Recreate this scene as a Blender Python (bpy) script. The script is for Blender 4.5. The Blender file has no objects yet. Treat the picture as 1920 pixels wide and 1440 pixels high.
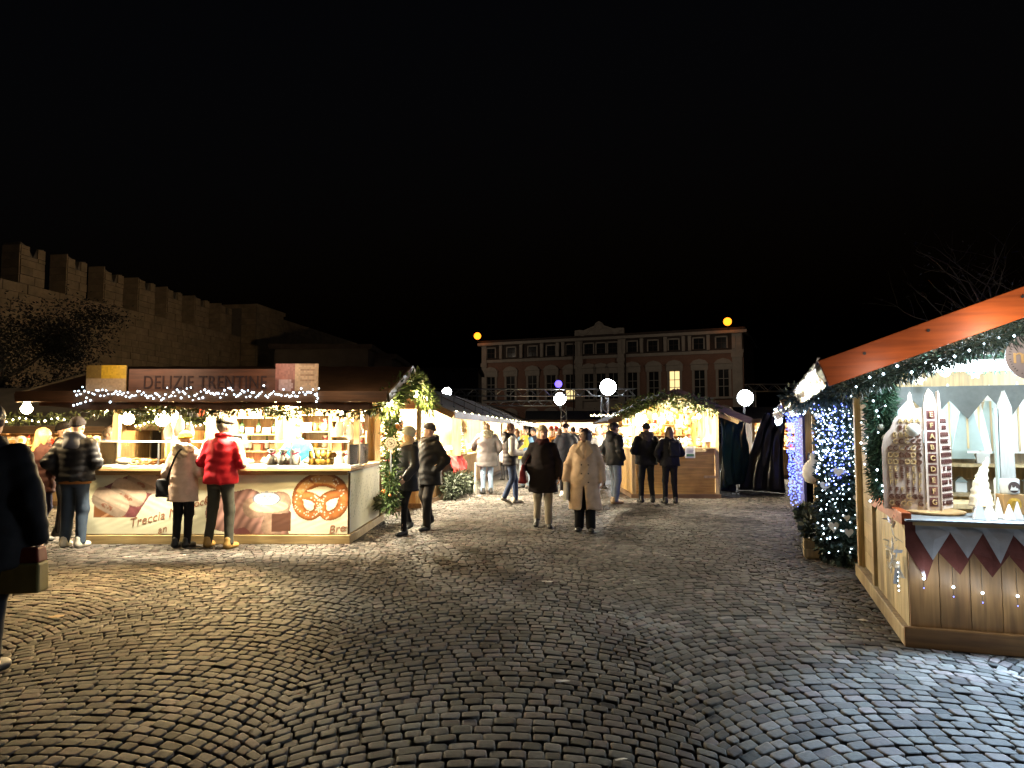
import bpy, bmesh, math, random
import numpy as np
from mathutils import Vector, Matrix

# ------------------------------------------------------------------ camera, world, exposure
random.seed(7)
rng = np.random.default_rng(7)
SC = bpy.context.scene
COL = SC.collection
PITCH = math.radians(3.9)
FPX = 1333.0
CAMH = 1.6
cam_data = bpy.data.cameras.new("camera")
cam_data.sensor_width = 36.0
cam_data.lens = FPX / 1920.0 * 36.0
cam_data.clip_start = 0.05
cam_data.clip_end = 2000
cam = bpy.data.objects.new("camera", cam_data)
cam.location = (0, 0, CAMH)
cam.rotation_euler = (math.radians(90) + PITCH, 0, 0)
COL.objects.link(cam)
SC.camera = cam

world = bpy.data.worlds.new("World")
SC.world = world
world.use_nodes = True
_nt = world.node_tree
_sky = _nt.nodes.new("ShaderNodeTexSky")
_sky.sky_type = 'NISHITA'
_sky.sun_disc = False
_sky.sun_elevation = math.radians(-4.0)
_sky.sun_rotation = math.radians(200)
_bg = _nt.nodes["Background"]
_bg.inputs["Strength"].default_value = 0.05
_nt.links.new(_sky.outputs[0], _bg.inputs[0])

SC.view_settings.view_transform = 'Standard'
SC.view_settings.look = 'None'
SC.view_settings.exposure = 0.75
SC.view_settings.gamma = 1.0
SC.view_settings.use_curve_mapping = False
SC.render.engine = 'CYCLES'
SC.cycles.use_denoising = True
SC.cycles.max_bounces = 6
SC.cycles.diffuse_bounces = 3
SC.cycles.glossy_bounces = 3
SC.cycles.transmission_bounces = 6
SC.cycles.transparent_max_bounces = 12
SC.cycles.sample_clamp_indirect = 3.0
SC.cycles.sample_clamp_direct = 0.0
SC.cycles.caustics_reflective = False
SC.cycles.caustics_refractive = False
SC.cycles.use_light_tree = True


def at(x, y, Y):
    """Point seen at photo pixel (x, y) at depth Y (metres along the view axis on the ground)."""
    cx = (x - 960) / FPX
    cy = (720 - y) / FPX
    dy = math.cos(PITCH) - cy * math.sin(PITCH)
    dz = math.sin(PITCH) + cy * math.cos(PITCH)
    t = Y / dy
    return Vector((cx * t, Y, CAMH + dz * t))


def gp(x, y):
    cx = (x - 960) / FPX
    cy = (720 - y) / FPX
    dy = math.cos(PITCH) - cy * math.sin(PITCH)
    dz = math.sin(PITCH) + cy * math.cos(PITCH)
    t = -CAMH / dz
    return Vector((cx * t, dy * t, 0))


# ------------------------------------------------------------------ materials
def lin(r, g, b):
    f = lambda c: (c / 255 / 12.92) if c / 255 <= 0.04045 else ((c / 255 + 0.055) / 1.055) ** 2.4
    return (f(r), f(g), f(b))


_mats = {}


def _new(name):
    m = bpy.data.materials.new(name)
    m.use_nodes = True
    nt = m.node_tree
    return m, nt, nt.nodes["Principled BSDF"]


def mat(name, col, rough=0.7, var=0.15, scale=6.0, bump=0.15, metal=0.0, stretch=None, spec=0.5,
        col2=None, detail=5, bdist=0.01, coat=0.0, sheen=0.0):
    """general procedural surface: colour broken up by noise plus fine relief"""
    if name in _mats:
        return _mats[name]
    m, nt, b = _new(name)
    tc = nt.nodes.new("ShaderNodeTexCoord")
    mp = nt.nodes.new("ShaderNodeMapping")
    if stretch:
        mp.inputs["Scale"].default_value = stretch
    nt.links.new(tc.outputs["Object"], mp.inputs[0])
    oi = nt.nodes.new("ShaderNodeObjectInfo")
    n = nt.nodes.new("ShaderNodeTexNoise")
    n.noise_dimensions = '4D'
    n.inputs["Scale"].default_value = scale
    n.inputs["Detail"].default_value = detail
    n.inputs["Roughness"].default_value = 0.6
    mul = nt.nodes.new("ShaderNodeMath"); mul.operation = 'MULTIPLY'; mul.inputs[1].default_value = 37.0
    nt.links.new(oi.outputs["Random"], mul.inputs[0])
    nt.links.new(mul.outputs[0], n.inputs["W"])
    nt.links.new(mp.outputs[0], n.inputs["Vector"])
    r = nt.nodes.new("ShaderNodeValToRGB")
    c2 = col2 or tuple(min(1, c * (1 + var)) for c in col)
    c1 = tuple(c * (1 - var) for c in col)
    r.color_ramp.elements[0].color = (*c1, 1); r.color_ramp.elements[0].position = 0.3
    r.color_ramp.elements[1].color = (*c2, 1); r.color_ramp.elements[1].position = 0.7
    nt.links.new(n.outputs[0], r.inputs[0])
    nt.links.new(r.outputs[0], b.inputs["Base Color"])
    b.inputs["Roughness"].default_value = rough
    b.inputs["Metallic"].default_value = metal
    b.inputs["Specular IOR Level"].default_value = spec
    if coat:
        b.inputs["Coat Weight"].default_value = coat
    if sheen:
        b.inputs["Sheen Weight"].default_value = sheen
    if bump:
        bp = nt.nodes.new("ShaderNodeBump")
        bp.inputs["Strength"].default_value = bump
        bp.inputs["Distance"].default_value = bdist
        nt.links.new(n.outputs[0], bp.inputs["Height"])
        nt.links.new(bp.outputs[0], b.inputs["Normal"])
    _mats[name] = m
    return m


def wood(name, col, axis='x', rough=0.55, scale=3.0, var=0.35, knots=True, bump=0.25):
    if name in _mats:
        return _mats[name]
    m, nt, b = _new(name)
    tc = nt.nodes.new("ShaderNodeTexCoord")
    mp = nt.nodes.new("ShaderNodeMapping")
    s = {'x': (0.6, 9, 9), 'y': (9, 0.6, 9), 'z': (9, 9, 0.6)}[axis]
    mp.inputs["Scale"].default_value = s
    nt.links.new(tc.outputs["Object"], mp.inputs[0])
    oi = nt.nodes.new("ShaderNodeObjectInfo")
    mul = nt.nodes.new("ShaderNodeMath"); mul.operation = 'MULTIPLY'; mul.inputs[1].default_value = 53.0
    nt.links.new(oi.outputs["Random"], mul.inputs[0])
    n = nt.nodes.new("ShaderNodeTexNoise"); n.noise_dimensions = '4D'
    n.inputs["Scale"].default_value = scale; n.inputs["Detail"].default_value = 6; n.inputs["Distortion"].default_value = 0.6
    nt.links.new(mp.outputs[0], n.inputs["Vector"]); nt.links.new(mul.outputs[0], n.inputs["W"])
    n2 = nt.nodes.new("ShaderNodeTexNoise"); n2.noise_dimensions = '4D'
    n2.inputs["Scale"].default_value = 2.2; n2.inputs["Detail"].default_value = 3
    nt.links.new(tc.outputs["Object"], n2.inputs["Vector"]); nt.links.new(mul.outputs[0], n2.inputs["W"])
    r = nt.nodes.new("ShaderNodeValToRGB")
    r.color_ramp.elements[0].position = 0.32; r.color_ramp.elements[1].position = 0.68
    r.color_ramp.elements[0].color = (*[c * (1 - var) for c in col], 1)
    r.color_ramp.elements[1].color = (*[min(1, c * (1 + var * 0.6)) for c in col], 1)
    nt.links.new(n.outputs[0], r.inputs[0])
    r2 = nt.nodes.new("ShaderNodeValToRGB")
    r2.color_ramp.elements[0].position = 0.3; r2.color_ramp.elements[1].position = 0.65
    r2.color_ramp.elements[0].color = (0.62, 0.56, 0.5, 1); r2.color_ramp.elements[1].color = (1.05, 1.05, 1.05, 1)
    nt.links.new(n2.outputs[0], r2.inputs[0])
    mx = nt.nodes.new("ShaderNodeMix"); mx.data_type = 'RGBA'; mx.blend_type = 'MULTIPLY'; mx.inputs[0].default_value = 1
    nt.links.new(r.outputs[0], mx.inputs[6]); nt.links.new(r2.outputs[0], mx.inputs[7])
    # per-piece tone
    hv = nt.nodes.new("ShaderNodeHueSaturation")
    mr = nt.nodes.new("ShaderNodeMapRange"); mr.inputs[3].default_value = 0.78; mr.inputs[4].default_value = 1.18
    nt.links.new(oi.outputs["Random"], mr.inputs[0]); nt.links.new(mr.outputs[0], hv.inputs["Value"])
    nt.links.new(mx.outputs[2], hv.inputs["Color"]); nt.links.new(hv.outputs[0], b.inputs["Base Color"])
    b.inputs["Roughness"].default_value = rough
    bp = nt.nodes.new("ShaderNodeBump"); bp.inputs["Strength"].default_value = bump; bp.inputs["Distance"].default_value = 0.004
    nt.links.new(n.outputs[0], bp.inputs["Height"]); nt.links.new(bp.outputs[0], b.inputs["Normal"])
    _mats[name] = m
    return m


def emit(name, col, strength):
    if name in _mats:
        return _mats[name]
    m, nt, b = _new(name)
    b.inputs["Base Color"].default_value = (*[min(1, c) for c in col], 1)
    b.inputs["Emission Color"].default_value = (*col, 1)
    b.inputs["Emission Strength"].default_value = strength
    _mats[name] = m
    return m


def glass(name, col=(0.95, 0.98, 0.97), alpha=0.22, rough=0.05):
    if name in _mats:
        return _mats[name]
    m, nt, b = _new(name)
    out = nt.nodes["Material Output"]
    tr = nt.nodes.new("ShaderNodeBsdfTransparent"); tr.inputs[0].default_value = (*col, 1)
    gl = nt.nodes.new("ShaderNodeBsdfGlossy"); gl.inputs["Roughness"].default_value = rough
    fr = nt.nodes.new("ShaderNodeFresnel"); fr.inputs[0].default_value = 1.45
    ad = nt.nodes.new("ShaderNodeMath"); ad.operation = 'ADD'; ad.inputs[1].default_value = alpha * 0.3
    nt.links.new(fr.outputs[0], ad.inputs[0])
    mx = nt.nodes.new("ShaderNodeMixShader")
    nt.links.new(ad.outputs[0], mx.inputs[0]); nt.links.new(tr.outputs[0], mx.inputs[1]); nt.links.new(gl.outputs[0], mx.inputs[2])
    nt.links.new(mx.outputs[0], out.inputs[0])
    nt.nodes.remove(b)
    _mats[name] = m
    return m


def vcol(name, rough=0.6, bump=0.1, scale=30):
    """colour from a mesh attribute (flat print on banners, mottled leaves)"""
    if name in _mats:
        return _mats[name]
    m, nt, b = _new(name)
    a = nt.nodes.new("ShaderNodeVertexColor"); a.layer_name = "col"
    nt.links.new(a.outputs[0], b.inputs["Base Color"])
    b.inputs["Roughness"].default_value = rough
    n = nt.nodes.new("ShaderNodeTexNoise"); n.inputs["Scale"].default_value = scale
    bp = nt.nodes.new("ShaderNodeBump"); bp.inputs["Strength"].default_value = bump; bp.inputs["Distance"].default_value = 0.005
    nt.links.new(n.outputs[0], bp.inputs["Height"]); nt.links.new(bp.outputs[0], b.inputs["Normal"])
    _mats[name] = m
    return m


# ------------------------------------------------------------------ mesh helpers
class MB:
    def __init__(s):
        s.v = []; s.f = []; s.c = []; s.mi = []; s.cur = 0

    def face(s, ids, col=None):
        s.f.append(ids); s.c.append(col); s.mi.append(s.cur)

    def poly(s, pts, col=None):
        n = len(s.v); s.v += [tuple(p) for p in pts]; s.face(list(range(n, n + len(pts))), col)

    def box(s, c, d, M=None, taper=0, col=None):
        x, y, z = [k / 2 for k in d]
        n = len(s.v)
        for sz in (-1, 1):
            for sx, sy in ((-1, -1), (1, -1), (1, 1), (-1, 1)):
                k = (1 - taper) if sz > 0 else 1
                p = Vector((sx * x * k, sy * y * k, sz * z))
                if M is not None:
                    p = M @ p
                s.v.append((c[0] + p.x, c[1] + p.y, c[2] + p.z))
        for q in ((3, 2, 1, 0), (4, 5, 6, 7), (0, 1, 5, 4), (1, 2, 6, 5), (2, 3, 7, 6), (3, 0, 4, 7)):
            s.face([n + i for i in q], col)
        return s

    def b2(s, x0, x1, y0, y1, z0, z1, col=None):
        return s.box(((x0 + x1) / 2, (y0 + y1) / 2, (z0 + z1) / 2), (x1 - x0, y1 - y0, z1 - z0), col=col)

    def beam(s, p0, p1, w, h, up=(0, 0, 1)):
        p0 = Vector(p0); p1 = Vector(p1)
        d = (p1 - p0); L = d.length; d.normalize()
        u = Vector(up)
        side = d.cross(u)
        if side.length < 1e-4:
            side = d.cross(Vector((1, 0, 0)))
        side.normalize(); u = side.cross(d)
        M = Matrix((side, d, u)).transposed()
        return s.box((p0 + p1) / 2, (w, L, h), M)

    def tube(s, pts, r, n=8, closed=False, caps=True, col=None):
        pts = [Vector(p) for p in pts]
        N = len(pts)
        rr = r if isinstance(r, (list, tuple)) else [r] * N
        base = len(s.v)
        prev = None
        for i, p in enumerate(pts):
            if closed:
                t = pts[(i + 1) % N] - pts[i - 1]
            else:
                t = pts[min(i + 1, N - 1)] - pts[max(i - 1, 0)]
            if t.length < 1e-9:
                t = Vector((0, 0, 1))
            t.normalize()
            if prev is None:
                a = t.cross(Vector((0, 0, 1)))
                if a.length < 0.05:
                    a = t.cross(Vector((1, 0, 0)))
            else:
                a = prev - t * prev.dot(t)
            a.normalize(); prev = a
            b = t.cross(a)
            for k in range(n):
                an = 2 * math.pi * k / n
                q = p + (a * math.cos(an) + b * math.sin(an)) * rr[i]
                s.v.append(tuple(q))
        M = N if closed else N - 1
        for i in range(M):
            for k in range(n):
                a0 = base + i * n + k; a1 = base + i * n + (k + 1) % n
                j = (i + 1) % N
                b0 = base + j * n + k; b1 = base + j * n + (k + 1) % n
                s.face([a0, a1, b1, b0], col)
        if caps and not closed:
            s.face([base + k for k in range(n)][::-1], col)
            s.face([base + (N - 1) * n + k for k in range(n)], col)
        return s

    def lathe(s, prof, c=(0, 0, 0), n=16, M=None, col=None):
        base = len(s.v)
        for r, z in prof:
            for k in range(n):
                a = 2 * math.pi * k / n
                p = Vector((r * math.cos(a), r * math.sin(a), z))
                if M is not None:
                    p = M @ p
                s.v.append((c[0] + p.x, c[1] + p.y, c[2] + p.z))
        for i in range(len(prof) - 1):
            for k in range(n):
                s.face([base + i * n + k, base + i * n + (k + 1) % n, base + (i + 1) * n + (k + 1) % n, base + (i + 1) * n + k], col)
        s.face([base + k for k in range(n)][::-1], col)
        s.face([base + (len(prof) - 1) * n + k for k in range(n)], col)
        return s

    def sphere(s, c, r, n=10, m=7, sc=(1, 1, 1), col=None):
        base = len(s.v)
        s.v.append((c[0], c[1], c[2] - r * sc[2]))
        for i in range(1, m):
            th = -math.pi / 2 + math.pi * i / m
            for k in range(n):
                a = 2 * math.pi * k / n
                s.v.append((c[0] + r * sc[0] * math.cos(th) * math.cos(a), c[1] + r * sc[1] * math.cos(th) * math.sin(a), c[2] + r * sc[2] * math.sin(th)))
        s.v.append((c[0], c[1], c[2] + r * sc[2]))
        top = len(s.v) - 1
        for k in range(n):
            s.face([base, base + 1 + (k + 1) % n, base + 1 + k], col)
            s.face([top, base + 1 + (m - 2) * n + k, base + 1 + (m - 2) * n + (k + 1) % n], col)
        for i in range(m - 2):
            for k in range(n):
                a = base + 1 + i * n
                s.face([a + k, a + (k + 1) % n, a + n + (k + 1) % n, a + n + k], col)
        return s

    def octa(s, c, r, col=None):
        n = len(s.v)
        for d in ((1, 0, 0), (0, 1, 0), (-1, 0, 0), (0, -1, 0), (0, 0, 1), (0, 0, -1)):
            s.v.append((c[0] + d[0] * r, c[1] + d[1] * r, c[2] + d[2] * r))
        for k in range(4):
            s.face([n + k, n + (k + 1) % 4, n + 4], col); s.face([n + (k + 1) % 4, n + k, n + 5], col)
        return s

    def prism(s, poly, y0, y1, col=None):
        """extrude an (x, z) outline from y0 to y1"""
        n = len(s.v); N = len(poly)
        s.v += [(x, y0, z) for x, z in poly] + [(x, y1, z) for x, z in poly]
        s.face([n + i for i in range(N)], col)
        s.face([n + N + i for i in range(N)][::-1], col)
        for i in range(N):
            j = (i + 1) % N
            s.face([n + i, n + N + i, n + N + j, n + j], col)
        return s

    def mesh(s, name, mats=None, smooth=False):
        me = bpy.data.meshes.new(name)
        me.from_pydata(s.v, [], s.f)
        if any(c is not None for c in s.c):
            la = me.color_attributes.new("col", 'FLOAT_COLOR', 'CORNER')
            arr = np.ones((len(me.loops), 4), dtype=np.float32)
            i = 0
            for f, c in zip(s.f, s.c):
                if c is not None:
                    arr[i:i + len(f), :3] = c
                i += len(f)
            la.data.foreach_set("color", arr.ravel())
        if mats:
            for m in (mats if isinstance(mats, (list, tuple)) else [mats]):
                me.materials.append(m)
            if any(s.mi):
                me.polygons.foreach_set("material_index", s.mi)
        if smooth:
            me.polygons.foreach_set("use_smooth", [True] * len(me.polygons))
        me.update()
        return me

    def build(s, name, mats, parent=None, smooth=False, bevel=0.0):
        o = link(name, s.mesh(name, mats, smooth), parent)
        if bevel:
            md = o.modifiers.new("bevel", 'BEVEL'); md.width = bevel; md.segments = 2; md.limit_method = 'ANGLE'
        return o


def link(name, data, parent=None):
    o = bpy.data.objects.new(name, data)
    COL.objects.link(o)
    if parent is not None:
        o.parent = parent
    return o


def tag(o, label, cat, group=None):
    o["label"] = label; o["category"] = cat
    if group:
        o["group"] = group
    return o


def thing(name, label, cat, loc=(0, 0, 0), rot=0.0, group=None):
    o = bpy.data.objects.new(name, None)
    o.empty_display_size = 0.1
    COL.objects.link(o)
    o.location = loc; o.rotation_euler = (0, 0, rot)
    return tag(o, label, cat, group)


def kids(o):
    return [c for c in bpy.data.objects if c.parent is o]


_kidcache = {}


def dup(root, loc, rot=0.0, scale=1.0, label=None, group=None, cat=None, tilt=None):
    if root.name not in _kidcache:
        _kidcache[root.name] = kids(root)
    r = root.copy(); COL.objects.link(r)
    r.location = loc
    r.rotation_euler = (tilt[0], tilt[1], rot) if tilt else (0, 0, rot)
    r.scale = (scale,) * 3 if not isinstance(scale, (tuple, list)) else scale
    if label: r["label"] = label
    if cat: r["category"] = cat
    if group: r["group"] = group
    for c in _kidcache[root.name]:
        k = c.copy(); COL.objects.link(k); k.parent = r
    return r


class Frame:
    def __init__(s, ox, oy, rot, oz=0.0):
        s.o = Vector((ox, oy, oz)); s.rot = rot
        s.R = Matrix.Rotation(rot, 3, 'Z')

    def p(s, x, y, z=0.0):
        return s.o + s.R @ Vector((x, y, z))


def light(name, loc, power, col=(1, 1, 1), size=0.08, parent=None, kind='POINT', spot=None, aim=None):
    ld = bpy.data.lights.new(name, kind)
    ld.energy = power; ld.color = col
    ld.shadow_soft_size = size
    o = bpy.data.objects.new(name, ld); COL.objects.link(o)
    o.location = loc
    if parent is not None:
        o.parent = parent
    if kind == 'SPOT':
        ld.spot_size = spot; ld.spot_blend = 0.6
    if aim is not None:
        o.rotation_euler = (Vector(aim) - Vector(loc)).to_track_quat('-Z', 'Y').to_euler()
    return o


def text_mesh(name, body, size, extrude=0.004, shear=0.0, spacing=1.0):
    cu = bpy.data.curves.new(name, 'FONT')
    cu.body = body; cu.size = size; cu.extrude = extrude; cu.shear = shear
    cu.space_character = spacing; cu.resolution_u = 3
    cu.align_x = 'LEFT'
    t = bpy.data.objects.new(name, cu); COL.objects.link(t)
    dg = bpy.context.evaluated_depsgraph_get(); dg.update()
    me = bpy.data.meshes.new_from_object(t.evaluated_get(dg))
    bpy.data.objects.remove(t); bpy.data.curves.remove(cu)
    me.name = name
    return me


WARM = (1.0, 0.70, 0.33)
WARM2 = (1.0, 0.86, 0.60)
COOL = (0.72, 0.88, 1.0)
# ------------------------------------------------------------------ ground and cobblestones
def ground_material():
    m, nt, b = _new("paving_base")
    tc = nt.nodes.new("ShaderNodeTexCoord")
    n = nt.nodes.new("ShaderNodeTexNoise"); n.inputs["Scale"].default_value = 9; n.inputs["Detail"].default_value = 8
    v = nt.nodes.new("ShaderNodeTexVoronoi"); v.inputs["Scale"].default_value = 7.5; v.feature = 'DISTANCE_TO_EDGE'
    nt.links.new(tc.outputs["Object"], n.inputs["Vector"]); nt.links.new(tc.outputs["Object"], v.inputs["Vector"])
    r = nt.nodes.new("ShaderNodeValToRGB")
    r.color_ramp.elements[0].color = (0.03, 0.026, 0.022, 1); r.color_ramp.elements[1].color = (0.075, 0.068, 0.06, 1)
    nt.links.new(n.outputs[0], r.inputs[0]); nt.links.new(r.outputs[0], b.inputs["Base Color"])
    b.inputs["Roughness"].default_value = 0.75
    b.inputs["Specular IOR Level"].default_value = 0.2
    bp = nt.nodes.new("ShaderNodeBump"); bp.inputs["Strength"].default_value = 0.6; bp.inputs["Distance"].default_value = 0.02
    nt.links.new(v.outputs[0], bp.inputs["Height"]); nt.links.new(bp.outputs[0], b.inputs["Normal"])
    return m


def cobble_material():
    m, nt, b = _new("porphyry_cobble")
    a = nt.nodes.new("ShaderNodeVertexColor"); a.layer_name = "col"
    tc = nt.nodes.new("ShaderNodeTexCoord")
    n = nt.nodes.new("ShaderNodeTexNoise"); n.inputs["Scale"].default_value = 28; n.inputs["Detail"].default_value = 8; n.inputs["Roughness"].default_value = 0.65
    geo = nt.nodes.new("ShaderNodeNewGeometry")
    nt.links.new(geo.outputs["Position"], n.inputs["Vector"])
    n3 = nt.nodes.new("ShaderNodeTexNoise"); n3.inputs["Scale"].default_value = 0.9; n3.inputs["Detail"].default_value = 6
    nt.links.new(geo.outputs["Position"], n3.inputs["Vector"])
    r3 = nt.nodes.new("ShaderNodeValToRGB"); r3.color_ramp.elements[0].position = 0.38; r3.color_ramp.elements[1].position = 0.6
    r3.color_ramp.elements[0].color = (0.55, 0.53, 0.5, 1); r3.color_ramp.elements[1].color = (1.1, 1.1, 1.1, 1)
    nt.links.new(n3.outputs[0], r3.inputs[0])
    r = nt.nodes.new("ShaderNodeValToRGB")
    r.color_ramp.elements[0].position = 0.3; r.color_ramp.elements[1].position = 0.72
    r.color_ramp.elements[0].color = (0.55, 0.52, 0.5, 1); r.color_ramp.elements[1].color = (1.15, 1.12, 1.08, 1)
    nt.links.new(n.outputs[0], r.inputs[0])
    mx = nt.nodes.new("ShaderNodeMix"); mx.data_type = 'RGBA'; mx.blend_type = 'MULTIPLY'; mx.inputs[0].default_value = 1
    nt.links.new(a.outputs[0], mx.inputs[6]); nt.links.new(r.outputs[0], mx.inputs[7])
    mx3 = nt.nodes.new("ShaderNodeMix"); mx3.data_type = 'RGBA'; mx3.blend_type = 'MULTIPLY'; mx3.inputs[0].default_value = 1
    nt.links.new(mx.outputs[2], mx3.inputs[6]); nt.links.new(r3.outputs[0], mx3.inputs[7])
    nt.links.new(mx3.outputs[2], b.inputs["Base Color"])
    b.inputs["Specular IOR Level"].default_value = 0.3
    mr = nt.nodes.new("ShaderNodeMapRange"); mr.inputs[3].default_value = 0.6; mr.inputs[4].default_value = 0.92
    nt.links.new(n.outputs[0], mr.inputs[0]); nt.links.new(mr.outputs[0], b.inputs["Roughness"])
    bp = nt.nodes.new("ShaderNodeBump"); bp.inputs["Strength"].default_value = 0.55; bp.inputs["Distance"].default_value = 0.006
    nt.links.new(n.outputs[0], bp.inputs["Height"]); nt.links.new(bp.outputs[0], b.inputs["Normal"])
    return m


g = MB()
g.poly([(-400, -60, -0.022), (400, -60, -0.022), (400, 600, -0.022), (-400, 600, -0.022)])
GROUND = g.build("ground", ground_material())
GROUND["kind"] = "structure"
GROUND["label"] = "dark paved square laid with fans of small stone setts"
M_COB = cobble_material()


def make_cobbles():
    W = 2.33; R = W / math.sqrt(2); rh = 0.099; gap = 0.0052
    phi = math.radians(1.5)
    cp, sp = math.cos(phi), math.sin(phi)
    stones = []
    seam = {}
    for c in range(-10, 11):
        xc = c * W - 0.03
        koff = 0
        for k in range(-20, 255):
            y0 = k * rh + koff - R * 0.85 + 1.0
            xa, ya = xc * cp - y0 * sp, xc * sp + y0 * cp
            if ya < 1.5 or ya > 23 or abs(xa) > 0.74 * ya + 3.4:
                continue
            n = random.choice((22, 23, 24, 25))
            # joints along the arc, each row with its own rhythm
            for cc in (c, c + 1):
                if (cc, k) not in seam:
                    seam[(cc, k)] = random.uniform(-.05, .05)
            ta0 = -math.pi / 4 + seam[(c, k)]; tb0 = math.pi / 4 + seam[(c + 1, k)]
            cuts = [ta0]
            w = [random.uniform(0.75, 1.3) for _ in range(n)]
            tot = sum(w); acc = 0
            for wi in w:
                acc += wi; cuts.append(ta0 + (tb0 - ta0) * acc / tot)
            for i in range(n):
                t0, t1 = cuts[i], cuts[i + 1]
                q = []
                for t, up in ((t0, 0), (t1, 0), (t1, 1), (t0, 1)):
                    tt = t + (0.45 * rh * math.sin(t) / R if up else 0)
                    x = xc + R * math.sin(tt); y = y0 + R * math.cos(tt) + (rh if up else 0)
                    q.append((x * cp - y * sp, x * sp + y * cp))
                cx = sum(p[0] for p in q) / 4; cy = sum(p[1] for p in q) / 4
                if cy < 2.6 or cy > 22.5 or abs(cx) > 0.74 * cy + 1.2:
                    continue
                stones.append((q, cx, cy))
    stones.sort(key=lambda s: s[2] ** 2 + 0.55 * s[1] ** 2 + (1e3 if (s[2] < 3.42 or abs(s[1]) > 0.70 * s[2]) else 0))
    mb = MB()
    objs = []

    def add(mb, q, cx, cy, org):
        g2 = gap + random.uniform(-0.002, 0.004)
        pts = []
        for (x, y) in q:
            dx, dy = cx - x, cy - y
            L = math.hypot(dx, dy)
            f = g2 * 1.25 / L
            pts.append((x + dx * f + random.uniform(-.005, .005), y + dy * f + random.uniform(-.005, .005)))
        # rounded corners
        ring = []
        for i in range(4):
            p, a, b = pts[i], pts[i - 1], pts[(i + 1) % 4]
            for o, fr in ((a, random.uniform(.07, .17)), (b, random.uniform(.07, .17))):
                ring.append((p[0] + (o[0] - p[0]) * fr, p[1] + (o[1] - p[1]) * fr))
        hz = random.gauss(0, 0.0026)
        tx, ty = random.gauss(0, 0.02), random.gauss(0, 0.02)
        n0 = len(mb.v); N = len(ring)
        rings = ((0.0, -0.03), (0.0, -0.005), (0.05, -0.0006), (0.3, 0.0004))
        for ins, z in rings:
            for (x, y) in ring:
                X = x + (cx - x) * ins; Y = y + (cy - y) * ins
                zz = z + hz + (tx * (X - cx) + ty * (Y - cy)) * (1 if z > -0.02 else 0)
                mb.v.append((X - org[0], Y - org[1], zz))
        tone = random.choice((0.04, 0.06, 0.09, 0.105, 0.11, 0.12, 0.14, 0.165)) * random.uniform(0.85, 1.15)
        h = random.random()
        if h < 0.25:
            col = (tone * 1.12, tone * 0.93, tone * 0.9)
        elif h < 0.4:
            col = (tone * 1.0, tone * 1.0, tone * 0.92)
        else:
            col = (tone * 1.05, tone * 0.99, tone * 0.94)
        for r_ in range(3):
            for i in range(N):
                j = (i + 1) % N
                mb.face([n0 + r_ * N + i, n0 + r_ * N + j, n0 + (r_ + 1) * N + j, n0 + (r_ + 1) * N + i], col)
        mb.face([n0 + 3 * N + i for i in range(N)], col)

    for i, (q, cx, cy) in enumerate(stones):
        if i < 300:
            one = MB(); add(one, q, cx, cy, (cx, cy))
            o = one.build("cobblestone", M_COB, GROUND, smooth=True)
            o.location = (cx, cy, 0)
        else:
            add(mb, q, cx, cy, (0, 0))
    o = mb.build("cobblestones", M_COB, GROUND, smooth=True)
    o["kind"] = "stuff"


make_cobbles()

# ------------------------------------------------------------------ castle wall
M_STONE = mat("castle_stone", (0.24, 0.19, 0.125), rough=0.9, var=0.35, scale=1.6, bump=0.5, bdist=0.05)
M_STONE2 = mat("castle_core", (0.13, 0.115, 0.095), rough=0.95, var=0.25, scale=2.0, bump=0.4, bdist=0.05)


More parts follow.
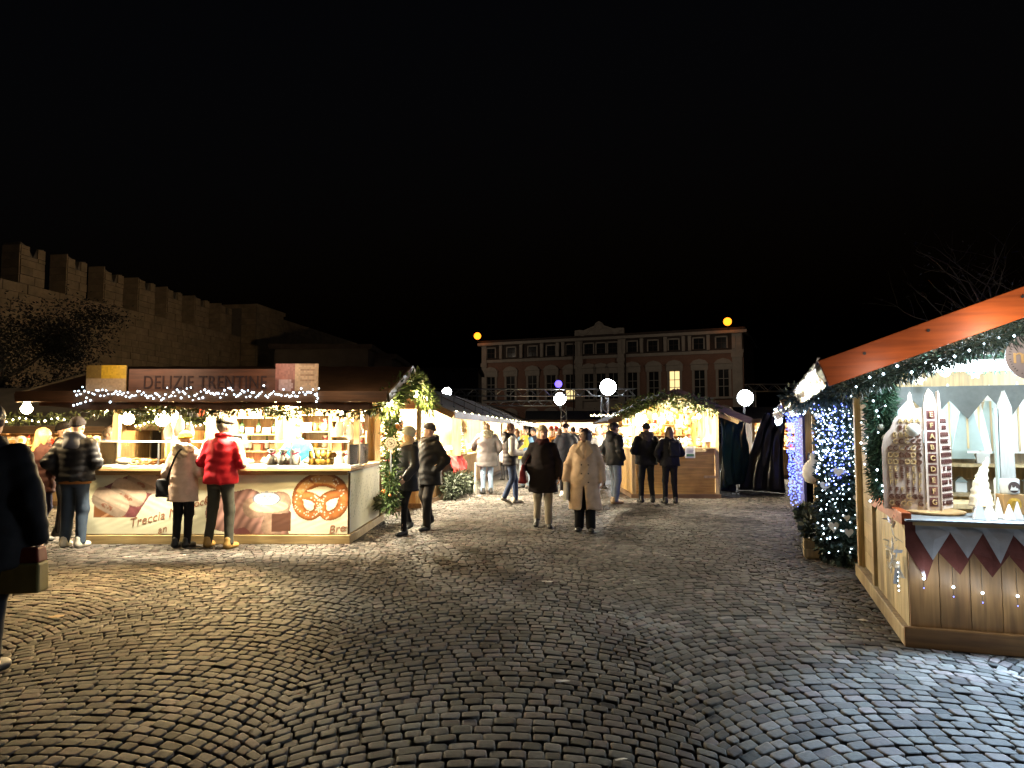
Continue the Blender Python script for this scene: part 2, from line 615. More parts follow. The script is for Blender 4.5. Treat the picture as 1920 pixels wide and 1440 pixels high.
def castle_wall():
    # local: x along the wall (away from the camera), y = 0 is the face towards the market, +y into the wall
    d = Vector((0.169, 1.0, 0)).normalized()
    o3 = Vector((-21.4 + 0.169 * (26 - 32), 26, 0))
    ang = math.atan2(d.y, d.x)
    K = d.y
    root = thing("castle_wall", "crenellated stone castle wall with notched battlements behind the market", "castle wall", o3, ang)
    L = lambda Y: (Y - 26) / K
    core = MB()
    core.b2(-14, L(69), 0.06, 1.6, -0.3, 8.15)
    core.b2(L(53.5), L(69), 0.06, 1.6, 8.152, 10.3)
    core.build("wall_core", M_STONE2, root)
    stones = []

    def course_face(x0, x1, z0, z1, y=0.0, hs=0.34, name="stone"):
        z = z0
        while z < z1 - 0.05:
            h = min(hs * random.uniform(.85, 1.2), z1 - z)
            if z1 - (z + h) < 0.12:
                h = z1 - z
            x = x0
            while x < x1 - 0.02:
                w = random.uniform(.45, 1.0)
                if x1 - (x + w) < 0.25:
                    w = x1 - x
                stones.append((x, x + w, z, z + h, y))
                x += w
            z += h

    course_face(L(29), L(48.4), 3.6, 8.15)
    course_face(L(54), L(69), 6.5, 10.3)
    mer = [(28.2, 29.5), (30.8, 32.1), (33.4, 34.6), (35.8, 37.1), (38.3, 39.6), (40.7, 42.0), (43.3, 44.7), (46.1, 47.3)]
    for a, b in mer:
        x0, x1 = L(a), L(b); w = x1 - x0; xm = (x0 + x1) / 2
        t = random.uniform(-.06, .06)
        m = MB()
        prof = [(x0 + .03, 8.15), (x1 - .03, 8.15), (x1 - .03, 9.95 + t), (x1 - .42, 9.88 + t), (xm + .05, 9.42 + t), (x0 + .42, 9.85 + t), (x0 + .03, 10.0 + t)]
        m.prism(prof, 0.06, 0.96)
        m.build("merlon", M_STONE2, root)
        course_face(x0, x1, 8.16, 9.42 + t)
        for (u0, u1) in ((x0, x0 + w * .36), (x1 - w * .32, x1)):
            course_face(u0, u1, 9.43 + t, 9.88 + t)
        # end face stones (towards the camera)
        z = 8.17
        while z < 9.8:
            e = MB(); h = random.uniform(.26, .36)
            e.box((x0 - .005, 0.48, z + h / 2), (0.06, 0.9, h - .02)); e.build("quoin_stone", M_STONE, root); z += h
    stones.sort(key=lambda s: -((s[1] - s[0]) * (s[3] - s[2])) / (26 + s[0]) ** 2)
    rest = MB()

    def put(mb, s):
        x0, x1, z0, z1, y = s
        g_ = 0.012
        pr = random.uniform(0.0, 0.035)
        mb.box(((x0 + x1) / 2, y + .03 - pr / 2, (z0 + z1) / 2), (x1 - x0 - g_ * 2, 0.07 + pr, z1 - z0 - g_ * 2))

    for i, s in enumerate(stones):
        if i < 280:
            m = MB(); put(m, s); m.build("stone", M_STONE, root)
        else:
            put(rest, s)
    o = rest.build("stones", M_STONE, root); o["kind"] = "stuff"
    # square turret standing proud of the wall
    t = MB(); t.b2(L(48.5), L(52.3), -1.1, 1.4, -0.3, 10.15); t.build("turret", M_STONE2, root)
    t = MB(); t.b2(L(48.4), L(52.4), -1.2, 1.5, 10.15, 10.4); t.build("turret_coping", M_STONE, root)
    for z in np.arange(5.2, 10.0, 0.42):
        e = MB(); e.b2(L(48.5) - .03, L(48.5) - .001, -1.08, -0.02, z + .01, z + .4); e.build("turret_stone", M_STONE, root)
        e = MB(); e.b2(L(48.55), L(50.2), -1.13, -1.101, z + .01, z + .4); e.build("turret_stone", M_STONE, root)
        e = MB(); e.b2(L(50.25), L(52.2), -1.13, -1.101, z + .01, z + .4); e.build("turret_stone", M_STONE, root)


castle_wall()

# ------------------------------------------------------------------ dark flat-roofed houses below the castle wall
M_PLDARK = mat("old_plaster", (0.10, 0.085, 0.07), rough=0.95, var=0.25, scale=1.2, bump=0.3)
M_ROOFD = mat("old_roof", (0.06, 0.045, 0.038), rough=0.9, var=0.3, scale=3)
M_PANE = mat("night_pane", (0.015, 0.017, 0.02), rough=0.15, var=0.2, bump=0)
M_FRAMEW = mat("pale_frame", (0.35, 0.34, 0.31), rough=0.6, var=0.1)


def low_house(label, x0, x1, ytop, Y, depth, nwin):
    a = at(x0, ytop, Y); b = at(x1, ytop, Y)
    root = thing("house", label, "house", ((a.x + b.x) / 2, Y + depth / 2, 0))
    w = b.x - a.x; h = a.z
    m = MB(); m.b2(-w / 2, w / 2, -depth / 2, depth / 2, -0.2, h - .3); m.build("wall", M_PLDARK, root)
    m = MB(); m.b2(-w / 2 - .3, w / 2 + .3, -depth / 2 - .3, depth / 2 + .3, h - .3, h); m.build("roof", M_ROOFD, root)
    for i in range(nwin):
        for z in (1.6, 4.2):
            if z + 1.5 > h - .5: continue
            x = -w / 2 + w * (i + .5) / nwin
            f = MB(); f.b2(x - .55, x + .55, -depth / 2 - .08, -depth / 2 - .002, z - .1, z + 1.5); win = f.build("window", M_FRAMEW, root)
            f = MB(); f.b2(x - .43, x - .03, -depth / 2 - .10, -depth / 2 - .081, z, z + 1.4); f.build("pane", M_PANE, win)
            f = MB(); f.b2(x + .03, x + .43, -depth / 2 - .10, -depth / 2 - .081, z, z + 1.4); f.build("pane", M_PANE, win)
    return root


low_house("dark flat-roofed house in front of the turret of the castle wall", 515, 690, 646, 45, 6, 4)
low_house("lower dark house stepping down beside the flat-roofed one below the castle", 692, 735, 664, 47, 6, 1)

fh = low_house("far dark house with lit windows beyond the row of huts", 780, 897, 690, 72, 8, 5)
fl_ = emit("far_lit_pane", (1.0, .85, .5), .6)
_n = 0
for w_ in kids(fh):
    if w_.name.startswith("window"):
        for c_ in kids(w_):
            _n += 1
            if _n in (3, 4, 17, 18):
                c_.data.materials[0] = fl_
# ------------------------------------------------------------------ palace at the end of the square
M_BRICK = None


def brick_material():
    m, nt, b = _new("palace_brick")
    tc = nt.nodes.new("ShaderNodeTexCoord")
    mp = nt.nodes.new("ShaderNodeMapping"); mp.inputs["Rotation"].default_value = (math.pi / 2, 0, 0)
    br = nt.nodes.new("ShaderNodeTexBrick")
    br.inputs["Scale"].default_value = 2.2
    br.inputs["Color1"].default_value = (0.27, 0.14, 0.10, 1); br.inputs["Color2"].default_value = (0.34, 0.18, 0.13, 1)
    br.inputs["Mortar"].default_value = (0.26, 0.19, 0.15, 1); br.inputs["Mortar Size"].default_value = 0.03
    nt.links.new(tc.outputs["Object"], mp.inputs[0]); nt.links.new(mp.outputs[0], br.inputs["Vector"])
    n = nt.nodes.new("ShaderNodeTexNoise"); n.inputs["Scale"].default_value = 0.6; n.inputs["Detail"].default_value = 6
    nt.links.new(tc.outputs["Object"], n.inputs["Vector"])
    r = nt.nodes.new("ShaderNodeValToRGB"); r.color_ramp.elements[0].color = (.7, .7, .7, 1); r.color_ramp.elements[1].color = (1.2, 1.15, 1.1, 1)
    nt.links.new(n.outputs[0], r.inputs[0])
    mx = nt.nodes.new("ShaderNodeMix"); mx.data_type = 'RGBA'; mx.blend_type = 'MULTIPLY'; mx.inputs[0].default_value = 1
    nt.links.new(br.outputs[0], mx.inputs[6]); nt.links.new(r.outputs[0], mx.inputs[7]); nt.links.new(mx.outputs[2], b.inputs["Base Color"])
    b.inputs["Roughness"].default_value = 0.9
    return m


M_BRICK = brick_material()
M_CREAM = mat("palace_stone", (0.40, 0.36, 0.31), rough=0.8, var=0.15, scale=1.5, bump=0.2)
M_SOD = emit("sodium_glow", (1.0, 0.24, 0.012), 2.2)
M_LITW = emit("lit_window_glow", (1.0, 0.78, 0.35), 0.75)


def palace():
    A = at(905, 640, 125); Bp = at(1393, 612, 108)
    vec = Vector((Bp.x - A.x, Bp.y - A.y, 0)); W = vec.length
    ang = math.atan2(vec.y, vec.x)
    H = A.z
    root = thing("palace", "long red brick palace with pale pilasters and a carved crest over the middle", "building", (A.x, A.y, 0), ang)
    D = 22.0
    # local x along the facade, y = 0 facade (camera at -y), z up
    m = MB(); m.b2(0, W, 0, D, -0.3, H - 0.9); m.build("wall", M_BRICK, root)
    m = MB(); m.b2(-.6, W + .6, -.9, D + .6, H - .9, H - .45); m.build("cornice", M_CREAM, root)
    m = MB(); m.b2(-.35, W + .35, -.5, D + .3, H - .45, H); m.build("roof_edge", M_ROOFD, root)
    m = MB(); m.b2(-.02, W + .02, -.22, -.002, H - 3.9, H - 3.4); m.build("string_course", M_CREAM, root)
    m = MB(); m.b2(-.02, W + .02, -.14, -.002, H - 10.9, H - 10.65); m.build("sill_course", M_CREAM, root)
    m = MB(); m.b2(0.01, W - .01, -.05, -.002, H - 3.4, H - .9); m.build("attic_frieze", M_ROOFD, root)
    fx = lambda px: (px - 905) / (1393 - 905)

    def U(px):  # facade coordinate seen at photo column px
        # intersect the view ray with the facade line
        r = (px - 960) / FPX
        t = (r * A.y - A.x) / (vec.x - r * vec.y)
        return t * W

    for px0, px1 in ((900, 913), (1080, 1093), (1160, 1172), (1375, 1394)):
        a, b = U(px0), U(px1)
        m = MB(); m.b2(max(a, -.05), min(b, W + .05), -.32, -.003, -.3, H - .92); m.build("pilaster", M_CREAM, root)
        m = MB(); m.b2(max(a, -.05) - .12, min(b, W + .05) + .12, -.45, -.33, H - 4.6, H - 3.95); m.build("capital", M_CREAM, root)
    # pale middle bay
    m = MB(); m.b2(U(1093.5), U(1159.5), -.06, -.003, H - 16, H - 10.95); m.build("middle_panel", M_CREAM, root)
    upper = [921, 958, 999, 1034, 1070, 1105, 1128, 1151, 1187, 1227, 1266, 1313, 1358]
    attic = [921, 959, 999, 1034, 1071, 1105, 1128, 1150, 1187, 1226, 1265, 1312, 1355]
    for i, px in enumerate(upper):
        x = U(px)
        for row, z0 in enumerate((H - 10.6, H - 17.8)):
            hh = 4.2
            f = MB()
            f.b2(x - 1.15, x - .78, -.2, -.003, z0, z0 + hh); f.b2(x + .78, x + 1.15, -.2, -.003, z0, z0 + hh)
            f.b2(x - 1.3, x + 1.3, -.26, -.003, z0 + hh, z0 + hh + .9)
            f.prism([(x - 1.45, z0 + hh + .9), (x + 1.45, z0 + hh + .9), (x + .9, z0 + hh + 1.5), (x, z0 + hh + 1.75), (x - .9, z0 + hh + 1.5)], -.42, -.003)
            f.b2(x - 1.3, x + 1.3, -.3, -.003, z0 - .3, z0)
            win = f.build("window", M_CREAM, root)
            lit = (row == 0 and i == 10)
            for sx in (-1, 1):
                for (q0, q1) in ((0.06, 1.55), (1.66, 2.75), (2.86, hh - .06)):
                    p = MB(); p.b2(x + (0.06 if sx > 0 else -.74), x + (.74 if sx > 0 else -.06), -.06, -.005, z0 + q0, z0 + q1)
                    half = row == 0 and i == 4 and q0 < 1
                    p.build("pane", M_LITW if (lit or half) else M_PANE, win)
            g_ = MB(); g_.b2(x - .05, x + .05, -.1, -.061, z0, z0 + hh); g_.b2(x - .76, x + .76, -.1, -.061, z0 + 1.56, z0 + 1.65)
            g_.b2(x - .76, x + .76, -.1, -.061, z0 + 2.76, z0 + 2.85); g_.build("sash", M_FRAMEW, win)
        x = U(attic[i]); z0 = H - 3.1
        f = MB()
        f.b2(x - .95, x - .75, -.16, -.052, z0, z0 + 1.9); f.b2(x + .75, x + .95, -.16, -.052, z0, z0 + 1.9); f.b2(x - .95, x + .95, -.16, -.052, z0 + 1.7, z0 + 1.9)
        win = f.build("attic_window", M_CREAM, root)
        for sx in (-1, 1):
            for q in (0, 1):
                p = MB(); p.b2(x + (.05 if sx > 0 else -.74), x + (.74 if sx > 0 else -.05), -.09, -.053, z0 + .05 + q * .85, z0 + .8 + q * .85)
                p.build("pane", M_PANE, win)
    x = 0.8
    while x < W - .6:
        if min(abs(x - U(p)) for p in attic) > 1.15:
            m = MB(); m.prism([(x - .22, H - 3.3), (x + .22, H - 3.3), (x + .26, H - .95), (x - .26, H - .95)], -.5, -.053)
            m.build("bracket", M_CREAM, root)
        x += 0.95
    # carved crest above the middle bay
    a, b = U(1080), U(1172); c = (a + b) / 2; w = (b - a) / 2
    pr = [(c - w, H + .002), (c + w, H + .002), (c + w, H + .9), (c + w * .8, H + .95), (c + w * .62, H + .85), (c + w * .4, H + 1.2), (c + w * .2, H + 1.5), (c + w * .12, H + 2.0), (c, H + 2.25),
          (c - w * .12, H + 2.0), (c - w * .2, H + 1.5), (c - w * .4, H + 1.2), (c - w * .62, H + .85), (c - w * .8, H + .95), (c - w, H + .9)]
    m = MB(); m.prism(pr, -.5, .1); crest = m.build("crest", M_CREAM, root)
    m = MB()
    m.sphere((c, -.55, H + 1.3), .55, sc=(1, .35, 1.1))
    for s_ in (-1, 1):
        m.tube([(c + s_ * w * k, -.52, H + .5 + .5 * math.sin(k * 7)) for k in np.linspace(.2, .9, 9)], .14, 6)
    m.build("carving", M_CREAM, crest)
    for k in (1, -1):
        pass
    # drainpipes
    for px in (1077, 1175):
        m = MB(); m.tube([(U(px), -.4, H - 1), (U(px), -.4, -.2)], .1, 6); m.build("drainpipe", M_ROOFD, root)
    # far corner lamps of the palace
    for px, py, side in ((904, 630, "left"), (1370, 603, "right")):
        u = U(px)
        P = root.matrix_basis
        loc = Vector((A.x, A.y, 0)) + vec.normalized() * u
        nrm = Vector((vec.y, -vec.x, 0)).normalized()
        loc = loc + nrm * 2.0
        z = at(px, py, loc.y).z
        lab = "round amber lamp glowing above the roof corner nearest the castle" if side == "left" else "round amber lamp glowing above the roof corner beyond the gabled hut"
        t = thing("roof_lamp", lab, "lamp", (loc.x, loc.y, z), ang, "amber lamps on the palace roof")
        m = MB(); m.sphere((0, 0, 0), 0.62, 14, 10); m.build("globe", M_SOD, t, smooth=True)
        m = MB(); m.tube([(0, 2.1, H - z - .2), (0, .1, H - z - .2), (0, 0, -.55)], .09, 6); m.build("bracket_arm", M_ROOFD, t)
        light("facade_fill", Vector((loc.x, loc.y, z - 3.0)) + nrm * 16, 620, (1.0, .80, .60), .6)  # added fill hung well out from the facade, apart from the globes


palace()

# ------------------------------------------------------------------ trees
M_BARK = mat("bark", (0.07, 0.055, 0.04), rough=0.95, var=0.3, scale=8, bump=0.6, stretch=(3, 3, .6))


def tree(label, loc, h, spread, leafcol, nleaf, seed, leaf=0.12, trunk_h=0.35, droop=0.0):
    r = random.Random(seed)
    root = thing("tree", label, "tree", loc, r.uniform(0, 6))
    tm = MB(); tips = []

    def branch(p, d, L, rad, lev):
        pts = [Vector(p)]; rr = [rad]
        q = Vector(p); dd = Vector(d)
        for i in range(5):
            dd = (dd + Vector((r.gauss(0, .16), r.gauss(0, .16), r.gauss(0.02, .1) - droop * .06))).normalized()
            q = q + dd * L / 5
            pts.append(q.copy()); rr.append(rad * (1 - (i + 1) / 5 * .65))
            if lev >= 2:
                tips.append(q.copy())
        tm.tube(pts, rr, 6 if lev < 2 else 4)
        if lev < 3:
            for k in range(5 if lev else 9):
                i = r.randint(2, 5)
                a = r.uniform(0, 2 * math.pi)
                nd = (dd * .55 + Vector((math.cos(a), math.sin(a), r.uniform(-.1, .6))) * (spread)).normalized()
                branch(pts[i], nd, L * r.uniform(.5, .72), rr[i] * .6, lev + 1)
    branch((0, 0, -.1), (0, 0, 1), h * .55, h * .028, 0)
    tm.build("trunk", M_BARK, root, smooth=True)
    cm = MB()
    for i in range(nleaf):
        c = r.choice(tips) + Vector((r.gauss(0, .22), r.gauss(0, .22), r.gauss(0, .18)))
        a = Vector((r.gauss(0, 1), r.gauss(0, 1), r.gauss(0, .7))).normalized() * leaf
        b = Vector((r.gauss(0, 1), r.gauss(0, 1), r.gauss(0, .7))).normalized() * leaf * .5
        k = r.uniform(.6, 1.4)
        cm.poly([c - a, c - b, c + a, c + b], tuple(x * k for x in leafcol))
    cm.build("crown", vcol("leaf_mottle", .7), root)
    return root


tree("dark bushy tree standing in front of the castle battlements", (-15.0, 20.5, 0), 6.2, .85, (.018, .018, .012), 26000, 3, leaf=.055)
tree("dark bare tree rising behind the gift stall roof", (12.8, 17.5, 0), 8.2, .8, (.012, .012, .02), 300, 5, leaf=.05)

# ------------------------------------------------------------------ lighting truss and floodlights
M_ALU = mat("aluminium", (0.45, 0.46, 0.48), rough=0.35, metal=1.0, var=0.1, bump=0)
M_FLOOD = emit("flood_glow", (0.92, 0.97, 1.0), 60)
M_BLUEF = emit("blue_flood_glow", (0.12, 0.08, 1.0), 2.5)
M_BLACKM = mat("black_metal", (0.02, 0.02, 0.022), rough=0.5, var=0.2, bump=0.05)


def truss(label, p0, p1, posts, s=0.3):
    p0 = Vector(p0); p1 = Vector(p1)
    root = thing("truss", label, "truss", (p0.x, p0.y, 0))
    d = p1 - p0; L = d.length; u = d.normalized()
    side = Vector((-u.y, u.x, 0))
    z = p0.z
    m = MB()
    for a in (-s / 2, s / 2):
        for b in (-s / 2, s / 2):
            off = side * a + Vector((0, 0, b + z))
            m.tube([off, off + Vector((d.x, d.y, 0))], .025, 6)
    m.build("chord", M_ALU, root)
    m = MB()
    n = int(L / s)
    for i in range(n):
        q0 = Vector((d.x, d.y, 0)) * (i / n) + Vector((0, 0, z)); q1 = Vector((d.x, d.y, 0)) * ((i + 1) / n) + Vector((0, 0, z))
        for a in (-s / 2, s / 2):
            sg = 1 if i % 2 else -1
            m.tube([q0 + side * a + Vector((0, 0, -s / 2 * sg)), q1 + side * a + Vector((0, 0, s / 2 * sg))], .012, 5)
    m.build("lacing", M_ALU, root)
    for f in posts:
        c = Vector((d.x, d.y, 0)) * f
        m = MB()
        for a in (-s / 2, s / 2):
            for b in (-s / 2, s / 2):
                m.tube([c + Vector((a, b, -.02)), c + Vector((a, b, z - s / 2))], .025, 6)
        k = 0.0; i = 0
        while k < z - s:
            sg = 1 if i % 2 else -1
            for b in (-s / 2, s / 2):
                m.tube([c + Vector((-s / 2 * sg, b, k)), c + Vector((s / 2 * sg, b, k + s))], .012, 5)
            k += s; i += 1
        m.build("post", M_ALU, root)
    return root


ta = at(800, 736, 31); tb = at(1190, 734, 31)
truss("aluminium lighting truss stretching across the alley above the stalls", (ta.x - 1, 31, ta.z), (tb.x, 31, ta.z), (0.0, .87))
ta2 = at(905, 756, 34); tb2 = at(1060, 756, 34)
truss("shorter and lower aluminium truss in front of the palace", (ta2.x, 34, ta2.z), (tb2.x, 34, ta2.z), (0.02, .98), .25)
ta3 = at(1398, 727, 30); tb3 = at(1500, 729, 30)
truss("aluminium truss reaching behind the roofs of the fairy-lit stalls", (ta3.x, 30, ta3.z), (tb3.x + 2, 30, ta3.z), (0.05, .95))


def flood(label, px, py, Y, r, power, m=None, col=(.93, .97, 1.0), post=False, aim=None, cone_=None):
    p = at(px, py, Y)
    t = thing("floodlight", label, "floodlight", p, 0, "floodlights over the market")
    b = MB(); b.sphere((0, -.04, 0), r, 14, 10, (1, .45, 1)); b.build("lens", m or M_FLOOD, t, smooth=True)
    b = MB(); b.lathe([(r * .6, .35), (r * 1.02, .06), (r * 1.04, 0.0)], (0, .02, 0), 14, Matrix.Rotation(math.radians(-90), 3, 'X')); b.build("housing", M_BLACKM, t)
    b = MB()
    b.tube([(0, .12, -r * .9), (0, .12, -(p.z - (ta.z + .16)) if not post and p.z > ta.z + .2 else -r * 1.6)], .03, 6)
    if post:
        b.tube([(0, .12, -r), (0, .12, -p.z)], .05, 8)
    b.build("yoke", M_BLACKM, t)
    light("flood_lamp", (p.x, p.y - .3, p.z), power, col, r * .6, kind='SPOT', spot=math.radians(cone_ or (100 if aim else 120)), aim=aim or (p.x * .6, 8, 0))
    return t


flood("largest white floodlight blazing on top of the truss post", 1140, 726, 30.6, .34, 1000, aim=(1.5, 14, 0), cone_=40)
flood("white floodlight on the lower truss beside the blue lamp", 1050, 748, 33.4, .28, 40)
flood("white floodlight on a pole beyond the gabled hut and black tarpaulin", 1397, 746, 23.5, .26, 60, post=True)
flood("deep blue stage lamp hanging above the truss", 1047, 720, 31, .16, 30, M_BLUEF, (.15, .12, 1.0))
flood("small white floodlight on a pole behind the first row of huts", 838, 735, 26, .16, 1500, col=(1, .66, .33), post=True, aim=(-19, 44, 7))
# ------------------------------------------------------------------ shared stall materials and decorations
M_PINE = wood("pine_planks_upright", (0.42, 0.27, 0.12), 'z')
M_PINEX = wood("pine_planks_level", (0.42, 0.27, 0.12), 'x')
M_PALE = wood("pale_spruce_upright", (0.52, 0.40, 0.22), 'z')
M_RED = wood("red_stained_beam", (0.36, 0.075, 0.012), 'x', rough=0.5, var=0.3)
M_REDZ = wood("red_stained_upright", (0.26, 0.085, 0.03), 'z', rough=0.5, var=0.4)
M_DKROOF = mat("brown_roof_felt", (0.15, 0.07, 0.03), rough=0.65, var=0.25, scale=5, bump=0.3)
M_GREYROOF = mat("grey_brown_roof", (0.11, 0.085, 0.065), rough=0.8, var=0.25, scale=4, bump=0.3)
M_TRIM = wood("roof_trim", (0.17, 0.10, 0.05), 'x')
M_CLOTHW = mat("white_cloth", (0.75, 0.73, 0.68), rough=0.85, var=0.06, scale=8)
M_CLOTHR = mat("red_cloth", (0.42, 0.02, 0.018), rough=0.8, var=0.2, scale=10)
M_FELT = mat("grey_felt", (0.085, 0.09, 0.085), rough=0.95, var=0.15, scale=20)
M_TARP = mat("dark_green_tarp", (0.018, 0.05, 0.045), rough=0.28, var=0.3, scale=3, bump=0.6, bdist=.04)
M_TARPB = mat("black_tarp", (0.012, 0.012, 0.014), rough=0.32, var=0.3, scale=3, bump=0.6, bdist=.04)
M_GLASS = glass("clear_pane")
M_PLASTIC = mat("clear_grey_plastic", (0.2, 0.21, 0.23), rough=0.2, var=0.2, scale=9, bump=0.8, bdist=.03)
M_BULBW = emit("warm_bulb", (1.0, 0.80, 0.42), 45)
M_LEDW = emit("white_led", (0.66, 0.85, 1.0), 7)
M_LEDB = emit("blue_led", (0.13, 0.18, 1.0), 3.0)
M_TUBE = emit("cool_tube", (0.78, 0.93, 1.0), 16)
M_NEEDLE = vcol("needle_mottle", .6)
M_WIRE = mat("dark_wire", (0.02, 0.03, 0.025), rough=0.6, bump=0)


def garland(label, pts, rad, n, col=(.045, .085, .035), leaf=.06, group=None, baubles=0, bcol=(.7, .5, .1), name="garland", cat="garland", wide=.22):
    r = random.Random(sum(ord(ch_) for ch_ in label) + n)
    pts = [Vector(p) for p in pts]
    root = thing(name, label, cat, pts[0], 0, group)
    o = pts[0]
    seg = [(pts[i], pts[i + 1], (pts[i + 1] - pts[i]).length) for i in range(len(pts) - 1)]
    tot = sum(s[2] for s in seg)

    def pick():
        t = r.uniform(0, tot)
        for a, b, L in seg:
            if t <= L:
                return a.lerp(b, t / max(L, 1e-6)), (b - a).normalized()
            t -= L
        return pts[-1].copy(), Vector((0, 0, 1))
    m = MB(); m.tube([p - o for p in pts], .012, 5); m.build("stem", M_WIRE, root)
    m = MB()
    for i in range(n):
        c, d = pick()
        a = Vector((r.gauss(0, 1), r.gauss(0, 1), r.gauss(0, 1))).normalized()
        k = r.uniform(.15, 1) * rad
        base = c + a * k - o
        tip = base + (a * .8 + d * r.uniform(-.6, .6) + Vector((0, 0, -.2))).normalized() * leaf * r.uniform(.7, 1.5)
        s_ = a.cross(Vector((r.gauss(0, 1), r.gauss(0, 1), r.gauss(0, 1)))).normalized() * leaf * wide
        mid = (base + tip) / 2
        f = r.uniform(.55, 1.6)
        m.poly([base, mid + s_, tip, mid - s_], tuple(x * f for x in col))
    m.build("needles", M_NEEDLE, root)
    for i in range(baubles):
        c, d = pick()
        a = Vector((r.gauss(0, 1), r.gauss(0, 1), r.gauss(0, .6))).normalized() * rad * .9
        m = MB(); m.sphere(c + a - o, r.uniform(.025, .04), 8, 6)
        m.build("bauble", mat("bauble_%02d%02d" % (int(bcol[0] * 99), int(bcol[2] * 99)), bcol, rough=.25, bump=0), root, smooth=True)
    return root


def string_lights(label, bulbs, m, r=.012, group=None, wire=True):
    o = Vector(bulbs[0])
    root = thing("string_lights", label, "string lights", o, 0, group)
    b = MB()
    for p in bulbs:
        b.octa(Vector(p) - o, r * random.uniform(.7, 1.25))
    q = b.build("bulbs", m, root); q["kind"] = "stuff"
    if wire:
        w = MB()
        w.tube([Vector(p) - o + Vector((0, .012, .006)) for p in bulbs], .003, 3)
        w.build("wire", M_WIRE, root)
    return root


def bulb(label, loc, r=.05, power=25, col=WARM, m=None, cord=.25, group=None, aim=None, cone_=None):
    t = thing("light_bulb", label, "light bulb", loc, 0, group)
    b = MB(); b.lathe([(.01, r * 1.5), (r * .45, r * 1.25), (r * .5, r * .9), (r, .0), (r * .8, -r * .6), (r * .3, -r * .95)], (0, 0, 0), 12); b.build("globe", m or M_BULBW, t, smooth=True)
    b = MB(); b.tube([(0, 0, r * 1.5), (0, 0, r * 1.5 + cord)], .006, 5); b.lathe([(r * .5, r * 1.2), (r * .5, r * 2.0)], (0, 0, 0), 8); b.build("socket", M_BLACKM, t)
    if power:
        light("bulb_and_added_light", Vector(loc) + Vector((0, 0, -r * 1.6)), power, col, r, kind='SPOT' if aim else 'POINT', spot=cone_, aim=aim)
    return t


def planks_v(root, x0, x1, y0, y1, z0, z1, n, m, name="plank", axis='x', gap=.004):
    """n upright boards side by side along x (or along y)"""
    for i in range(n):
        b = MB(); j = random.uniform(0, .004)
        if axis == 'x':
            a, c = x0 + (x1 - x0) * i / n, x0 + (x1 - x0) * (i + 1) / n
            b.b2(a + gap / 2, c - gap / 2, y0 - j, y1, z0, z1)
        else:
            a, c = y0 + (y1 - y0) * i / n, y0 + (y1 - y0) * (i + 1) / n
            b.b2(x0 - j, x1 + j, a + gap / 2, c - gap / 2, z0, z1)
        b.build(name, m, root)


